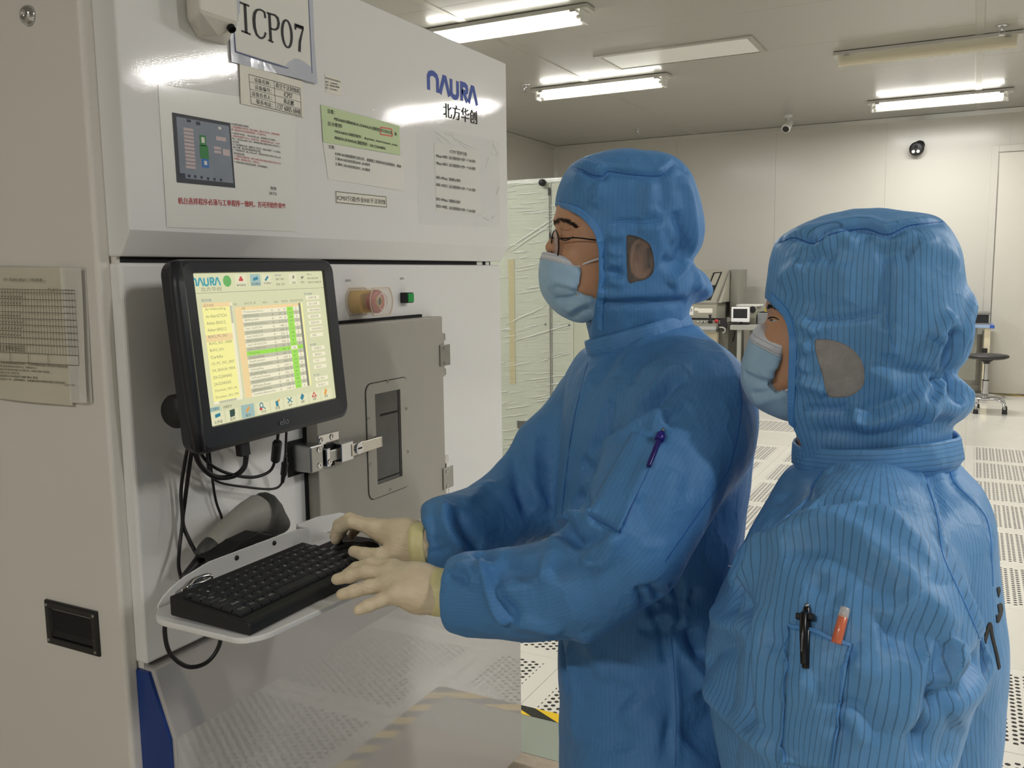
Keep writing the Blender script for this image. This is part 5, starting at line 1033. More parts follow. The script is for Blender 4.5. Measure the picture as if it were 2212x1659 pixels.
# ---- work table with a small monitor
M_tab = pbr('grey_table_top', (158, 158, 150), 0.35, var=0.05, vscale=4)
YT = 10.55; tb = empty('work_table'); tag(tb, 'grey steel work table at the back wall carrying a small white monitor', 'table')
ta, tb1 = onY(*g(1222, 985), YT), onY(2010, 700, YT); tz = ta[2]; ta[0] = max(ta[0], x2 + 0.012); tx1 = onY(1800, 700, YT)[0]
obj('table_top', MB().box((ta[0], YT, tz - 0.055), (tx1, YT + 0.8, tz)), M_tab, tb, bevel=0.004)
for x_ in (ta[0] + 0.1, tx1 - 0.1):
    for y_ in (YT + 0.06, YT + 0.74): obj('leg', MB().box((x_ - 0.022, y_ - 0.022, 0.0006), (x_ + 0.022, y_ + 0.022, tz - 0.0555)), M_tab, tb)
obj('crossbar', MB().box((ta[0] + 0.12, YT + 0.71, 0.25), (tx1 - 0.12, YT + 0.74, 0.29)), M_tab, tb)
sm = empty('small_monitor'); tag(sm, 'small white-framed monitor with a dark screen on the far work table', 'monitor')
YM = YT + 0.12; a_, b_ = onY(*g(1240, 935), YM), onY(*g(1510, 715), YM); sx0, sx1, sz0, sz1 = a_[0], b_[0], a_[2], b_[2]
fr = MB(); bw = 0.022
for lo, hi in (((sx0, sz0), (sx1, sz0 + bw * 2)), ((sx0, sz1 - bw), (sx1, sz1)), ((sx0, sz0 + bw * 2), (sx0 + bw, sz1 - bw)), ((sx1 - bw, sz0 + bw * 2), (sx1, sz1 - bw))): fr.box((lo[0], YM, lo[1]), (hi[0], YM + 0.04, hi[1]))
obj('frame', fr, pbr('bright_white_plastic', (246, 246, 246), 0.35, var=0.02), sm, bevel=0.003); obj('screen', MB().box((sx0 + bw, YM + 0.008, sz0 + 2 * bw), (sx1 - bw, YM + 0.03, sz1 - bw)), M_black, sm)
obj('foot', MB().box(((sx0 + sx1) / 2 - 0.09, YM - 0.02, tz + 0.0005), ((sx0 + sx1) / 2 + 0.09, YM + 0.14, tz + 0.015)).box(((sx0 + sx1) / 2 - 0.02, YM + 0.042, tz + 0.015), ((sx0 + sx1) / 2 + 0.02, YM + 0.07, sz0 + 0.15)), M_black, sm)
ib = empty('instrument_box'); tag(ib, 'low grey instrument box behind the small white monitor with papers on top', 'instrument')
YI = YT + 0.32; a_, b_ = onY(*g(1330, 975), YI), onY(*g(1620, 705), YI)
obj('body', MB().box((a_[0], YI, tz + 0.0006), (b_[0], YI + 0.3, b_[2])), M_rm2, ib, bevel=0.004); q = onY(*g(1560, 750), YI); obj('dial', MB().lathe((q[0], YI - 0.0005, q[2]), (0, -1, 0), [(0.04, 0), (0.035, 0.02), (0.0003, 0.02)], 16), M_black, ib)
o = obj('paper_stack', MB().box((a_[0] - 0.02, YI + 0.02, b_[2] + 0.0005), (b_[0] + 0.03, YI + 0.24, b_[2] + 0.02)), M_paper, None, bevel=0.002); tag(o, 'small stack of white papers on the grey instrument box', 'paper')
lb = empty('lab_instrument'); tag(lb, 'flat grey instrument with a dark front slot on the far work table, beside the woman', 'instrument')
a_, b_ = onY(*g(1634, 970), YI), onY(*g(2100, 805), YI)
obj('body', MB().box((a_[0] + 0.0, YI - 0.02, tz + 0.0006), (b_[0], YI + 0.34, b_[2])), pbr('blue_grey_case', (134, 136, 138), 0.45, var=0.05), lb, bevel=0.006); obj('slot', MB().box((a_[0] + 0.25, YI - 0.025, tz + 0.02), (b_[0] - 0.05, YI - 0.0195, tz + 0.032)), M_black, lb)
obj('top_tray', MB().box((a_[0] + 0.02, YI + 0.0, b_[2] + 0.0003), (a_[0] + 0.25, YI + 0.2, b_[2] + 0.012)), M_black, lb)
o = obj('marker_tape', MB().lathe((onY(*g(1750, 770), YI)[0], YI + 0.06, b_[2] + 0.0005), (0, 0, 1), [(0.022, 0), (0.022, 0.06), (0.012, 0.062), (0.012, 0.0)], 16), pbr('yellow_roll', (206, 190, 60), 0.5, var=0.05)); tag(o, 'small upright yellow roll on the flat grey instrument', 'tape roll')
for pts, lab in ((((1300, 1060), (1290, 1150), (1270, 1220), (1240, 1270)), 'thin dark cable hanging under the far work table'), (((1240, 1340), (1255, 1370), (1240, 1420), (1250, 1470)), 'short dark cable curling near the far table floor')):
    o = obj('table_cable', MB().tube(bezier([onY(*g(*q), YT + 0.3) for q in pts], 16), 0.009, 6), M_cab, None, smooth=True); tag(o, lab, 'cable')
# ---- side table at the wall, far right
YD = 11.3; PD2 = lambda x, y: onY(x, y, YD)
st = empty('side_table'); tag(st, 'slim white side table with a blue edged top at the back wall, far right', 'table')
e1 = PD2(2147, 709); tz2 = PD2(2140, 703)[2]; w2 = e1[0]
obj('table_top', MB().box((w2 - 1.1, YD, tz2 - 0.03), (w2, YD + 0.62, tz2)), pbr('pale_blue_top', (150, 172, 204), 0.35, var=0.04), st, bevel=0.003)
obj('corner_guard', MB().box((w2 - 0.04, YD - 0.006, tz2 - 0.034), (w2 + 0.006, YD + 0.06, tz2 + 0.003)), pbr('blue_guard', (46, 84, 170), 0.4, var=0.05), st, bevel=0.003)
M_leg2 = pbr('cream_steel_leg', (214, 204, 176), 0.4, var=0.04)
for x_ in (w2 - 0.06, w2 - 1.04):
    for y_ in (YD + 0.05, YD + 0.56):
        lg = obj('leg', MB().box((x_ - 0.03, y_ - 0.02, 0.05), (x_ + 0.03, y_ + 0.02, tz2 - 0.0305)), M_leg2, st); obj('foot', MB().cyl((x_, y_, 0.0012), (x_, y_, 0.05), 0.03), M_black, lg)
obj('modesty_panel', MB().box((w2 - 1.0, YD + 0.3, 0.2), (w2 - 0.16, YD + 0.315, tz2 - 0.031)), pbr('grey_panel', (160, 158, 146), 0.5, var=0.04), st)
o = empty('lower_shelf_unit'); bpy.data.objects.remove(o)
pr = PD2(2132, 757); obj('caster_stop', MB().cyl((w2 - 0.08, YD + 0.0, tz2 - 0.31), (w2 - 0.08, YD + 0.0, tz2 - 0.26), 0.028), M_black, st)
dv_ = empty('black_device'); tag(dv_, 'black glossy rack device on the blue edged side table', 'device')
a_, b_ = PD2(2050, 703), PD2(2137, 677)
obj('case', MB().box((a_[0], YD + 0.1, tz2 + 0.02), (b_[0], YD + 0.45, b_[2])), M_black, dv_, bevel=0.004); obj('top_frame', MB().box((a_[0] - 0.004, YD + 0.095, b_[2] - 0.02), (b_[0] + 0.012, YD + 0.46, b_[2] + 0.004)), M_steel, dv_, bevel=0.002)
obj('base', MB().box((a_[0], YD + 0.09, tz2 + 0.0005), (b_[0] + 0.004, YD + 0.46, tz2 + 0.02)), M_steel, dv_)
# ---- stool
sx, sy = 0.165, 10.49; stl = empty('lab_stool'); stl.location = (sx, sy, 0); tag(stl, 'round black lab stool with chrome post and curved chrome legs', 'stool')
M_seat = pbr('black_seat_vinyl', (40, 38, 36), 0.5, var=0.1)
obj('seat', MB().lathe((0, 0, 0.545), (0, 0, 1), [(0.001, 0), (0.06, 0.0), (0.17, 0.012), (0.205, 0.028), (0.21, 0.04), (0.2, 0.052), (0.15, 0.06), (0.001, 0.06)], 36), M_seat, stl, smooth=True)
obj('seat_mount', MB().lathe((0, 0, 0.505), (0, 0, 1), [(0.03, 0), (0.035, 0.02), (0.07, 0.041)], 18), M_black, stl, smooth=True)
obj('post', MB().cyl((0, 0, 0.33), (0, 0, 0.51), 0.022, n=18), M_chrome, stl, smooth=False); obj('collar', MB().cyl((0, 0, 0.325), (0, 0, 0.335), 0.034, n=18), M_black, stl); obj('sleeve', MB().cyl((0, 0, 0.115), (0, 0, 0.326), 0.031, n=18), M_chrome, stl)
obj('foot_ring', MB().tube([(0.19 * math.cos(a), 0.19 * math.sin(a), 0.155) for a in np.linspace(0, 2 * math.pi, 33)], 0.009, 8), M_chrome, stl, smooth=True)
for k in range(5):
    a = math.radians(72 * k + 250); c_, s_ = math.cos(a), math.sin(a)
    lg = obj('leg', MB().tube(bezier([(r_ * c_, r_ * s_, z_) for r_, z_ in ((0.025, 0.135), (0.12, 0.142), (0.19, 0.125), (0.225, 0.085), (0.235, 0.035))], 20), 0.0125, 10), M_chrome, stl, smooth=True)
    obj('rubber_foot', MB().lathe((0.235 * c_, 0.235 * s_, 0.0004), (0, 0, 1), [(0.026, 0), (0.026, 0.01), (0.02, 0.045), (0.0003, 0.045)], 14), M_black, lg)
# ================================================================== PEOPLE: implicit surfaces -> continuous meshes
def surface_nets(F, lo, h):
    S = F < 0; C = np.zeros(tuple(n - 1 for n in F.shape), np.int8)
    for a in (0, 1):
        for b in (0, 1):
            for c in (0, 1): C += S[a:F.shape[0] - 1 + a, b:F.shape[1] - 1 + b, c:F.shape[2] - 1 + c]
    act = (C > 0) & (C < 8); cells = np.argwhere(act); idx = np.full(C.shape, -1, np.int64); idx[act] = np.arange(len(cells))
    acc = np.zeros((len(cells), 3)); cnt = np.zeros(len(cells)); K = np.array([(a, b, c) for a in (0, 1) for b in (0, 1) for c in (0, 1)])
    val = [F[tuple((cells + k).T)] for k in K]
    for i in range(8):
        for j in range(i + 1, 8):
            if np.abs(K[i] - K[j]).sum() != 1: continue
            fa, fb = val[i], val[j]; m = (fa < 0) != (fb < 0); t = (fa[m] / (fa[m] - fb[m]))[:, None]
            acc[m] += K[i] + t * (K[j] - K[i]); cnt[m] += 1
    V = np.asarray(lo) + h * (cells + acc / cnt[:, None]); Q = []
    for ax in range(3):
        u, v = (ax + 1) % 3, (ax + 2) % 3
        sa = [slice(None)] * 3; sb = [slice(None)] * 3; sa[ax] = slice(0, -1); sb[ax] = slice(1, None)
        for q in (u, v): sa[q] = slice(1, -1); sb[q] = slice(1, -1)
        A, B = S[tuple(sa)], S[tuple(sb)]; P = np.argwhere(A != B)
        if len(P) == 0: continue
        P[:, u] += 1; P[:, v] += 1; eu = np.eye(3, dtype=int)[u]; ev = np.eye(3, dtype=int)[v]
        sgn = S[tuple(P.T)]
        q = np.stack([idx[tuple((P - eu - ev).T)], idx[tuple((P - ev).T)], idx[tuple(P.T)], idx[tuple((P - eu).T)]], 1)
        q[~sgn] = q[~sgn][:, ::-1]; Q.append(q)
    Q = np.concatenate(Q); Q = Q[(Q >= 0).all(1)]
    return V, Q
class Surf:
    def __init__(s, V, Q): s.V, s.Q = V, Q; s._b = None
    def smooth(s, it=2, lam=0.5):
        e = np.concatenate([s.Q[:, [0, 1]], s.Q[:, [1, 2]], s.Q[:, [2, 3]], s.Q[:, [3, 0]]]); n = len(s.V)
        deg = np.bincount(e.ravel(), minlength=n)[:, None]
        for _ in range(it):
            A = np.stack([np.bincount(e[:, 0], s.V[e[:, 1], k], n) + np.bincount(e[:, 1], s.V[e[:, 0], k], n) for k in range(3)], 1); s.V = s.V + lam * (A / np.maximum(deg, 1) - s.V)
        s._b = None; return s
    def normals(s):
        a, b, c, d = (s.V[s.Q[:, k]] for k in range(4)); fn = np.cross(c - a, d - b); n = len(s.V)
        N = np.stack([sum(np.bincount(s.Q[:, k], fn[:, j], n) for k in range(4)) for j in range(3)], 1)
        return N / (np.linalg.norm(N, axis=1, keepdims=True) + 1e-12)
    def bvh(s):
        if s._b is None: s._b = BVHTree.FromPolygons(s.V.tolist(), s.Q.tolist())
        return s._b
    def hit(s, x, y):
        d = ray(x, y); d = d / np.linalg.norm(d); r = s.bvh().ray_cast(Vector(CAMP), Vector(d), 10.0)
        return (None, None) if r[0] is None else (np.array(r[0]), (np.array(r[1]) if Vector(r[1]).dot(Vector(d)) < 0 else -np.array(r[1])))
    def path(s, pts, n=40):
        P = bezier([np.array(p, float) for p in pts], n) if len(pts) > 2 else [np.array(pts[0]) + (np.array(pts[1]) - np.array(pts[0])) * t for t in np.linspace(0, 1, n)]
        out = [];
        for p in P:
            h_, n_ = s.hit(*p)
            if h_ is not None: out.append((h_, n_))
        return out
    def folds(s, specs):
        """specs: (pixel polyline, amplitude m, width m). Relief pressed into the real surface along its normals."""
        N = s.normals(); D = np.zeros(len(s.V))
        for pts, amp, wd in specs:
            P = [h_ for h_, _ in s.path(pts, 36)]
            if len(P) < 2: continue
            P = np.array(P); lo, hi = P.min(0) - 3 * wd, P.max(0) + 3 * wd; m = np.where(((s.V > lo) & (s.V < hi)).all(1))[0]
            if len(m) == 0: continue
            v = s.V[m]; best = np.full(len(m), 1e9); tt = np.zeros(len(m)); n = len(P)
            for k in range(n - 1):
                a, b = P[k], P[k + 1]; ab = b - a; L2 = ab @ ab + 1e-12
                if L2 > 0.0025: continue
                t = np.clip(((v - a) @ ab) / L2, 0, 1); dd = ((v - a - t[:, None] * ab) ** 2).sum(1); q = dd < best; best[q] = dd[q]; tt[q] = (k + t[q]) / (n - 1)
            tap = np.clip(np.minimum(tt, 1 - tt) * 6, 0, 1) ** 0.5
            D[m] += 1.75 * amp * np.exp(-np.sqrt(best / (0.9 * wd * wd) + 0.03) ** 1.6) * tap
        s.V = s.V + N * D[:, None]; s._b = None; return s
    def ripple(s, amp, scale, seed, stretch=(1, 1, 1), mask=None):
        r = np.random.default_rng(seed); N = s.normals(); D = np.zeros(len(s.V)); P = s.V * np.array(stretch)
        W = np.stack([np.sin(P @ (r.normal(size=3) * scale * 0.35) + r.random() * 6.28) for _ in range(3)], 1) * 0.35 / scale * 3
        for o in range(5):
            k = r.normal(size=3); k = k / np.linalg.norm(k) * scale * (0.7 + 0.35 * o); D += np.sin((P + W) @ k + r.random() * 6.28) / (1 + 0.5 * o)
        D = D / 2.4; D = np.sign(D) * np.abs(D) ** 1.2
        s.V = s.V + N * (amp * D * (1 if mask is None else mask))[:, None]; s._b = None; return s
    def mesh(s, name, attrs=None):
        m = bpy.data.meshes.new(name); m.from_pydata(s.V.tolist(), [], s.Q.tolist()); m.polygons.foreach_set('use_smooth', [True] * len(m.polygons))
        for k, a in (attrs or {}).items():
            at = m.attributes.new(k, 'FLOAT', 'POINT'); at.data.foreach_set('value', np.asarray(a, np.float32))
        m.update(); return m
class Grid:
    def __init__(s, lo, hi, h):
        s.lo = np.asarray(lo, float); s.h = h; n = np.ceil((np.asarray(hi) - s.lo) / h).astype(int) + 1
        s.ax = [s.lo[k] + h * np.arange(n[k]) for k in range(3)]; s.F = np.full(tuple(n), 1.0, np.float32)
    def blk(s, lo, hi):
        sl = []
        for k in range(3):
            a = max(0, int((lo[k] - s.lo[k]) / s.h)); b = min(len(s.ax[k]), int((hi[k] - s.lo[k]) / s.h) + 2); sl.append(slice(a, max(a, b)))
        X = s.ax[0][sl[0]][:, None, None].astype(np.float32); Y = s.ax[1][sl[1]][None, :, None].astype(np.float32); Z = s.ax[2][sl[2]][None, None, :].astype(np.float32)
        return tuple(sl), X, Y, Z
    def put(s, sl, d, k):
        a = s.F[sl]; h_ = np.maximum(k - np.abs(a - d), 0) / k; s.F[sl] = np.minimum(a, d) - h_ * h_ * k / 4
    def cone(s, a, b, ra, rb, k=0.03, squash=None):
        a, b = np.asarray(a, float), np.asarray(b, float); m = max(ra, rb) + k + 0.03; sl, X, Y, Z = s.blk(np.minimum(a, b) - m, np.maximum(a, b) + m)
        ab = b - a; L2 = ab @ ab + 1e-12; px, py, pz = X - a[0], Y - a[1], Z - a[2]; t = np.clip((px * ab[0] + py * ab[1] + pz * ab[2]) / L2, 0, 1)
        d = np.sqrt((px - t * ab[0]) ** 2 + (py - t * ab[1]) ** 2 + (pz - t * ab[2]) ** 2) - (ra + (rb - ra) * t); s.put(sl, d.astype(np.float32), k)
    def ell(s, c, A, r, k=0.03):
        """ellipsoid: axes rows of A, radii r"""
        c = np.asarray(c, float); m = max(r) + k + 0.02; sl, X, Y, Z = s.blk(c - m, c + m); px, py, pz = X - c[0], Y - c[1], Z - c[2]
        q = sum(((px * A[i][0] + py * A[i][1] + pz * A[i][2]) / r[i]) ** 2 for i in range(3)); s.put(sl, ((np.sqrt(q) - 1) * min(r)).astype(np.float32), k)
    def net(s): return Surf(*surface_nets(s.F, s.lo, s.h))
def poly_sd(P, U, V):
    """signed distance (negative inside) of a closed 2-D polygon on grid arrays"""
    P = np.asarray(P, float); d = np.full(U.shape, 1e9); inside = np.zeros(U.shape, bool); n = len(P)
    for i in range(n):
        a, b = P[i], P[(i + 1) % n]; ab = b - a; t = np.clip(((U - a[0]) * ab[0] + (V - a[1]) * ab[1]) / (ab @ ab + 1e-15), 0, 1)
        d = np.minimum(d, (U - a[0] - t * ab[0]) ** 2 + (V - a[1] - t * ab[1]) ** 2)
        c = ((a[1] > V) != (b[1] > V)); x = (b[0] - a[0]) * (V - a[1]) / (b[1] - a[1] + 1e-15) + a[0]; inside ^= c & (U < x)
    d = np.sqrt(d); return np.where(inside, -d, d)
def closed_curve(pts, n=120): 
    P = [np.asarray(p, float) for p in pts]; return bezier(P + [P[0]], n)[:-1]
def blur2(a, it):
    for _ in range(it):
        p = np.pad(a, 1, mode='edge'); a = (p[:-2, 1:-1] + p[2:, 1:-1] + p[1:-1, :-2] + p[1:-1, 2:] + 4 * p[1:-1, 1:-1]) / 8
    return a
class HeadFrame:
    """sagittal frame of a head: u forward, w to the person's left, v up"""
    def __init__(s, px, D, turn, tilt=0.0):
        s.c = atD(*px, D); v = s.c - CAMP; v[2] = 0; v /= np.linalg.norm(v); left = np.array([-v[1], v[0], 0]); f = math.cos(turn) * left - math.sin(turn) * v
        s.F = f; s.U = np.array([0, 0, 1.0]); s.L = np.cross(s.U, s.F)
    def uv(s, x, y, w=0.0):
        o = s.c + s.L * w; d = ray(x, y); t = ((o - CAMP) @ s.L) / (d @ s.L); p = CAMP + d * t - o; return np.array([p @ s.F, p @ s.U])
    def uvs(s, pts, w=0.0): return [s.uv(*p, w) for p in pts]
    def world(s, V): return s.c + np.outer(V[:, 0], s.F) + np.outer(V[:, 1], s.L) + np.outer(V[:, 2], s.U)
    def local(s, V): d = V - s.c; return np.stack([d @ s.F, d @ s.L, d @ s.U], 1)
    def pt(s, u, w, v): return s.c + s.F * u + s.L * w + s.U * v
def inflate(hf, outline, W, R, h, pad=0.02, wmax=0.16, Wv=None, blur=6):
    """grid in (u, w, v): rounded body with the given side outline; returns grid and field pieces"""
    P = np.array(outline); g = Grid((P[:, 0].min() - pad, -wmax, P[:, 1].min() - pad), (P[:, 0].max() + pad, wmax, P[:, 1].max() + pad), h)
    U, V = np.meshgrid(g.ax[0], g.ax[2], indexing='ij'); s = -poly_sd(P, U, V); s = blur2(s, blur)
    q = 1 - np.minimum(s / R, 1); Wm = np.full(U.shape, W) if Wv is None else np.interp(V, [a for a, _ in Wv], [b for _, b in Wv])
    f = (np.sqrt(np.maximum(q, 0)[:, None, :] ** 2.2 + (np.abs(g.ax[1])[None, :, None] / Wm[:, None, :]) ** 2.2) ** (2 / 2.2) - 1)
    f = f * min(W, R) * 0.6
    g.F = f.astype(np.float32); g.U2, g.V2 = U, V; return g

# ---- fabrics and skin
def m_suit(name, base, stripe_dark=0.5, line=0.09, rough=0.58, hole=False, sheen=0.06, pitch=0.0064):
    t = NT(name); b = t.b
    at = t.n('ShaderNodeAttribute', attribute_name='stripe'); fr = t.math('ABSOLUTE', t.math('SUBTRACT', t.math('FRACT', t.math('DIVIDE', t.math('ADD', at.outputs['Fac'], 10.0), pitch)), 0.5))
    ln = t.n('ShaderNodeMapRange'); ln.inputs[1].default_value = line / 2; ln.inputs[2].default_value = line / 2 + 0.05; ln.inputs[3].default_value = 1; ln.inputs[4].default_value = 0; t.l(fr, ln.inputs[0])
    c = srgb(*base); n = t.noise(7, 5); n2 = t.noise(45, 4)
    col = t.mix(n, tuple(x * 0.86 for x in c[:3]) + (1,), tuple(min(1, x * 1.10) for x in c[:3]) + (1,)); col = t.mix(t.math('MULTIPLY', n2, 0.35), col, tuple(min(1, x * 1.25 + 0.01) for x in c[:3]) + (1,))
    col = t.mix(t.math('MULTIPLY', ln.outputs[0], stripe_dark), col, tuple(x * 0.30 for x in c[:3]) + (1,)); t.l(col, b.inputs['Base Color'])
    b.inputs['Roughness'].default_value = rough; b.inputs['Sheen Weight'].default_value = sheen; b.inputs['Sheen Roughness'].default_value = 0.4; b.inputs['Sheen Tint'].default_value = (0.7, 0.85, 1, 1)
    b.inputs['Specular IOR Level'].default_value = 0.35
    wr = t.noise(38, 4, rough=0.6); rg = t.noise(13, 3, rough=0.5); rid = t.math('POWER', t.math('SUBTRACT', 1.0, t.math('ABSOLUTE', t.math('MULTIPLY_ADD', rg, 2.0, -1.0))), 3.0); rg2 = t.noise(24, 2, stretch=(1.0, 1.0, 0.45)); rid2 = t.math('POWER', t.math('SUBTRACT', 1.0, t.math('ABSOLUTE', t.math('MULTIPLY_ADD', rg2, 2.0, -1.0))), 4.0)
    hgt = t.math('ADD', t.math('MULTIPLY', rid, 1.0), t.math('MULTIPLY_ADD', rid2, 0.5, t.math('MULTIPLY', wr, 0.5))); t.bump(hgt, 0.27, 0.006)
    if hole:
        ha = t.n('ShaderNodeAttribute', attribute_name='hole'); tr = t.n('ShaderNodeBsdfTransparent'); mx = t.n('ShaderNodeMixShader'); t.l(t.math('LESS_THAN', ha.outputs['Fac'], 0.0), mx.inputs[0]); t.l(b.outputs[0], mx.inputs[1]); t.l(tr.outputs[0], mx.inputs[2]); t.l(mx.outputs[0], t.out.inputs[0])
    return t.m
BLUE_M, BLUE_W = (78, 134, 190), (96, 152, 205)
M_suit_m = m_suit('man_blue_suit', BLUE_M, 0.20); M_hood_m = m_suit('man_blue_hood', BLUE_M, 0.20, hole=True)
M_suit_w = m_suit('woman_blue_suit', BLUE_W, 0.58, rough=0.50); M_hood_w = m_suit('woman_blue_hood', BLUE_W, 0.58, hole=True, rough=0.48)
M_seam = pbr('blue_seam_thread', (40, 96, 170), 0.6, var=0.15, vscale=90)
M_seam_l = pbr('pale_blue_edge', (84, 148, 214), 0.5, var=0.1, vscale=90)
M_skin = pbr('warm_skin', (206, 156, 122), 0.5, var=0.10, vscale=22, bump=0.12, bscale=160, Subsurface_Weight=0.12, Subsurface_Scale=0.01)
M_hair = pbr('black_hair', (26, 20, 18), 0.5, var=0.2, vscale=120)
def m_mask():
    t = NT('surgical_mask'); b = t.b; at = t.n('ShaderNodeAttribute', attribute_name='band'); d = at.outputs['Fac']; v2 = t.n('ShaderNodeAttribute', attribute_name='along').outputs['Fac']
    white = t.math('LESS_THAN', d, 0.0150)
    def dots(at_, w_): 
        r_ = t.math('LESS_THAN', t.math('ABSOLUTE', t.math('SUBTRACT', d, at_)), w_); k = t.math('LESS_THAN', t.math('FRACT', t.math('MULTIPLY', v2, 420.0)), 0.5); return t.math('MULTIPLY', r_, k)
    dd = t.math('MAXIMUM', dots(0.0060, 0.0006), t.math('MAXIMUM', dots(0.0128, 0.0007), dots(0.0152, 0.0006)))
    n = t.noise(30, 4); c = t.mix(white, t.mix(n, srgb(150, 188, 218), srgb(178, 210, 234)), srgb(222, 225, 234)); c = t.mix(dd, c, srgb(120, 128, 142)); t.l(c, b.inputs['Base Color']); b.inputs['Roughness'].default_value = 0.7; b.inputs['Sheen Weight'].default_value = 0.15
    t.bump(t.noise(260, 3), 0.25, 0.001); return t.m
M_mask = m_mask(); M_maskw = pbr('white_mask_lining', (226, 228, 234), 0.7, var=0.03)
def m_glove():
    t = NT('latex_glove'); n = t.noise(16, 4); t.l(t.mix(n, srgb(220, 200, 168), srgb(236, 220, 190)), t.b.inputs['Base Color']); t.b.inputs['Roughness'].default_value = 0.5; t.b.inputs['Subsurface Weight'].default_value = 0.1; t.b.inputs['Subsurface Scale'].default_value = 0.006
    t.bump(t.noise(60, 4, stretch=(1, 1, 2.2)), 0.5, 0.004); return t.m
M_glove = m_glove(); M_cuff = pbr('yellow_latex_cuff', (230, 220, 162), 0.5, var=0.06, vscale=30)
t = NT('grey_ear_mesh'); t.b.inputs['Base Color'].default_value = srgb(132, 128, 126); t.b.inputs['Roughness'].default_value = 0.5; t.l(t.mix(t.noise(40, 4), srgb(112, 108, 106), srgb(160, 156, 152)), t.b.inputs['Base Color']); t.b.inputs['Alpha'].default_value = 0.42; t.bump(t.noise(24, 4), 0.3, 0.008); M_earm = t.m
t2 = NT('grey_ear_mesh_dense'); t2.b.inputs['Roughness'].default_value = 0.42; t2.l(t2.mix(t2.noise(40, 4), srgb(146, 142, 140), srgb(184, 180, 176)), t2.b.inputs['Base Color']); t2.b.inputs['Alpha'].default_value = 0.9; t2.bump(t2.noise(24, 4), 0.7, 0.010); M_earm2 = t2.m

def ribbon(surf, pts, width, lift, mat, name, parent, n=50, th=0.0008):
    """thin strip of cloth, thread or print lying on a surface along a measured line"""
    P = surf.path(pts, n); mb = MB(); rs = []
    if len(P) < 3: return None
    C = np.array([p for p, _ in P]); N = np.array([q for _, q in P])
    for _ in range(2): N[1:-1] = (N[:-2] + N[2:] + N[1:-1]) / 3
    W = width if hasattr(width, '__len__') else [width] * len(C); W = np.interp(np.linspace(0, 1, len(C)), np.linspace(0, 1, len(W)), W)
    for i in range(len(C)):
        t_ = C[min(i + 1, len(C) - 1)] - C[max(i - 1, 0)]; t_ /= np.linalg.norm(t_) + 1e-12; nn = N[i] / np.linalg.norm(N[i]); s_ = np.cross(nn, t_); s_ /= np.linalg.norm(s_) + 1e-12
        b0 = C[i] + nn * (lift - th * 2); b1 = C[i] + nn * lift; rs.append([b0 - s_ * W[i] / 2, b0 + s_ * W[i] / 2, b1 + s_ * W[i] * 0.4, b1 - s_ * W[i] * 0.4])
    return obj(name, mb.rings(rs), mat, parent, smooth=False)
def patch(surf, quad, nx, ny, lift, th, mat, name, parent, attrs=None):
    """cloth patch following the surface inside a measured quad (TL,TR,BR,BL)"""
    G = []
    for j in range(ny + 1):
        for i in range(nx + 1):
            u, v = i / nx, j / ny; p = lerp(lerp(quad[0], quad[1], u), lerp(quad[3], quad[2], u), v); h_, n_ = surf.hit(*p); G.append((h_, n_))
    ok = [g for g in G if g[0] is not None]
    if len(ok) < len(G): return None
    C = np.array([g[0] for g in G]).reshape(ny + 1, nx + 1, 3); N = np.array([g[1] for g in G]).reshape(ny + 1, nx + 1, 3)
    for _ in range(4):
        P_ = np.pad(N, ((1, 1), (1, 1), (0, 0)), mode='edge'); N = (P_[:-2, 1:-1] + P_[2:, 1:-1] + P_[1:-1, :-2] + P_[1:-1, 2:] + P_[1:-1, 1:-1]) / 5
    N /= np.linalg.norm(N, axis=2, keepdims=True)
    top = (C + N * lift).reshape(-1, 3); bot = (C + N * (lift - th)).reshape(-1, 3); o = len(top); fs = []; w_ = nx + 1
    for j in range(ny):
        for i in range(nx): a = j * w_ + i; fs += [(a, a + 1, a + w_ + 1, a + w_), (o + a, o + a + w_, o + a + w_ + 1, o + a + 1)]
    bd = list(range(w_)) + [j * w_ + nx for j in range(1, ny + 1)] + [ny * w_ + i for i in range(nx - 1, -1, -1)] + [j * w_ for j in range(ny - 1, 0, -1)]
    for k in range(len(bd)): a, b = bd[k], bd[(k + 1) % len(bd)]; fs.append((b, a, o + a, o + b))
    mb = MB().add(np.concatenate([top, bot]), fs); m = mb.mesh(name, True)
    at = m.attributes.new('stripe', 'FLOAT', 'POINT'); u = np.tile(np.linspace(0, np.linalg.norm(C[0, -1] - C[0, 0]), w_), ny + 1); at.data.foreach_set('value', np.concatenate([u, u]).astype(np.float32))
    return obj(name, m, mat, parent)

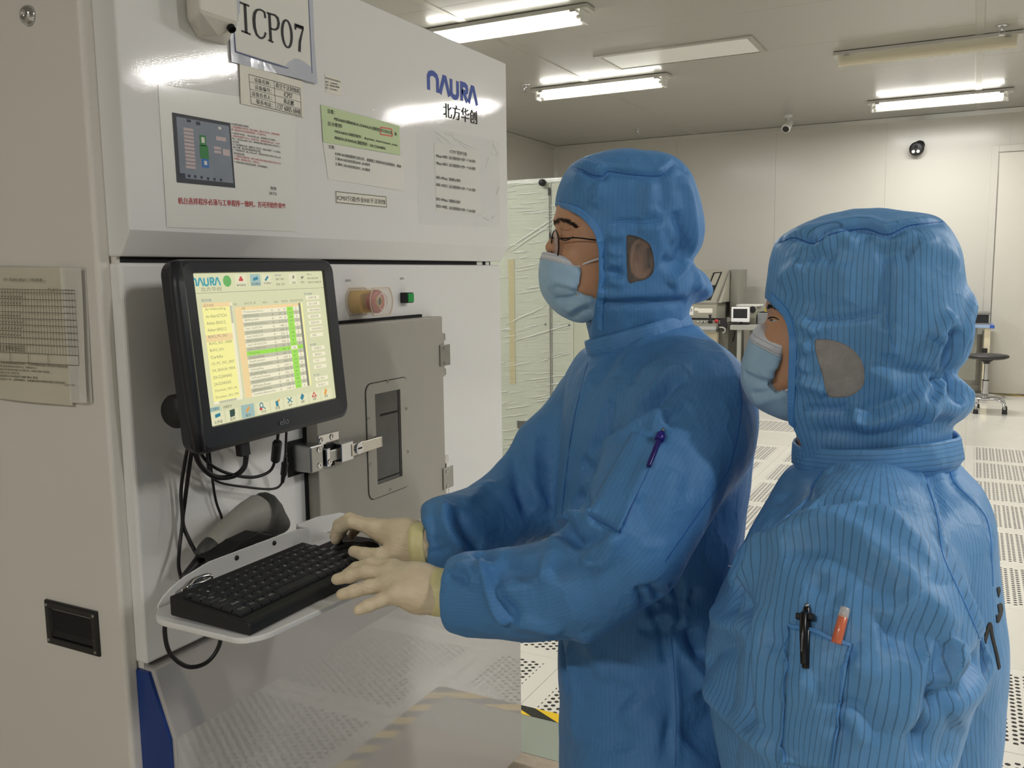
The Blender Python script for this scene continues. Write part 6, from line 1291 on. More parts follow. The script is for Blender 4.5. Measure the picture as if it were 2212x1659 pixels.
def build_hood(hf, nm, parent, outline, rim, window, W, R, Wv, folds, mat, meshmat, ripple_seed, h=0.0032):
    out = closed_curve(hf.uvs(outline), 160); g = inflate(hf, out, W, R, h, Wv=Wv, blur=5, wmax=0.17)
    rw = [0.0, 0.045, 0.07] + [0.085] * 20; rimuv = bezier([hf.uv(*p, rw[i]) for i, p in enumerate(rim)], 60); big = [np.array([-0.6, rimuv[-1][1] - 0.3]), np.array([-0.6, 0.6]), np.array([rimuv[0][0], 0.6])]
    clip = poly_sd(list(rimuv) + [np.array([rimuv[-1][0], -0.6])] + [np.array([-0.6, -0.6]), np.array([-0.6, 0.6]), np.array([rimuv[0][0] + 0.02, 0.6])], g.U2, g.V2)
    f = g.F; cl = clip[:, None, :].astype(np.float32); inner = np.maximum(f + 0.0065, -cl - 0.045); g.F = np.maximum(np.maximum(f, cl), -inner)
    sf = g.net(); sf.smooth(2, 0.4); L = sf.V.copy(); sf.V = hf.world(sf.V)
    sf.folds(folds); sf.ripple(0.0024, 50, ripple_seed, (1, 1, 0.5)); sf.ripple(0.0010, 130, ripple_seed + 1, (1, 1, 0.6)); sf.smooth(1, 0.25)
    Lc = hf.local(sf.V); wuv = hf.uvs(window, 0.085); hole = poly_sd(closed_curve(wuv, 60), Lc[:, 0], Lc[:, 2])
    outer = np.abs(L[:, 1]) > 0.035; hole = np.where(outer, hole, 0.05)
    ang = np.arctan2(Lc[:, 1], Lc[:, 0] + 0.01) ; cr = hf.uv(outline[0][0], outline[0][1])[1]
    stripe = ang * 0.105; topz = np.interp(Lc[:, 0], [p[0] for p in sorted(map(tuple, hf.uvs(folds[0][0])))], [p[1] for p in sorted(map(tuple, hf.uvs(folds[0][0])))])
    stripe = np.where(Lc[:, 2] > topz, Lc[:, 1], stripe)
    N = sf.normals(); sel = (hole < 0.006) & outer; fm = sel[sf.Q].all(1); fh = hole[sf.Q]; Qk = sf.Q[~(fh < -0.002).all(1)]; edge = (np.abs(hole[Qk]) < 0.008).any(1)
    hm_ = Surf(sf.V, Qk).mesh('hood', {'stripe': stripe, 'hole': hole}); o = link('hood', hm_, parent); hm_.materials.append(mat[0]); hm_.materials.append(mat[1]); hm_.polygons.foreach_set('material_index', edge.astype(np.int32))
    # mesh ear panels just under the cloth
    for sd in (1, -1):
        q = sf.Q[fm & (Lc[sf.Q[:, 0], 1] * sd > 0)]
        if len(q) == 0: continue
        ids, inv = np.unique(q, return_inverse=True); ws = Surf(sf.V[ids] - N[ids] * 0.0016, inv.reshape(q.shape)); obj('ear_window', ws.mesh('ear_window'), meshmat, o)
    return o, sf, rimuv
def rim_band(hf, sf, rim, parent, mat, width=0.011, off=0.004):
    return ribbon(sf, [(x + off * 1200, y) for x, y in rim], width, 0.0022, mat, 'rim_binding', parent, 60, 0.0012)
def head_skin(hf, outline, W, R, extra, h=0.003):
    g = inflate(hf, closed_curve(hf.uvs(outline), 140), W, R, h, blur=4, wmax=0.13); g.F = g.F / 0.6
    extra(g); sf = g.net(); sf.smooth(2, 0.4); sf.V = hf.world(sf.V); return sf
def ear(g, c, k=0.006):
    E = np.eye(3); u, w, v = c
    g.ell((u, w, v), E, (0.017, 0.009, 0.031), k)
    for a in np.linspace(-0.6, 4.0, 15):
        b = a + 0.33; p = lambda q: (u - 0.003 + 0.017 * -math.cos(q + 1.2), w + 0.008, v + 0.030 * math.sin(q + 1.2) * -1)
        g.cone(p(a), p(b), 0.0042, 0.0042, 0.003)
    sl, X, Y, Z = g.blk((u - 0.03, w - 0.01, v - 0.03), (u + 0.03, w + 0.03, v + 0.03)); d = np.sqrt(((X - u - 0.004) / 0.008) ** 2 + ((Y - w - 0.010) / 0.006) ** 2 + ((Z - v + 0.004) / 0.014) ** 2) - 1; g.F[sl] = np.maximum(g.F[sl], -(d * 0.006).astype(np.float32))
def build_mask(hf, parent, outline, keep, W, R, topedge, folds, h=0.0028):
    g = inflate(hf, closed_curve(hf.uvs(outline), 120), W, R, h, blur=4, wmax=0.12); cl = poly_sd(hf.uvs(keep, 0.050), g.U2, g.V2)[:, None, :].astype(np.float32)
    g.F = np.maximum(g.F, cl); sf = g.net(); sf.smooth(2, 0.35); sf.V = hf.world(sf.V); sf.folds(folds); sf.ripple(0.0007, 90, 5)
    Lc = hf.local(sf.V); a, b = hf.uv(*topedge[0]), hf.uv(*topedge[1]); ab = b - a; L = np.linalg.norm(ab); ab = ab / L; nrm = np.array([-ab[1], ab[0]]); nrm = nrm if nrm[1] < 0 else -nrm
    band = (Lc[:, 0] - a[0]) * nrm[0] + (Lc[:, 2] - a[1]) * nrm[1]; along = (Lc[:, 0] - a[0]) * ab[0] + (Lc[:, 2] - a[1]) * ab[1]
    return obj('face_mask', sf.mesh('face_mask', {'band': band, 'along': along}), M_mask, parent), sf
def build_glove(parent, chains, palm, cuff, h=0.0022, k=0.010):
    pts = [np.append(atD(x, y, D), r) for ch in chains + palm for x, y, D, r in ch]; A = np.array(pts); g = Grid(A[:, :3].min(0) - 0.04, A[:, :3].max(0) + 0.04, h)
    for ch in palm:
        P = [(atD(x, y, D), r) for x, y, D, r in ch]
        for (a, ra), (b, rb) in zip(P[:-1], P[1:]): g.cone(a, b, ra, rb, 0.018)
    base = g.F.copy()
    for ch in chains:
        g2 = Grid(g.lo, g.lo + g.h, g.h); g2.ax = g.ax; g2.F = np.full_like(g.F, 1.0)
        P = [(atD(x, y, D), r) for x, y, D, r in ch]
        for (a, ra), (b, rb) in zip(P[:-1], P[1:]): g2.cone(a, b, ra, rb, 0.004)
        d = g2.F; hh = np.maximum(k - np.abs(base - d), 0) / k; g.F = np.minimum(g.F, np.minimum(base, d) - hh * hh * k / 4)
    sf = g.net(); sf.smooth(2, 0.4); sf.ripple(0.0006, 170, 3); o = obj('glove', sf.mesh('glove'), M_glove, parent)
    x0, y0, D0, r0, x1, y1, D1, r1 = cuff; a, b = atD(x0, y0, D0), atD(x1, y1, D1); ax = b - a; L = np.linalg.norm(ax)
    mb = MB().lathe(a, ax, [(r0 * 0.9, 0), (r0, 0.001), (r0 * 1.02, L * 0.35), (r1 * 1.0, L * 0.7), (r1 * 1.05, L), (r1 * 0.98, L + 0.001)], 28); obj('glove_cuff', mb, M_cuff, o, smooth=True)
    return o, sf
def body_suit(nm, parent, heading, secs, arms, legs, folds, mat, h, seed, extra=None, zmin=0.04, ripples=(0.0035, 0.0016)):
    """torso from measured sections (y, front x, back x, D, half width), sleeves and legs as tapered tubes, one continuous cloth surface"""
    F = heading; L = np.cross([0, 0, 1.0], F); S = []
    for y, xf, xb, D, b in secs:
        c = atD((xf + xb) / 2, y, D); S.append((c[2], c[0], c[1], (xb - xf) / 2 * D / FPX * 0.97, b))
    S = np.array(sorted(S)); arms3 = [[(atD(x, y, D), r) for x, y, D, r in ar] for ar in arms]
    allp = np.array([p for ar in arms3 for p, _ in ar] + [p for lg in legs for p, _ in lg] + [(s_[1], s_[2], s_[0]) for s_ in S]); lo, hi = allp.min(0) - 0.22, allp.max(0) + 0.16; lo[2] = zmin - 0.02
    g = Grid(lo, hi, h); sl, X, Y, Z = g.blk(lo, hi); z = g.ax[2]
    from_ = lambda k: np.interp(z, S[:, 0], S[:, k]).astype(np.float32)
    ker = np.ones(9) / 9; sm = lambda a: np.convolve(np.pad(a, 4, mode='edge'), ker, 'valid').astype(np.float32)
    cx, cy, a, b = (sm(from_(k)) for k in (1, 2, 3, 4)); dx, dy = X - cx[None, None, :], Y - cy[None, None, :]
    u = dx * F[0] + dy * F[1]; w_ = dx * L[0] + dy * L[1]; q = (np.abs(u / a) ** 2.3 + np.abs(w_ / b) ** 2.3) ** (1 / 2.3); f = (q - 1) * np.minimum(a, b)[None, None, :]
    g.F = np.maximum(np.maximum(f, Z - (S[-1, 0] + 0.01)), (S[0, 0]) - Z).astype(np.float32)
    for ar in arms3:
        for (p, rp), (q_, rq) in zip(ar[:-1], ar[1:]): g.cone(p, q_, rp, rq, 0.045)
    for lg in legs:
        for (p, rp), (q_, rq) in zip(lg[:-1], lg[1:]): g.cone(p, q_, rp, rq, 0.05)
    if extra: extra(g)
    sf = g.net(); sf.smooth(3, 0.45); base = sf.V.copy()
    sf.folds(folds); sf.ripple(ripples[0], 24, seed, (1, 1, 0.55)); sf.ripple(ripples[1], 60, seed + 1, (1, 1, 0.7)); sf.ripple(0.0009, 120, seed + 2, (1, 1, 0.6)); sf.smooth(1, 0.2)
    # stripe coordinate: round the torso, round each sleeve
    V = base; zi = np.interp(V[:, 2], S[:, 0], S[:, 1]); yi = np.interp(V[:, 2], S[:, 0], S[:, 2]); u = (V[:, 0] - zi) * F[0] + (V[:, 1] - yi) * F[1]; w_ = (V[:, 0] - zi) * L[0] + (V[:, 1] - yi) * L[1]
    stripe = np.arctan2(w_, u) * 0.17; ai = np.interp(V[:, 2], S[:, 0], S[:, 3]); bi = np.interp(V[:, 2], S[:, 0], S[:, 4]); best = (np.hypot(u / ai, w_ / bi) - 1) * np.minimum(ai, bi)
    best = np.where(V[:, 2] > S[-1, 0], 0.0, best)
    for ar in arms3:
        C = np.array(bezier([np.append(p, r_) for p, r_ in ar], 120)); Pc, Rc = C[:, :3], C[:, 3]; T = np.gradient(Pc, axis=0); T /= np.linalg.norm(T, axis=1, keepdims=True); rf = F - T[0] * (F @ T[0]); refs = []
        for t_ in T: rf = rf - t_ * (rf @ t_); rf = rf / np.linalg.norm(rf); refs.append(rf)
        refs = np.array(refs); bis = np.cross(T, refs); near = np.where(((V > Pc.min(0) - 0.18) & (V < Pc.max(0) + 0.18)).all(1))[0]
        for ch in np.array_split(near, 1 + len(near) // 8000):
            d2 = ((V[ch][:, None, :] - Pc[None]) ** 2).sum(2); k_ = d2.argmin(1); dd = V[ch] - Pc[k_]; d = np.sqrt(d2[np.arange(len(ch)), k_]) - Rc[k_]; m = d < best[ch] - 0.004
            st = np.arctan2((dd * bis[k_]).sum(1), (dd * refs[k_]).sum(1)) * 0.085; best[ch[m]] = d[m]; stripe[ch[m]] = st[m]
    return obj('coverall', sf.mesh('coverall', {'stripe': stripe}), mat, parent), sf
def collar(parent, front, back, D, halfw, band, mat, seed, lean=0.0):
    """stand-up collar: sheet ring round the neck, from measured front and back points (top edge)"""
    a, b = atD(*front, D), atD(*back, D); c = (a + b) / 2; e1 = (a - b) / 2; R1 = np.linalg.norm(e1); e1 /= R1; v = c - CAMP; v[2] = 0; v /= np.linalg.norm(v); e2 = -v; e2 = e2 - e1 * (e2 @ e1); e2 /= np.linalg.norm(e2); n = np.cross(e1, e2); n = n if n[2] > 0 else -n
    rs = []; N = 72; r = np.random.default_rng(seed); ph = r.random(4) * 6.28
    for hgt, off in ((-band * 1.6, -0.012), (-band * 1.05, -0.001), (-band * 0.9, 0.003), (-band * 0.5, 0.002), (-0.004, 0.0005), (0, -0.001), (-0.001, -0.004), (-band * 0.5, -0.0035), (-band, -0.002)):
        ring = []
        for k in range(N):
            t_ = 2 * math.pi * k / N; wob = 0.0016 * math.sin(5 * t_ + ph[0]) + 0.001 * math.sin(11 * t_ + ph[1]) + 0.0008 * math.sin(23 * t_ + ph[2]) * (hgt < -0.01)
            ring.append(c + e1 * (R1 + off + wob) * math.cos(t_) + e2 * (halfw + off + wob) * math.sin(t_) + n * (hgt + 0.002 * math.sin(2 * t_ + ph[3])))
        rs.append(ring)
    mb = MB().rings(rs, cap=False); m = mb.mesh('collar', True); at = m.attributes.new('stripe', 'FLOAT', 'POINT'); hv = [0.0] * (len(rs) * N)
    lev = [0, band * .35, band * .45, band * .85, band * 1.3, band * 1.35, band * 1.36, band * .85, band * .35]
    for i in range(len(rs)):
        for k in range(N): hv[i * N + k] = lev[i] + 0.01 * k / N
    at.data.foreach_set('value', hv); return obj('collar', m, mat, parent)
def dent(g, c, r, k=0.006):
    sl, X, Y, Z = g.blk(np.array(c) - np.array(r) - 0.02, np.array(c) + np.array(r) + 0.02); d = (np.sqrt(((X - c[0]) / r[0]) ** 2 + ((Y - c[1]) / r[1]) ** 2 + ((Z - c[2]) / r[2]) ** 2) - 1) * min(r)
    a = g.F[sl]; b = -d; h_ = np.maximum(k - np.abs(a - b), 0) / k; g.F[sl] = (np.maximum(a, b) + h_ * h_ * k / 4).astype(np.float32)
def crop(ox, oy, s): return lambda *pts: [(ox + x / s, oy + y / s) for x, y in pts]
def cuff_cut(g, arm, rin):
    a, b = atD(*arm[-2][:3]), atD(*arm[-1][:3]); ax = (b - a) / np.linalg.norm(b - a); ax = ax * 0.45 + (lm * 0.55 if arm[-1][0] < 1500 else 0); ax /= np.linalg.norm(ax); sl, X, Y, Z = g.blk(b - 0.10, b + 0.10)
    px, py, pz = X - b[0], Y - b[1], Z - b[2]; t_ = px * ax[0] + py * ax[1] + pz * ax[2]; rr = np.sqrt(px * px + py * py + pz * pz); F_ = g.F[sl]
    F_ = np.where(rr < 0.085, np.maximum(F_, t_), F_); rad = np.sqrt(np.maximum(rr * rr - t_ * t_, 0)) - rin; hol = np.maximum(rad, -t_ - 0.03); g.F[sl] = np.where(rr < 0.085, np.maximum(F_, -hol), F_).astype(np.float32)
def hairs(surf, pts, n, length, rad, mat, name, parent, lean=(0, 0, 0), spread=3.0, seed=1):
    r = np.random.default_rng(seed); P = bezier([np.array(p, float) for p in pts], 40); mb = MB()
    for k in range(n):
        t_ = r.random(); q = P[int(t_ * (len(P) - 1))] + r.normal(0, spread * (0.35 + 0.65 * math.sin(math.pi * min(1, t_ * 0.8 + 0.15))), 2) * np.array([0.8, 0.6]); a, n_ = surf.hit(*q)
        if a is None: continue
        d = np.array(lean) + r.normal(0, 0.14, 3); d = d - n_ * (d @ n_); d /= np.linalg.norm(d) + 1e-9; L_ = length * r.uniform(0.6, 1.1)
        mb.tube([a + n_ * 0.0002, a + d * L_ * 0.5 + n_ * 0.0012, a + d * L_ + n_ * 0.0006], [rad, rad * 0.8, rad * 0.2], 4)
    return obj(name, mb, mat, parent)
# ------------------------------------------------------------------ THE MAN (glasses, hands on mouse and keyboard)
man = empty('person'); tag(man, 'person with glasses in a blue hooded clean-room suit working at the keyboard', 'person')
hm = HeadFrame((1360, 520), 1.50, math.radians(12))
vm = hm.c - CAMP; vm[2] = 0; vm /= np.linalg.norm(vm); lm = np.array([-vm[1], vm[0], 0]); FM = math.cos(math.radians(12)) * lm - math.sin(math.radians(12)) * vm
c1 = crop(1100, 300, 3.607); c4 = crop(1150, 640, 2.513); c5 = crop(1100, 1100, 2.968); c3 = crop(680, 880, 3.072)
rim_m = [(1201, 442), (1226, 450), (1250, 463), (1272, 485), (1284, 505), (1290, 532), (1292, 575), (1291, 625), (1288, 670), (1290, 712), (1296, 745)]
out_m = [(1200, 446), (1204, 415), (1214, 384), (1232, 358), (1270, 336), (1318, 325), (1366, 321), (1412, 327), (1452, 343), (1480, 370), (1496, 405), (1509, 450), (1515, 490), (1510, 528), (1498, 553), (1490, 566), (1502, 580), (1522, 598), (1533, 622), (1530, 641), (1510, 652), (1487, 658), (1478, 690), (1470, 745), (1400, 775), (1330, 775), (1285, 752), (1262, 700), (1232, 680), (1196, 640), (1176, 585), (1180, 530), (1192, 480)]
win_m = [(1349, 512), (1354, 508), (1375, 513), (1396, 526), (1404, 543), (1409, 570), (1406, 590), (1392, 603), (1372, 608), (1355, 610), (1351, 575)]
fold_m = [(c1((485, 215), (560, 235), (640, 275), (730, 285), (770, 250), (880, 265), (1000, 280), (1170, 285), (1230, 240), (1290, 200), (1390, 275)), -0.006, 0.006),
          (c1((500, 185), (600, 205), (760, 225), (1000, 250), (1180, 250), (1280, 170)), 0.004, 0.010), (c1((1385, 930), (1440, 750), (1400, 450), (1330, 300)), 0.006, 0.010), (c1((1375, 920), (1350, 750), (1290, 560)), -0.007, 0.010), (c1((1370, 930), (1250, 800), (1180, 700)), -0.004, 0.010),
          (c1((1390, 940), (1330, 1060), (1240, 1140)), 0.007, 0.011), (c1((1180, 930), (1260, 960), (1380, 940)), -0.006, 0.010), (c1((1390, 950), (1470, 1080), (1500, 1180)), 0.004, 0.010), (c1((690, 1275), (900, 1275), (1200, 1262), (1380, 1255)), -0.0075, 0.009), (c1((700, 1220), (900, 1235), (1150, 1220), (1400, 1190)), 0.006, 0.014),
          (c1((770, 655), (900, 645), (1050, 650), (1190, 635)), -0.003, 0.005), (c1((730, 800), (735, 1000), (730, 1200)), -0.004, 0.006), (c1((760, 860), (820, 900), (880, 890)), 0.004, 0.007), (c1((760, 960), (820, 980), (880, 960)), 0.004, 0.007), (c1((760, 1100), (830, 1120), (900, 1130)), 0.004, 0.008), (c1((770, 740), (830, 760), (900, 740)), 0.004, 0.008), (c1((780, 1010), (830, 1050), (890, 1040)), -0.004, 0.006),
          (c1((680, 330), (700, 440), (650, 520)), 0.003, 0.010), (c1((1100, 330), (1080, 480), (1090, 600)), 0.004, 0.012), (c1((1180, 300), (1200, 450), (1170, 560)), -0.003, 0.010), (c1((1000, 700), (1150, 720), (1280, 800)), 0.004, 0.014)]
Wv_m = [(-0.26, 0.080), (-0.16, 0.082), (-0.10, 0.092), (0.0, 0.100), (0.10, 0.098), (0.2, 0.09)]
hood_m, hs_m, rim_uv = build_hood(hm, 'm', man, out_m, rim_m, win_m, 0.098, 0.092, Wv_m, fold_m, (M_suit_m, M_hood_m), M_earm, 11)
rim_band(hm, hs_m, rim_m[:-1], hood_m, M_seam_l, 0.012, 0.007)
ribbon(hs_m, c1((485, 218), (560, 238), (640, 278), (730, 288), (770, 253), (880, 268), (1000, 283), (1170, 288), (1230, 243), (1290, 205)), 0.0018, 0.0004, M_seam, 'crown_seam', hood_m)
ribbon(hs_m, c1((770, 655), (900, 645), (1050, 650), (1190, 635)), 0.0014, 0.0008, M_seam_l, 'patch_seam', hood_m)
# skin
face_m = [(1215, 392), (1206, 425), (1203, 448), (1199, 466), (1198, 478), (1204, 496), (1203, 515), (1198, 540), (1192, 565), (1190, 588), (1192, 615), (1199, 645), (1220, 668), (1262, 682), (1296, 700), (1300, 745), (1350, 765), (1430, 760), (1450, 690), (1462, 620), (1484, 540), (1494, 470), (1476, 404), (1430, 360), (1366, 342), (1300, 347), (1245, 362)]
def ex_m(g):
    a, b = hm.uv(1204, 498), hm.uv(1182, 534); g.cone((a[0] - 0.006, 0, a[1]), (b[0] - 0.008, 0, b[1]), 0.007, 0.0115, 0.010)
    c = hm.uv(1190, 542)
    for s_ in (1, -1):
        g.cone((c[0] - 0.006, s_ * 0.011, c[1] + 0.004), (c[0] - 0.012, s_ * 0.013, c[1] + 0.006), 0.006, 0.006, 0.008)
        e = hm.uv(1212, 511); dent(g, (e[0] + 0.010, s_ * 0.036, e[1] - 0.001), (0.014, 0.020, 0.010), 0.010)
        g.ell((e[0] - 0.010, s_ * 0.033, e[1]), np.eye(3), (0.0125, 0.0145, 0.0115), 0.004)
        br = hm.uv(1206, 478); g.cone((br[0] - 0.006, s_ * 0.014, br[1]), (br[0] - 0.022, s_ * 0.052, br[1] - 0.002), 0.008, 0.006, 0.012)
        ck = hm.uv(1235, 555); g.ell((ck[0], s_ * 0.045, ck[1]), np.eye(3), (0.022, 0.018, 0.020), 0.02)
        eu = hm.uv(1380, 560, 0.08); ear(g, (eu[0], s_ * 0.078, eu[1]))
sk_m = head_skin(hm, face_m, 0.072, 0.072, ex_m); head_m = obj('head', sk_m.mesh('head'), M_skin, man)
hairs(sk_m, c1((350, 640), (385, 630), (430, 632), (480, 655), (510, 680)), 190, 0.0080, 0.00042, M_hair, 'eyebrow', head_m, -hm.F - hm.U * 0.10, 3.0, 3)
ribbon(sk_m, c1((395, 775), (430, 790), (470, 782), (500, 760)), [0.0014, 0.002, 0.0014], 0.0010, M_hair, 'eyelashes', head_m, 24, 0.001)
ribbon(sk_m, c1((400, 700), (440, 712), (490, 705)), [0.0006, 0.0012, 0.0006], 0.0004, pbr('skin_crease', (150, 100, 76), 0.6, var=0.1), 'eyelid_crease', head_m, 20, 0.0006)
# mask
mo_out = [(1184, 528), (1170, 548), (1165, 575), (1164, 600), (1170, 632), (1187, 660), (1215, 684), (1262, 700), (1330, 690), (1400, 640), (1400, 560), (1330, 520), (1250, 515)]
mo_keep = c1((228, 850), (262, 862), (330, 882), (420, 912), (556, 955), (545, 1060), (522, 1180), (548, 1192), (566, 1212), (620, 1232), (690, 1240), (690, 1400), (600, 1440), (430, 1440), (180, 1300), (180, 850))
mfold = [(c1((300, 1150), (400, 1140), (520, 1185)), 0.004, 0.009), (c1((330, 1140), (430, 1165), (540, 1200)), -0.004, 0.006), (c1((350, 1250), (450, 1250), (570, 1215)), -0.0045, 0.006), (c1((450, 1350), (560, 1280), (660, 1250)), 0.003, 0.008), (c1((300, 1000), (330, 1080), (380, 1130)), 0.002, 0.012), (c1((260, 900), (400, 950), (550, 985)), -0.0015, 0.004), (c1((480, 1400), (560, 1350), (640, 1330)), -0.003, 0.007)]
mask_m, ms_m = build_mask(hm, man, mo_out, mo_keep, 0.072, 0.070, (c1((250, 865))[0], c1((556, 955))[0]), mfold)
e0, e1_, e2_ = hm.uv(*c1((545, 990))[0], 0.066), hm.uv(*c1((620, 960))[0], 0.074), hm.uv(*c1((700, 932))[0], 0.078)
obj('ear_loop', MB().tube(bezier([hm.pt(e0[0], 0.064, e0[1]), hm.pt(e1_[0], 0.073, e1_[1]), hm.pt(e2_[0], 0.079, e2_[1])], 12), 0.0016, 8), M_maskw, mask_m, smooth=True)
# glasses
gl = obj('glasses', MB().box((0, 0, 0), (1e-4, 1e-4, 1e-4)), M_black, man); M_wire = pbr('black_wire_frame', (16, 16, 18), 0.3, 0.4, var=0.1)
cN = hm.uv(1199, 530, 0.034); rings_ = {}
mbg = MB()
for s_ in (1, -1):
    cc_ = hm.pt(cN[0], s_ * 0.034, cN[1]); ring = [cc_ + hm.L * (0.0250 * math.cos(a) * 1.0) + hm.U * (0.0245 * math.sin(a)) + hm.F * (-0.003 * math.cos(a) * s_) for a in np.linspace(0, 2 * math.pi, 33)]
    mbg.tube(ring, 0.0011, 6); rings_[s_] = cc_
    hinge = cc_ + hm.L * s_ * 0.0245 + hm.U * 0.010 - hm.F * 0.003; tip = hm.uv(1286, 520, 0.078); end = hm.pt(tip[0] - 0.02, s_ * 0.080, tip[1] - 0.002)
    mbg.tube(bezier([hinge, hinge - hm.F * 0.012 + hm.L * s_ * 0.010, hinge - hm.F * 0.03 + hm.L * s_ * 0.016, end], 20), 0.0013, 6)
br0, br1 = rings_[1] - hm.L * 0.020 + hm.U * 0.012, rings_[-1] + hm.L * 0.020 + hm.U * 0.012; mbg.tube(bezier([br0, (br0 + br1) / 2 + hm.U * 0.004 + hm.F * 0.003, br1], 10), 0.0012, 6)
bpy.data.objects.remove(gl); gl = obj('glasses', mbg, M_wire, man, smooth=True)
M_lensg = clear('spectacle_lens', (0.86, 0.86, 0.92, 1), 0.28, 0.04)
for s_ in (1, -1): obj('lens', MB().lathe(rings_[s_], hm.F, [(0.0240, -0.0006), (0.0240, 0.0006), (0.0003, 0.0014)], 28), M_lensg, gl)
# suit
secs_m = [(715, 1330, 1500, 1.53, 0.085), (745, 1275, 1555, 1.53, 0.14), (780, 1240, 1590, 1.52, 0.185), (830, 1220, 1610, 1.51, 0.205), (900, 1207, 1617, 1.50, 0.205), (1000, 1202, 1610, 1.50, 0.195), (1150, 1202, 1592, 1.50, 0.185), (1280, 1212, 1570, 1.50, 0.175), (1330, 1212, 1566, 1.50, 0.175), (1420, 1202, 1588, 1.50, 0.185), (1560, 1212, 1600, 1.50, 0.185), (1700, 1212, 1600, 1.50, 0.18), (1800, 1222, 1590, 1.50, 0.175)]
arm_mn = [(1470, 850, 1.41, 0.062), (1497, 885, 1.35, 0.080), (1488, 945, 1.31, 0.080), (1420, 1050, 1.26, 0.077), (1350, 1180, 1.22, 0.072), (1250, 1265, 1.23, 0.063), (1130, 1284, 1.26, 0.058), (1045, 1281, 1.285, 0.049), (1003, 1283, 1.297, 0.043), (970, 1283, 1.304, 0.038)]
arm_mf = [(1330, 850, 1.62, 0.062), (1290, 890, 1.68, 0.080), (1200, 985, 1.67, 0.074), (1125, 1080, 1.62, 0.067), (1045, 1130, 1.56, 0.059), (980, 1152, 1.50, 0.053), (945, 1162, 1.472, 0.045), (918, 1168, 1.460, 0.037)]
hipM = atD(1405, 1800, 1.50); Lm_ = np.cross([0, 0, 1.0], FM)
legs_m = [[(np.array([hipM[0], hipM[1], 0.70]) + Lm_ * s_ * 0.085, 0.115), (np.array([hipM[0], hipM[1], 0.40]) + Lm_ * s_ * 0.10 + FM * 0.03, 0.095), (np.array([hipM[0], hipM[1], 0.12]) + Lm_ * s_ * 0.10 - FM * 0.0, 0.085)] for s_ in (1, -1)]
def ex_suit_m(g):
    g.cone(atD(1004, 1330, 1.27), atD(1012, 1357, 1.27), 0.022, 0.010, 0.012)
    g.cone(atD(1485, 850, 1.42), atD(1330, 850, 1.62), 0.07, 0.07, 0.06); cuff_cut(g, arm_mn, 0.030); cuff_cut(g, arm_mf, 0.028)
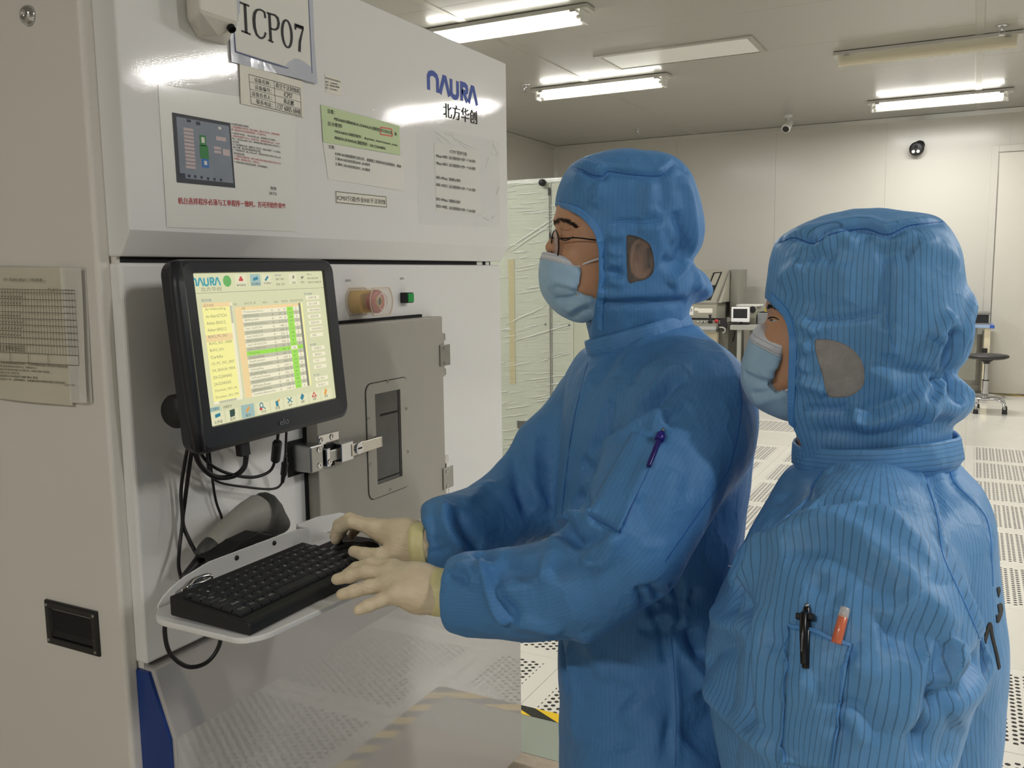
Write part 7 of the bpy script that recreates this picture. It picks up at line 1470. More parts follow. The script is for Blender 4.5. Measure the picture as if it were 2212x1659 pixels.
fm = [(c4((840, 440), (740, 480), (640, 590), (570, 660), (480, 730), (400, 790), (310, 850)), -0.014, 0.013), (c4((860, 580), (700, 650), (560, 700), (440, 780), (330, 870)), 0.010, 0.014), (c4((850, 410), (740, 440), (640, 530), (560, 610)), 0.008, 0.012), (c4((420, 560), (410, 650), (380, 780)), -0.006, 0.009),
      (c4((270, 560), (200, 800), (170, 1000), (150, 1200)), -0.005, 0.008), (c4((320, 380), (240, 640), (210, 820), (190, 1050)), 0.004, 0.010), (c4((720, 650), (680, 700), (640, 720)), 0.005, 0.008), (c4((860, 600), (780, 640), (720, 700)), -0.006, 0.010), (c4((270, 880), (300, 950), (330, 900)), -0.006, 0.010),
      (c4((250, 1060), (270, 1120), (310, 1180)), -0.008, 0.011), (c4((160, 1250), (200, 1310), (260, 1330), (400, 1300)), -0.011, 0.010), (c4((130, 1245), (200, 1195), (300, 1175), (340, 1200)), 0.009, 0.011), (c4((250, 1440), (350, 1450), (430, 1380), (500, 1250)), 0.009, 0.011), (c4((300, 1330), (400, 1340), (460, 1300)), 0.006, 0.009), (c4((120, 1300), (170, 1400), (250, 1440)), -0.005, 0.012),
      (c4((700, 790), (640, 900), (560, 1080), (480, 1280)), 0.005, 0.008), (c4((480, 1280), (400, 1240), (310, 1180)), -0.004, 0.006), (c4((560, 1100), (620, 1200), (640, 1350)), -0.005, 0.018), (c4((780, 950), (700, 1150), (560, 1350)), 0.005, 0.02), (c4((850, 750), (880, 900), (830, 1100)), -0.004, 0.025),
      (c4((560, 420), (700, 400), (860, 420)), 0.006, 0.02), (c4((850, 150), (1000, 290), (1090, 420), (1130, 600)), 0.003, 0.012), (c4((470, 230), (420, 350), (330, 480)), -0.004, 0.012), (c4((640, 180), (560, 280), (450, 420)), 0.004, 0.014), (c4((700, 260), (620, 360), (540, 480)), -0.004, 0.014),
      (c5((835, 490), (850, 560), (880, 620)), -0.008, 0.006), (c5((885, 480), (950, 550), (1020, 625)), -0.008, 0.007), (c5((1040, 450), (1070, 520), (1110, 610)), -0.008, 0.008), (c5((1200, 500), (1190, 560), (1160, 620)), -0.006, 0.008), (c5((920, 620), (935, 700), (970, 780)), -0.006, 0.006), (c5((1010, 680), (980, 740), (985, 800)), -0.007, 0.006), (c5((1080, 640), (1100, 700), (1060, 780)), -0.006, 0.006), (c5((850, 610), (950, 640), (1050, 620), (1150, 640)), -0.005, 0.006), (c5((830, 770), (950, 790), (1050, 790), (1150, 770)), -0.006, 0.007), (c5((860, 700), (1000, 710), (1150, 700)), 0.006, 0.014),
      (c5((1150, 760), (1190, 860), (1240, 950)), -0.010, 0.010), (c5((1040, 800), (1110, 920), (1220, 1060), (1260, 1150)), 0.006, 0.010), (c5((330, 820), (350, 1000), (385, 1190)), -0.016, 0.009), (c5((400, 840), (410, 1000), (440, 1200), (430, 1500)), 0.007, 0.014), (c5((470, 800), (560, 950), (640, 1100)), 0.005, 0.016), (c5((990, 800), (1000, 900), (1010, 980)), -0.006, 0.007), (c5((1030, 820), (1060, 1000), (1080, 1300), (1070, 1650)), 0.004, 0.008), (c5((740, 1250), (860, 1380), (1000, 1420)), 0.008, 0.03), (c5((720, 1100), (700, 1300), (760, 1550)), -0.006, 0.03), (c5((1150, 1500), (1300, 1300), (1250, 1150)), -0.006, 0.03),
      (c3((1110, 980), (1140, 1100), (1180, 1240), (1240, 1370), (1300, 1430)), 0.013, 0.010), (c3((1150, 1000), (1190, 1150), (1250, 1300), (1350, 1420)), -0.010, 0.010), (c3((920, 1070), (990, 1060), (1040, 1120), (1050, 1200)), 0.006, 0.008), (c3((900, 1100), (980, 1110), (1010, 1180)), -0.005, 0.007), (c3((1180, 1230), (1400, 1165), (1600, 1060)), 0.008, 0.016), (c3((1230, 960), (1300, 1060), (1400, 1110), (1500, 1080)), -0.008, 0.018), (c3((1300, 1420), (1450, 1440), (1640, 1490)), 0.006, 0.012), (c3((1620, 760), (1680, 850), (1720, 900)), -0.009, 0.012), (c3((1560, 840), (1640, 880), (1700, 930)), 0.006, 0.010),
      (c3((870, 640), (860, 750), (900, 860), (990, 950)), 0.013, 0.010), (c3((925, 680), (1000, 820), (1100, 950), (1180, 1000)), -0.011, 0.011), (c3((770, 710), (720, 800), (730, 900)), 0.003, 0.008), (c3((720, 930), (780, 890), (850, 880)), -0.003, 0.005), (c3((740, 980), (820, 950), (890, 940)), -0.003, 0.005), (c3((1310, 290), (1380, 560), (1430, 700)), -0.010, 0.012), (c3((1330, 270), (1400, 500), (1470, 680)), 0.007, 0.012), (c3((1470, 200), (1460, 500), (1540, 680)), 0.006, 0.014), (c3((1000, 640), (1080, 560), (1180, 480)), 0.004, 0.014)]
suit_m, ss_m = body_suit('m', man, FM, secs_m, [arm_mn, arm_mf], legs_m, fm, M_suit_m, 0.0052, 21, ex_suit_m, 0.06)
collar(man, (1262, 738), (1478, 664), 1.52, 0.094, 0.042, M_suit_m, 4).name = 'collar'
for pts in (c4((300, 360), (240, 600), (205, 800), (180, 1000), (160, 1190)), c4((480, 1282), (400, 1242), (300, 1185)), c4((480, 1282), (560, 1090), (630, 930), (690, 800)), c5((1040, 830), (1055, 1000), (1070, 1300), (1065, 1650)), c4((1125, 420), (1130, 640), (1060, 940), (900, 1180), (720, 1440))):
    ribbon(ss_m, pts, 0.0016, 0.0006, M_seam, 'seam', suit_m)
patch(ss_m, (c4((545, 740))[0], c4((700, 790))[0], c4((470, 1280))[0], c4((300, 1170))[0]), 12, 14, 0.0022, 0.0018, M_suit_m, 'sleeve_pocket', suit_m)
# gloves
gl_r, _ = build_glove(man, [[(812, 1143, 1.495, 0.0115), (760, 1128, 1.515, 0.0108), (735, 1142, 1.535, 0.0100), (725, 1166, 1.545, 0.0088)], [(800, 1136, 1.525, 0.0115), (755, 1121, 1.545, 0.0108), (731, 1134, 1.565, 0.0100), (722, 1158, 1.575, 0.0088)], [(803, 1137, 1.555, 0.0110), (764, 1124, 1.575, 0.0104), (745, 1136, 1.595, 0.0095), (737, 1156, 1.605, 0.0085)], [(815, 1142, 1.58, 0.0100), (786, 1133, 1.60, 0.0092), (768, 1143, 1.615, 0.0085), (760, 1158, 1.62, 0.0078)],
                                [(868, 1186, 1.455, 0.0150), (822, 1200, 1.455, 0.0130), (788, 1198, 1.47, 0.0118), (764, 1191, 1.485, 0.0098)]],
                          [[(918, 1172, 1.455, 0.026), (875, 1163, 1.475, 0.026), (815, 1144, 1.50, 0.0155)], [(918, 1172, 1.455, 0.026), (870, 1160, 1.49, 0.024), (805, 1138, 1.53, 0.0150)], [(900, 1168, 1.47, 0.024), (808, 1140, 1.565, 0.014)], [(900, 1172, 1.475, 0.022), (820, 1146, 1.585, 0.013)], [(905, 1178, 1.452, 0.024), (865, 1184, 1.458, 0.0175)]],
                          (893, 1176, 1.460, 0.0355, 925, 1174, 1.456, 0.0360))
gl_l, _ = build_glove(man, [[(850, 1228, 1.345, 0.0115), (800, 1219, 1.365, 0.0108), (770, 1228, 1.375, 0.0100), (748, 1240, 1.38, 0.0085)], [(842, 1242, 1.325, 0.0118), (790, 1236, 1.34, 0.0112), (756, 1244, 1.347, 0.0105), (728, 1251, 1.352, 0.0088)], [(845, 1262, 1.305, 0.0115), (798, 1268, 1.312, 0.0108), (765, 1277, 1.317, 0.0100), (738, 1284, 1.320, 0.0085)], [(858, 1283, 1.285, 0.0105), (822, 1297, 1.283, 0.0098), (796, 1308, 1.283, 0.0090), (774, 1318, 1.283, 0.0078)],
                                [(905, 1252, 1.335, 0.0140), (862, 1246, 1.37, 0.0125), (828, 1252, 1.39, 0.0112), (800, 1260, 1.40, 0.0095)]],
                          [[(958, 1278, 1.305, 0.026), (905, 1258, 1.32, 0.024), (850, 1230, 1.345, 0.0155)], [(958, 1278, 1.305, 0.026), (900, 1262, 1.312, 0.024), (843, 1244, 1.325, 0.0155)], [(958, 1280, 1.303, 0.026), (900, 1272, 1.303, 0.0235), (846, 1263, 1.305, 0.0150)], [(955, 1285, 1.300, 0.025), (905, 1285, 1.293, 0.021), (860, 1283, 1.285, 0.0135)]],
                          (932, 1277, 1.304, 0.0345, 972, 1282, 1.302, 0.0350))
for s_ in (1, -1):
    f0 = np.array([hipM[0], hipM[1], 0.0]) + Lm_ * s_ * 0.10
    g = Grid(f0 - [0.25, 0.25, 0.0], f0 + [0.25, 0.25, 0.2], 0.006); g.cone(f0 + [0, 0, 0.16], f0 + [0, 0, 0.06], 0.06, 0.055, 0.03); g.cone(f0 - FM * 0.04 + [0, 0, 0.048], f0 + FM * 0.16 + [0, 0, 0.040], 0.045, 0.038, 0.03)
    g.F = np.maximum(g.F, (0.003 - g.ax[2])[None, None, :].astype(np.float32)); obj('boot', g.net().smooth(1).mesh('boot'), pbr('white_boot', (206, 208, 206), 0.5, var=0.04), man)

# ------------------------------------------------------------------ THE WOMAN (nearest, right)
wom = empty('person'); tag(wom, 'person in a blue striped hooded clean-room suit standing at the right, pens in sleeve pocket', 'person')
hw = HeadFrame((1870, 690), 1.17, math.radians(-6))
vw = hw.c - CAMP; vw[2] = 0; vw /= np.linalg.norm(vw); lw = np.array([-vw[1], vw[0], 0]); FW = math.cos(math.radians(-4)) * lw - math.sin(math.radians(-4)) * vw
k2 = crop(1580, 420, 2.861); k6 = crop(1500, 900, 2.185)
rim_w = [(1660, 640), (1676, 657), (1692, 678), (1701, 702), (1706, 740), (1705, 800), (1703, 860), (1703, 905), (1709, 930), (1724, 965)]
out_w = [(1659, 646), (1663, 610), (1668, 570), (1676, 537), (1688, 514), (1722, 491), (1765, 470), (1815, 458), (1880, 453), (1950, 456), (2003, 460), (2036, 472), (2062, 503), (2080, 542), (2087, 580), (2095, 630), (2106, 680), (2108, 712), (2101, 748), (2086, 782), (2066, 806), (2082, 832), (2103, 864), (2096, 884), (2078, 904), (2058, 920), (2055, 960), (2045, 1010), (1960, 1040), (1800, 1040), (1726, 1010), (1700, 960), (1660, 920), (1625, 860), (1612, 800), (1630, 720), (1650, 680)]
win_w = k2((528, 900), (545, 888), (640, 895), (720, 925), (790, 985), (825, 1060), (830, 1140), (805, 1195), (735, 1243), (620, 1248), (598, 1215), (570, 1100), (535, 980))
fold_w = [(k2((295, 295), (390, 265), (510, 300), (620, 240), (820, 210), (960, 245), (1100, 190), (1310, 165)), -0.006, 0.0055), (k2((330, 265), (450, 230), (620, 200), (820, 170), (1000, 190), (1250, 130)), 0.0045, 0.011), (k2((400, 290), (520, 330), (600, 290), (720, 250)), 0.004, 0.008), (k2((540, 380), (620, 290), (700, 270), (760, 320)), 0.005, 0.009), (k2((860, 250), (950, 300), (1060, 280), (1130, 230)), 0.005, 0.009), (k2((470, 400), (560, 370), (640, 400)), -0.004, 0.008),
          (k2((460, 775), (600, 775), (760, 765), (930, 722)), -0.0035, 0.005), (k2((945, 425), (945, 550), (940, 680), (970, 820), (1000, 960)), -0.003, 0.005), (k2((1285, 1120), (1380, 980), (1440, 800), (1470, 600)), 0.007, 0.010), (k2((1280, 1115), (1330, 950), (1370, 820)), -0.008, 0.009), (k2((1275, 1110), (1290, 980), (1320, 860)), 0.005, 0.008), (k2((1250, 900), (1310, 820), (1370, 750)), 0.007, 0.010), (k2((1300, 1130), (1400, 1040), (1480, 900)), -0.006, 0.010), (k2((1270, 1130), (1150, 1100), (1020, 1085), (880, 1020)), -0.004, 0.009),
          (k2((1285, 1140), (1275, 1220), (1240, 1300), (1150, 1420)), 0.010, 0.009), (k2((1255, 1130), (1250, 1200), (1200, 1290)), -0.008, 0.009), (k2((1310, 1140), (1360, 1210), (1440, 1290)), -0.006, 0.010), (k2((1340, 1130), (1420, 1200), (1480, 1260)), 0.005, 0.010), (k2((730, 1335), (850, 1405), (1050, 1325), (1260, 1180)), 0.012, 0.016), (k2((780, 1350), (900, 1330), (1040, 1260), (1200, 1150)), -0.008, 0.014), (k2((450, 1330), (600, 1330), (740, 1330)), -0.003, 0.005),
          (k2((480, 1470), (700, 1480), (900, 1470), (1150, 1430), (1360, 1400)), -0.0045, 0.010), (k2((370, 850), (400, 1000), (400, 1150), (400, 1300)), -0.003, 0.006), (k2((390, 900), (440, 930), (470, 990)), 0.004, 0.007), (k2((390, 1040), (430, 1060), (440, 1110)), 0.004, 0.006), (k2((395, 1130), (450, 1180), (540, 1200), (590, 1240)), 0.005, 0.009), (k2((400, 780), (470, 820), (520, 870)), 0.005, 0.010), (k2((300, 540), (360, 480), (430, 430)), 0.004, 0.010), (k2((330, 600), (450, 660), (560, 700)), -0.003, 0.014), (k2((900, 400), (1020, 350), (1120, 380)), -0.004, 0.014), (k2((1150, 300), (1300, 330), (1400, 450)), 0.004, 0.016), (k2((680, 430), (700, 560), (690, 680)), 0.003, 0.014), (k2((820, 1060), (950, 1130), (1040, 1250)), 0.004, 0.015), (k2((960, 820), (1000, 900), (980, 1000)), 0.004, 0.008)]
Wv_w = [(-0.22, 0.084), (-0.16, 0.088), (-0.09, 0.096), (0.0, 0.105), (0.09, 0.102), (0.2, 0.095)]
hood_w, hs_w, _ = build_hood(hw, 'w', wom, out_w, rim_w, win_w, 0.103, 0.090, Wv_w, fold_w, (M_suit_w, M_hood_w), M_earm2, 31)
rim_band(hw, hs_w, rim_w, hood_w, M_seam_l, 0.010, 0.0055)
ribbon(hs_w, k2((297, 297), (390, 268), (510, 303), (620, 243), (820, 213), (960, 248), (1100, 193), (1305, 168)), 0.0018, 0.0004, M_seam, 'crown_seam', hood_w)
for pts in (k2((470, 772), (600, 775), (760, 765), (930, 722)), k2((450, 1332), (600, 1332), (740, 1330)), k2((945, 425), (940, 560), (945, 680)), k2((955, 740), (980, 860), (1010, 1000))): ribbon(hs_w, pts, 0.0013, 0.0008, M_seam_l, 'patch_seam', hood_w)
face_w = [(1672, 600), (1664, 635), (1660, 652), (1658, 664), (1664, 680), (1664, 698), (1656, 722), (1646, 752), (1640, 785), (1642, 820), (1652, 848), (1680, 872), (1715, 885), (1728, 960), (1780, 1010), (1950, 1010), (1990, 900), (2030, 800), (2060, 720), (2060, 620), (2020, 530), (1950, 490), (1860, 480), (1760, 500), (1700, 545)]
def ex_w(g):
    a, b = hw.uv(1663, 683), hw.uv(1644, 722); g.cone((a[0] - 0.005, 0, a[1]), (b[0] - 0.006, 0, b[1]), 0.006, 0.010, 0.010)
    for s_ in (1, -1):
        e = hw.uv(1676, 690); dent(g, (e[0] + 0.010, s_ * 0.034, e[1]), (0.013, 0.018, 0.009), 0.009); g.ell((e[0] - 0.008, s_ * 0.031, e[1]), np.eye(3), (0.0120, 0.0135, 0.0115), 0.003)
        ck = hw.uv(1700, 735); g.ell((ck[0], s_ * 0.042, ck[1]), np.eye(3), (0.024, 0.02, 0.022), 0.02); br = hw.uv(1668, 660); g.cone((br[0] - 0.006, s_ * 0.014, br[1]), (br[0] - 0.02, s_ * 0.05, br[1]), 0.007, 0.005, 0.012)
sk_w = head_skin(hw, face_w, 0.066, 0.070, ex_w); head_w = obj('head', sk_w.mesh('head'), M_skin, wom)
hairs(sk_w, [(1659, 664), (1668, 662), (1680, 668)], 80, 0.008, 0.00045, M_hair, 'eyebrow', head_w, -hw.F + hw.U * 0.1, 2.5, 4)
ribbon(sk_w, [(1661, 689), (1666, 686), (1674, 686), (1683, 691)], [0.0012, 0.0020, 0.0017, 0.0008], 0.0018, M_hair, 'eyelashes', head_w, 20, 0.0014)
ribbon(sk_w, [(1662, 691), (1668, 693), (1674, 693), (1680, 693)], [0.0008, 0.0034, 0.0030, 0.0006], 0.0006, pbr('eye_white', (188, 186, 184), 0.3, coat=0.6, var=0.03), 'eye', head_w, 20, 0.0006)
ribbon(sk_w, [(1664, 691), (1667, 692), (1670, 692)], [0.0024, 0.0032, 0.0024], 0.0009, pbr('dark_iris', (28, 18, 14), 0.2, coat=0.8, var=0.1), 'iris', head_w, 12, 0.0006)
mw_out = [(1640, 700), (1626, 720), (1612, 758), (1604, 790), (1607, 825), (1620, 856), (1650, 885), (1715, 912), (1790, 905), (1850, 850), (1850, 760), (1780, 700), (1700, 680)]
mw_keep = k2((120, 780), (158, 815), (205, 850), (215, 862), (330, 888), (336, 940), (305, 1060), (275, 1085), (250, 1140), (255, 1180), (300, 1215), (420, 1215), (420, 1440), (300, 1420), (120, 1340), (30, 1200), (30, 900))
wf = [(k2((80, 1110), (160, 1150), (250, 1175)), -0.004, 0.007), (k2((90, 1070), (170, 1110), (260, 1130)), 0.004, 0.008), (k2((130, 1240), (220, 1230), (300, 1215)), -0.004, 0.006), (k2((150, 1300), (250, 1240), (340, 1225)), 0.003, 0.009), (k2((150, 900), (230, 940), (320, 960)), -0.0015, 0.004), (k2((180, 1100), (240, 1020), (290, 960)), 0.002, 0.012)]
mask_w, ms_w = build_mask(hw, wom, mw_out, mw_keep, 0.072, 0.066, (k2((160, 820))[0], k2((335, 890))[0]), wf)
e0, e1_ = hw.uv(1690, 848, 0.06), hw.uv(1712, 838, 0.075); obj('ear_loop', MB().tube([hw.pt(e0[0], 0.060, e0[1]), hw.pt(e1_[0], 0.074, e1_[1])], 0.0022, 8), M_maskw, mask_w, smooth=True)
secs_w = [(988, 1775, 2035, 1.19, 0.075), (1005, 1722, 2082, 1.18, 0.110), (1040, 1692, 2108, 1.18, 0.145), (1090, 1660, 2135, 1.17, 0.168), (1150, 1628, 2132, 1.17, 0.180), (1250, 1580, 2138, 1.17, 0.185), (1330, 1545, 2150, 1.17, 0.190), (1420, 1522, 2142, 1.17, 0.192), (1540, 1540, 2136, 1.17, 0.190), (1700, 1570, 2130, 1.17, 0.180), (1900, 1580, 2150, 1.17, 0.175), (2050, 1600, 2140, 1.17, 0.165)]
arm_wn = [(1880, 1115, 1.12, 0.050), (1872, 1170, 1.05, 0.075), (1856, 1250, 0.995, 0.094), (1842, 1340, 0.965, 0.105), (1836, 1440, 0.955, 0.107), (1815, 1600, 0.955, 0.098), (1790, 1760, 0.955, 0.088), (1760, 1920, 0.955, 0.070), (1745, 2030, 0.955, 0.042)]
arm_wf = [(1870, 1110, 1.26, 0.050), (1860, 1160, 1.31, 0.075), (1830, 1250, 1.36, 0.085), (1800, 1420, 1.37, 0.085), (1770, 1560, 1.37, 0.078), (1740, 1720, 1.37, 0.06), (1730, 1800, 1.37, 0.042)]
hipW = atD(1860, 2000, 1.17); Lw_ = np.cross([0, 0, 1.0], FW)
legs_w = [[(np.array([hipW[0], hipW[1], 0.68]) + Lw_ * s_ * 0.08, 0.105), (np.array([hipW[0], hipW[1], 0.38]) + Lw_ * s_ * 0.09 + FW * 0.02, 0.088), (np.array([hipW[0], hipW[1], 0.12]) + Lw_ * s_ * 0.09, 0.08)] for s_ in (1, -1)]
fw_ = [(k6((640, 210), (560, 320), (540, 380), (440, 470), (330, 550)), -0.004, 0.006), (k6((1050, 180), (1110, 340), (1150, 480), (1175, 650), (1240, 800), (1330, 1000), (1365, 1100)), 0.004, 0.007), (k6((1075, 180), (1140, 340), (1180, 480), (1210, 650)), -0.004, 0.008), (k6((315, 575), (260, 680), (220, 790), (215, 870), (240, 960)), -0.014, 0.012), (k6((345, 580), (290, 700), (235, 800)), 0.010, 0.011), (k6((280, 590), (220, 680), (175, 800)), 0.005, 0.012), (k6((240, 900), (250, 1150), (265, 1480)), -0.010, 0.010), (k6((290, 900), (300, 1150), (320, 1450)), 0.006, 0.018),
       (k6((300, 575), (440, 565), (600, 515), (720, 540), (900, 700), (1000, 790), (1150, 950), (1225, 1040)), 0.010, 0.020), (k6((420, 640), (560, 600), (700, 640), (850, 780), (960, 900)), -0.007, 0.022), (k6((820, 430), (960, 520), (1060, 650), (1130, 790)), 0.007, 0.018), (k6((420, 500), (560, 480), (700, 440), (800, 420)), 0.005, 0.014), (k6((560, 400), (660, 390), (760, 400)), -0.005, 0.014), (k6((600, 300), (680, 250), (780, 240)), 0.004, 0.012),
       (k6((870, 1030), (980, 1040), (1090, 1120)), -0.008, 0.016), (k6((880, 960), (950, 890), (1020, 920)), 0.007, 0.016), (k6((1210, 1045), (1195, 1180), (1150, 1300)), 0.012, 0.010), (k6((1240, 1090), (1270, 1190), (1240, 1290)), 0.006, 0.012), (k6((1170, 1060), (1140, 1200), (1100, 1400), (1070, 1640)), -0.012, 0.014), (k6((1130, 1060), (1100, 1250), (1050, 1500)), 0.008, 0.022), (k6((1370, 1110), (1300, 1220), (1180, 1330), (1120, 1360)), -0.010, 0.014), (k6((1400, 1130), (1320, 1280), (1200, 1380)), 0.006, 0.016),
       (k6((690, 1370), (760, 1450), (815, 1545)), 0.008, 0.010), (k6((720, 1330), (790, 1420), (850, 1540)), -0.006, 0.012), (k6((560, 1240), (490, 1290), (420, 1345)), 0.006, 0.010), (k6((590, 1250), (700, 1380), (680, 1500)), -0.005, 0.012), (k6((740, 1150), (790, 1180), (900, 1250)), 0.005, 0.016), (k6((50, 1240), (130, 1350), (250, 1480), (400, 1600)), 0.009, 0.014), (k6((60, 1180), (100, 1100), (220, 1060)), -0.006, 0.016), (k6((100, 900), (130, 980), (220, 1000)), 0.007, 0.016), (k6((410, 1585), (450, 1630), (490, 1655)), 0.008, 0.009),
       (k6((450, 1000), (445, 1100), (440, 1200)), 0.003, 0.005), (k6((540, 780), (620, 820), (700, 850)), -0.004, 0.018), (k6((580, 720), (560, 760), (520, 800)), -0.003, 0.010), (k6((1205, 200), (1230, 310), (1380, 480), (1400, 700)), -0.003, 0.006), (k6((340, 330), (300, 420), (230, 520)), 0.004, 0.016), (k6((430, 270), (440, 340), (380, 420)), -0.004, 0.016), (k6((1250, 1450), (1200, 1550), (1190, 1650)), -0.005, 0.02), (k6((330, 1050), (420, 1080), (440, 1150)), -0.004, 0.014)]
def ex_suit_w(g): g.cone(atD(1880, 1100, 1.11), atD(1880, 1100, 1.25), 0.055, 0.055, 0.05); cuff_cut(g, arm_wn, 0.032); cuff_cut(g, arm_wf, 0.032)
suit_w, ss_w = body_suit('w', wom, FW, secs_w, [arm_wn, arm_wf], legs_w, fw_, M_suit_w, 0.0048, 41, ex_suit_w, 0.06, (0.0035, 0.0018))
collar(wom, (1722, 958), (2052, 922), 1.185, 0.106, 0.032, M_suit_w, 8).name = 'collar'
for pts in (k6((640, 210), (560, 320), (540, 380), (440, 470), (330, 550)), k6((1050, 180), (1110, 340), (1150, 480), (1175, 650), (1240, 800), (1330, 1000), (1365, 1100)), k6((1205, 200), (1230, 310), (1380, 480), (1405, 700), (1410, 800))): ribbon(ss_w, pts, 0.0022, 0.0008, M_seam_l, 'seam', suit_w)
pocket = patch(ss_w, (k6((462, 988))[0], k6((745, 1075))[0], k6((640, 1655))[0], k6((425, 1640))[0]), 14, 24, 0.0055, 0.0045, M_suit_w, 'sleeve_pocket', suit_w)
ribbon(ss_w, k6((462, 992), (560, 1010), (650, 1048), (742, 1078)), 0.0042, 0.0072, M_seam_l, 'pocket_hem', suit_w)
for pts in (k6((455, 1000), (445, 1200), (430, 1500), (425, 1640)), k6((740, 1080), (700, 1300), (650, 1640))): ribbon(ss_w, pts, 0.0016, 0.0064, M_seam_l, 'pocket_stitching', suit_w)
# black painted number on the back
mbk = [(k6((1427, 820), (1440, 815), (1432, 845)), 0.006), (k6((1432, 905), (1450, 900), (1436, 950), (1424, 955)), 0.010), (k6((1370, 1060), (1382, 1010), (1396, 985), (1405, 1040), (1425, 1120), (1438, 1190)), 0.008)]
for pts, w_ in mbk: ribbon(ss_w, pts, w_, 0.0010, M_ink, 'back_number', suit_w, 30)
ribbon(ss_w, k6((140, 690), (165, 705), (185, 712)), 0.0009, 0.004, M_maskw, 'loose_thread', suit_w, 16); 
build_glove(wom, [[(1700, 2120, 0.955, 0.011), (1690, 2180, 0.955, 0.010), (1688, 2230, 0.955, 0.008)], [(1715, 2125, 0.965, 0.011), (1708, 2195, 0.97, 0.010), (1706, 2250, 0.975, 0.008)], [(1730, 2125, 0.97, 0.011), (1728, 2190, 0.975, 0.010), (1728, 2245, 0.98, 0.008)], [(1745, 2120, 0.965, 0.010), (1748, 2170, 0.97, 0.009), (1750, 2215, 0.975, 0.007)], [(1715, 2070, 0.945, 0.013), (1690, 2110, 0.94, 0.012), (1680, 2150, 0.94, 0.010)]],
            [[(1748, 2030, 0.955, 0.026), (1730, 2080, 0.955, 0.026), (1702, 2118, 0.957, 0.015)], [(1748, 2030, 0.955, 0.026), (1735, 2080, 0.96, 0.026), (1742, 2118, 0.967, 0.015)], [(1738, 2060, 0.955, 0.026), (1722, 2124, 0.966, 0.015)]], (1745, 2020, 0.955, 0.034, 1740, 2040, 0.955, 0.033), h=0.003)
for s_ in (1, -1):
    f0 = np.array([hipW[0], hipW[1], 0.0]) + Lw_ * s_ * 0.09
    g = Grid(f0 - [0.25, 0.25, 0.0], f0 + [0.25, 0.25, 0.2], 0.006); g.cone(f0 + [0, 0, 0.16], f0 + [0, 0, 0.06], 0.056, 0.05, 0.03); g.cone(f0 - FW * 0.04 + [0, 0, 0.046], f0 + FW * 0.14 + [0, 0, 0.038], 0.042, 0.035, 0.03)
    g.F = np.maximum(g.F, (0.003 - g.ax[2])[None, None, :].astype(np.float32)); obj('boot', g.net().smooth(1).mesh('boot'), pbr('white_boot', (206, 208, 206), 0.5, var=0.04), wom)
# ------------------------------------------------------------------ pens
def pen(name, label, surf, pa, pb, parts, lift):
    a, na = surf.hit(*pa); b, nb = surf.hit(*pb); n_ = na + nb; n_ /= np.linalg.norm(n_); a = a + n_ * lift; b = b + n_ * lift; e = empty(name); tag(e, label, 'pen'); ax = b - a
    for nm, t0, t1, r0, r1, mat in parts: obj(nm, MB().tube([a + ax * t0, a + ax * (t0 + 0.02), a + ax * (t1 - 0.02), a + ax * t1], [r0 * 0.85, r0, r1, r1 * 0.85], 12), mat, e, smooth=True)
    return e, a, b, n_
M_penb = pbr('black_pen_plastic', (14, 14, 16), 0.3, var=0.1)
e, a, b, n_ = pen('ballpoint_pen', 'black clip ballpoint pen in the sleeve pocket of the nearest person', ss_w, k6((542, 890))[0], k6((536, 1195))[0], [('button', 0.0, 0.06, 0.0022, 0.0024, M_steel), ('upper_barrel', 0.05, 0.40, 0.0036, 0.0042, M_penb), ('lower_barrel', 0.40, 1.0, 0.0044, 0.0036, M_penb)], 0.007)
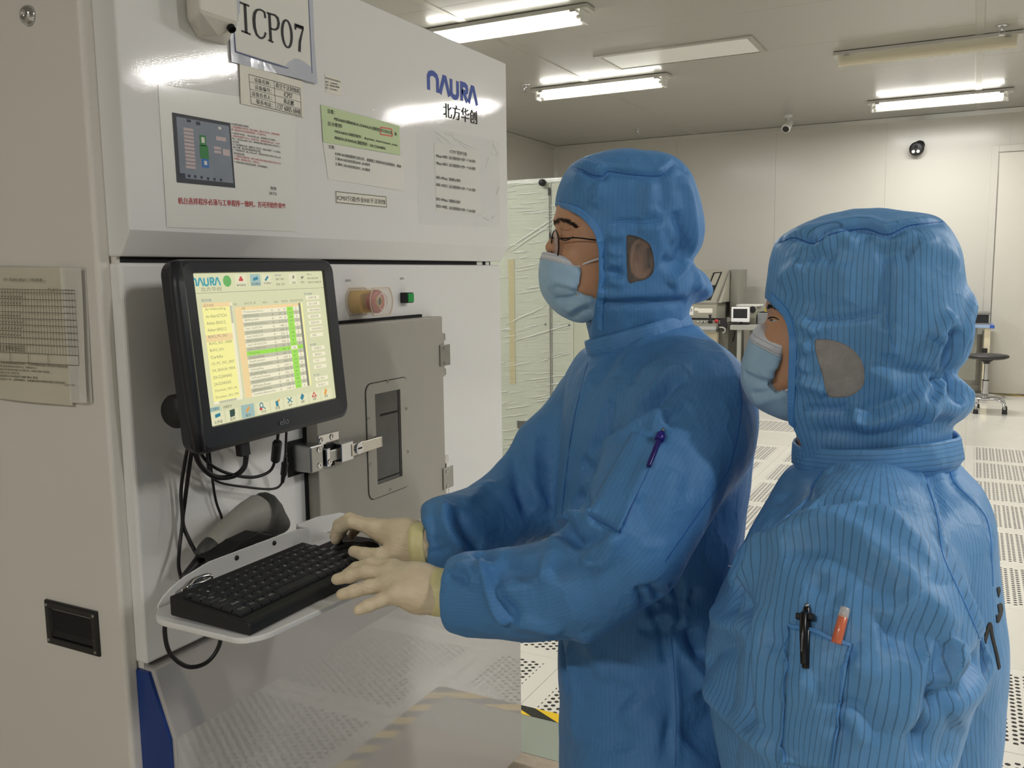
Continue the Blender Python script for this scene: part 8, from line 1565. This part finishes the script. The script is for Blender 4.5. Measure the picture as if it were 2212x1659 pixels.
cl = [a + (b - a) * t_ + n_ * h_ for t_, h_ in ((0.17, 0.004), (0.2, 0.009), (0.55, 0.0085), (0.95, 0.006))]; obj('clip', MB().tube(cl, [0.004, 0.004, 0.0036, 0.003], 8), M_penb, e, smooth=True); obj('clip_knuckle', MB().obox(a + (b - a) * 0.22 + n_ * 0.003, (b - a) * 0.05, np.cross(n_, (b - a) / np.linalg.norm(b - a)) * 0.009, n_ * 0.004), M_penb, e, bevel=0.001)
mb = MB(); P0, P1 = a + (b - a) * 0.78 + n_ * 0.0121, a + (b - a) * 0.50 + n_ * 0.0121; obj('pen_marking', mb.tube([P0, P1], 0.0006, 5), M_grey_ink, e)
M_orange = pbr('orange_ink_tube', (226, 120, 84), 0.3, coat=0.5, var=0.08, vscale=60)
e, a, b, n_ = pen('orange_pen', 'clear pen with orange refill beside the black pen in the sleeve pocket', ss_w, k6((716, 905))[0], k6((672, 1075))[0], [('clear_cap', 0.0, 0.30, 0.0046, 0.0050, clear('frosted_cap', (0.9, 0.86, 0.82, 1), 0.5, 0.2)), ('refill', 0.22, 1.0, 0.0048, 0.0052, M_orange)], 0.006)
e, a, b, n_ = pen('purple_pen', 'dark purple pen clipped to the sleeve pocket of the person with glasses', ss_m, c4((712, 725))[0], c4((630, 930))[0], [('button', 0.0, 0.12, 0.002, 0.002, M_steel), ('barrel', 0.10, 1.0, 0.0042, 0.0034, pbr('purple_plastic', (34, 20, 110), 0.3, var=0.1)), ('clip', 0.16, 0.32, 0.0066, 0.0066, pbr('purple_clip', (40, 26, 130), 0.3, var=0.1))], 0.006)
bpy.data.objects.remove(_fo)
for o in bpy.data.objects:                                # flat print: many tiny characters in one layer
    if o.parent is not None and o.name.split('.')[0] in ('lettering', 'black_print', 'red_print', 'printed_table', 'photo_bars', 'photo_icons', 'photo_green', 'photo_white', 'screen_print', 'screen_blue_print', 'screen_caption', 'company_name', 'control_caption', 'film_crinkle', 'table_rows', 'action_button', 'toolbar_cell', 'selected_cell', 'top_cell', 'column_rule', 'eyebrow', 'logo', 'screen_logo', 'sign_lettering'): o['kind'] = 'stuff'
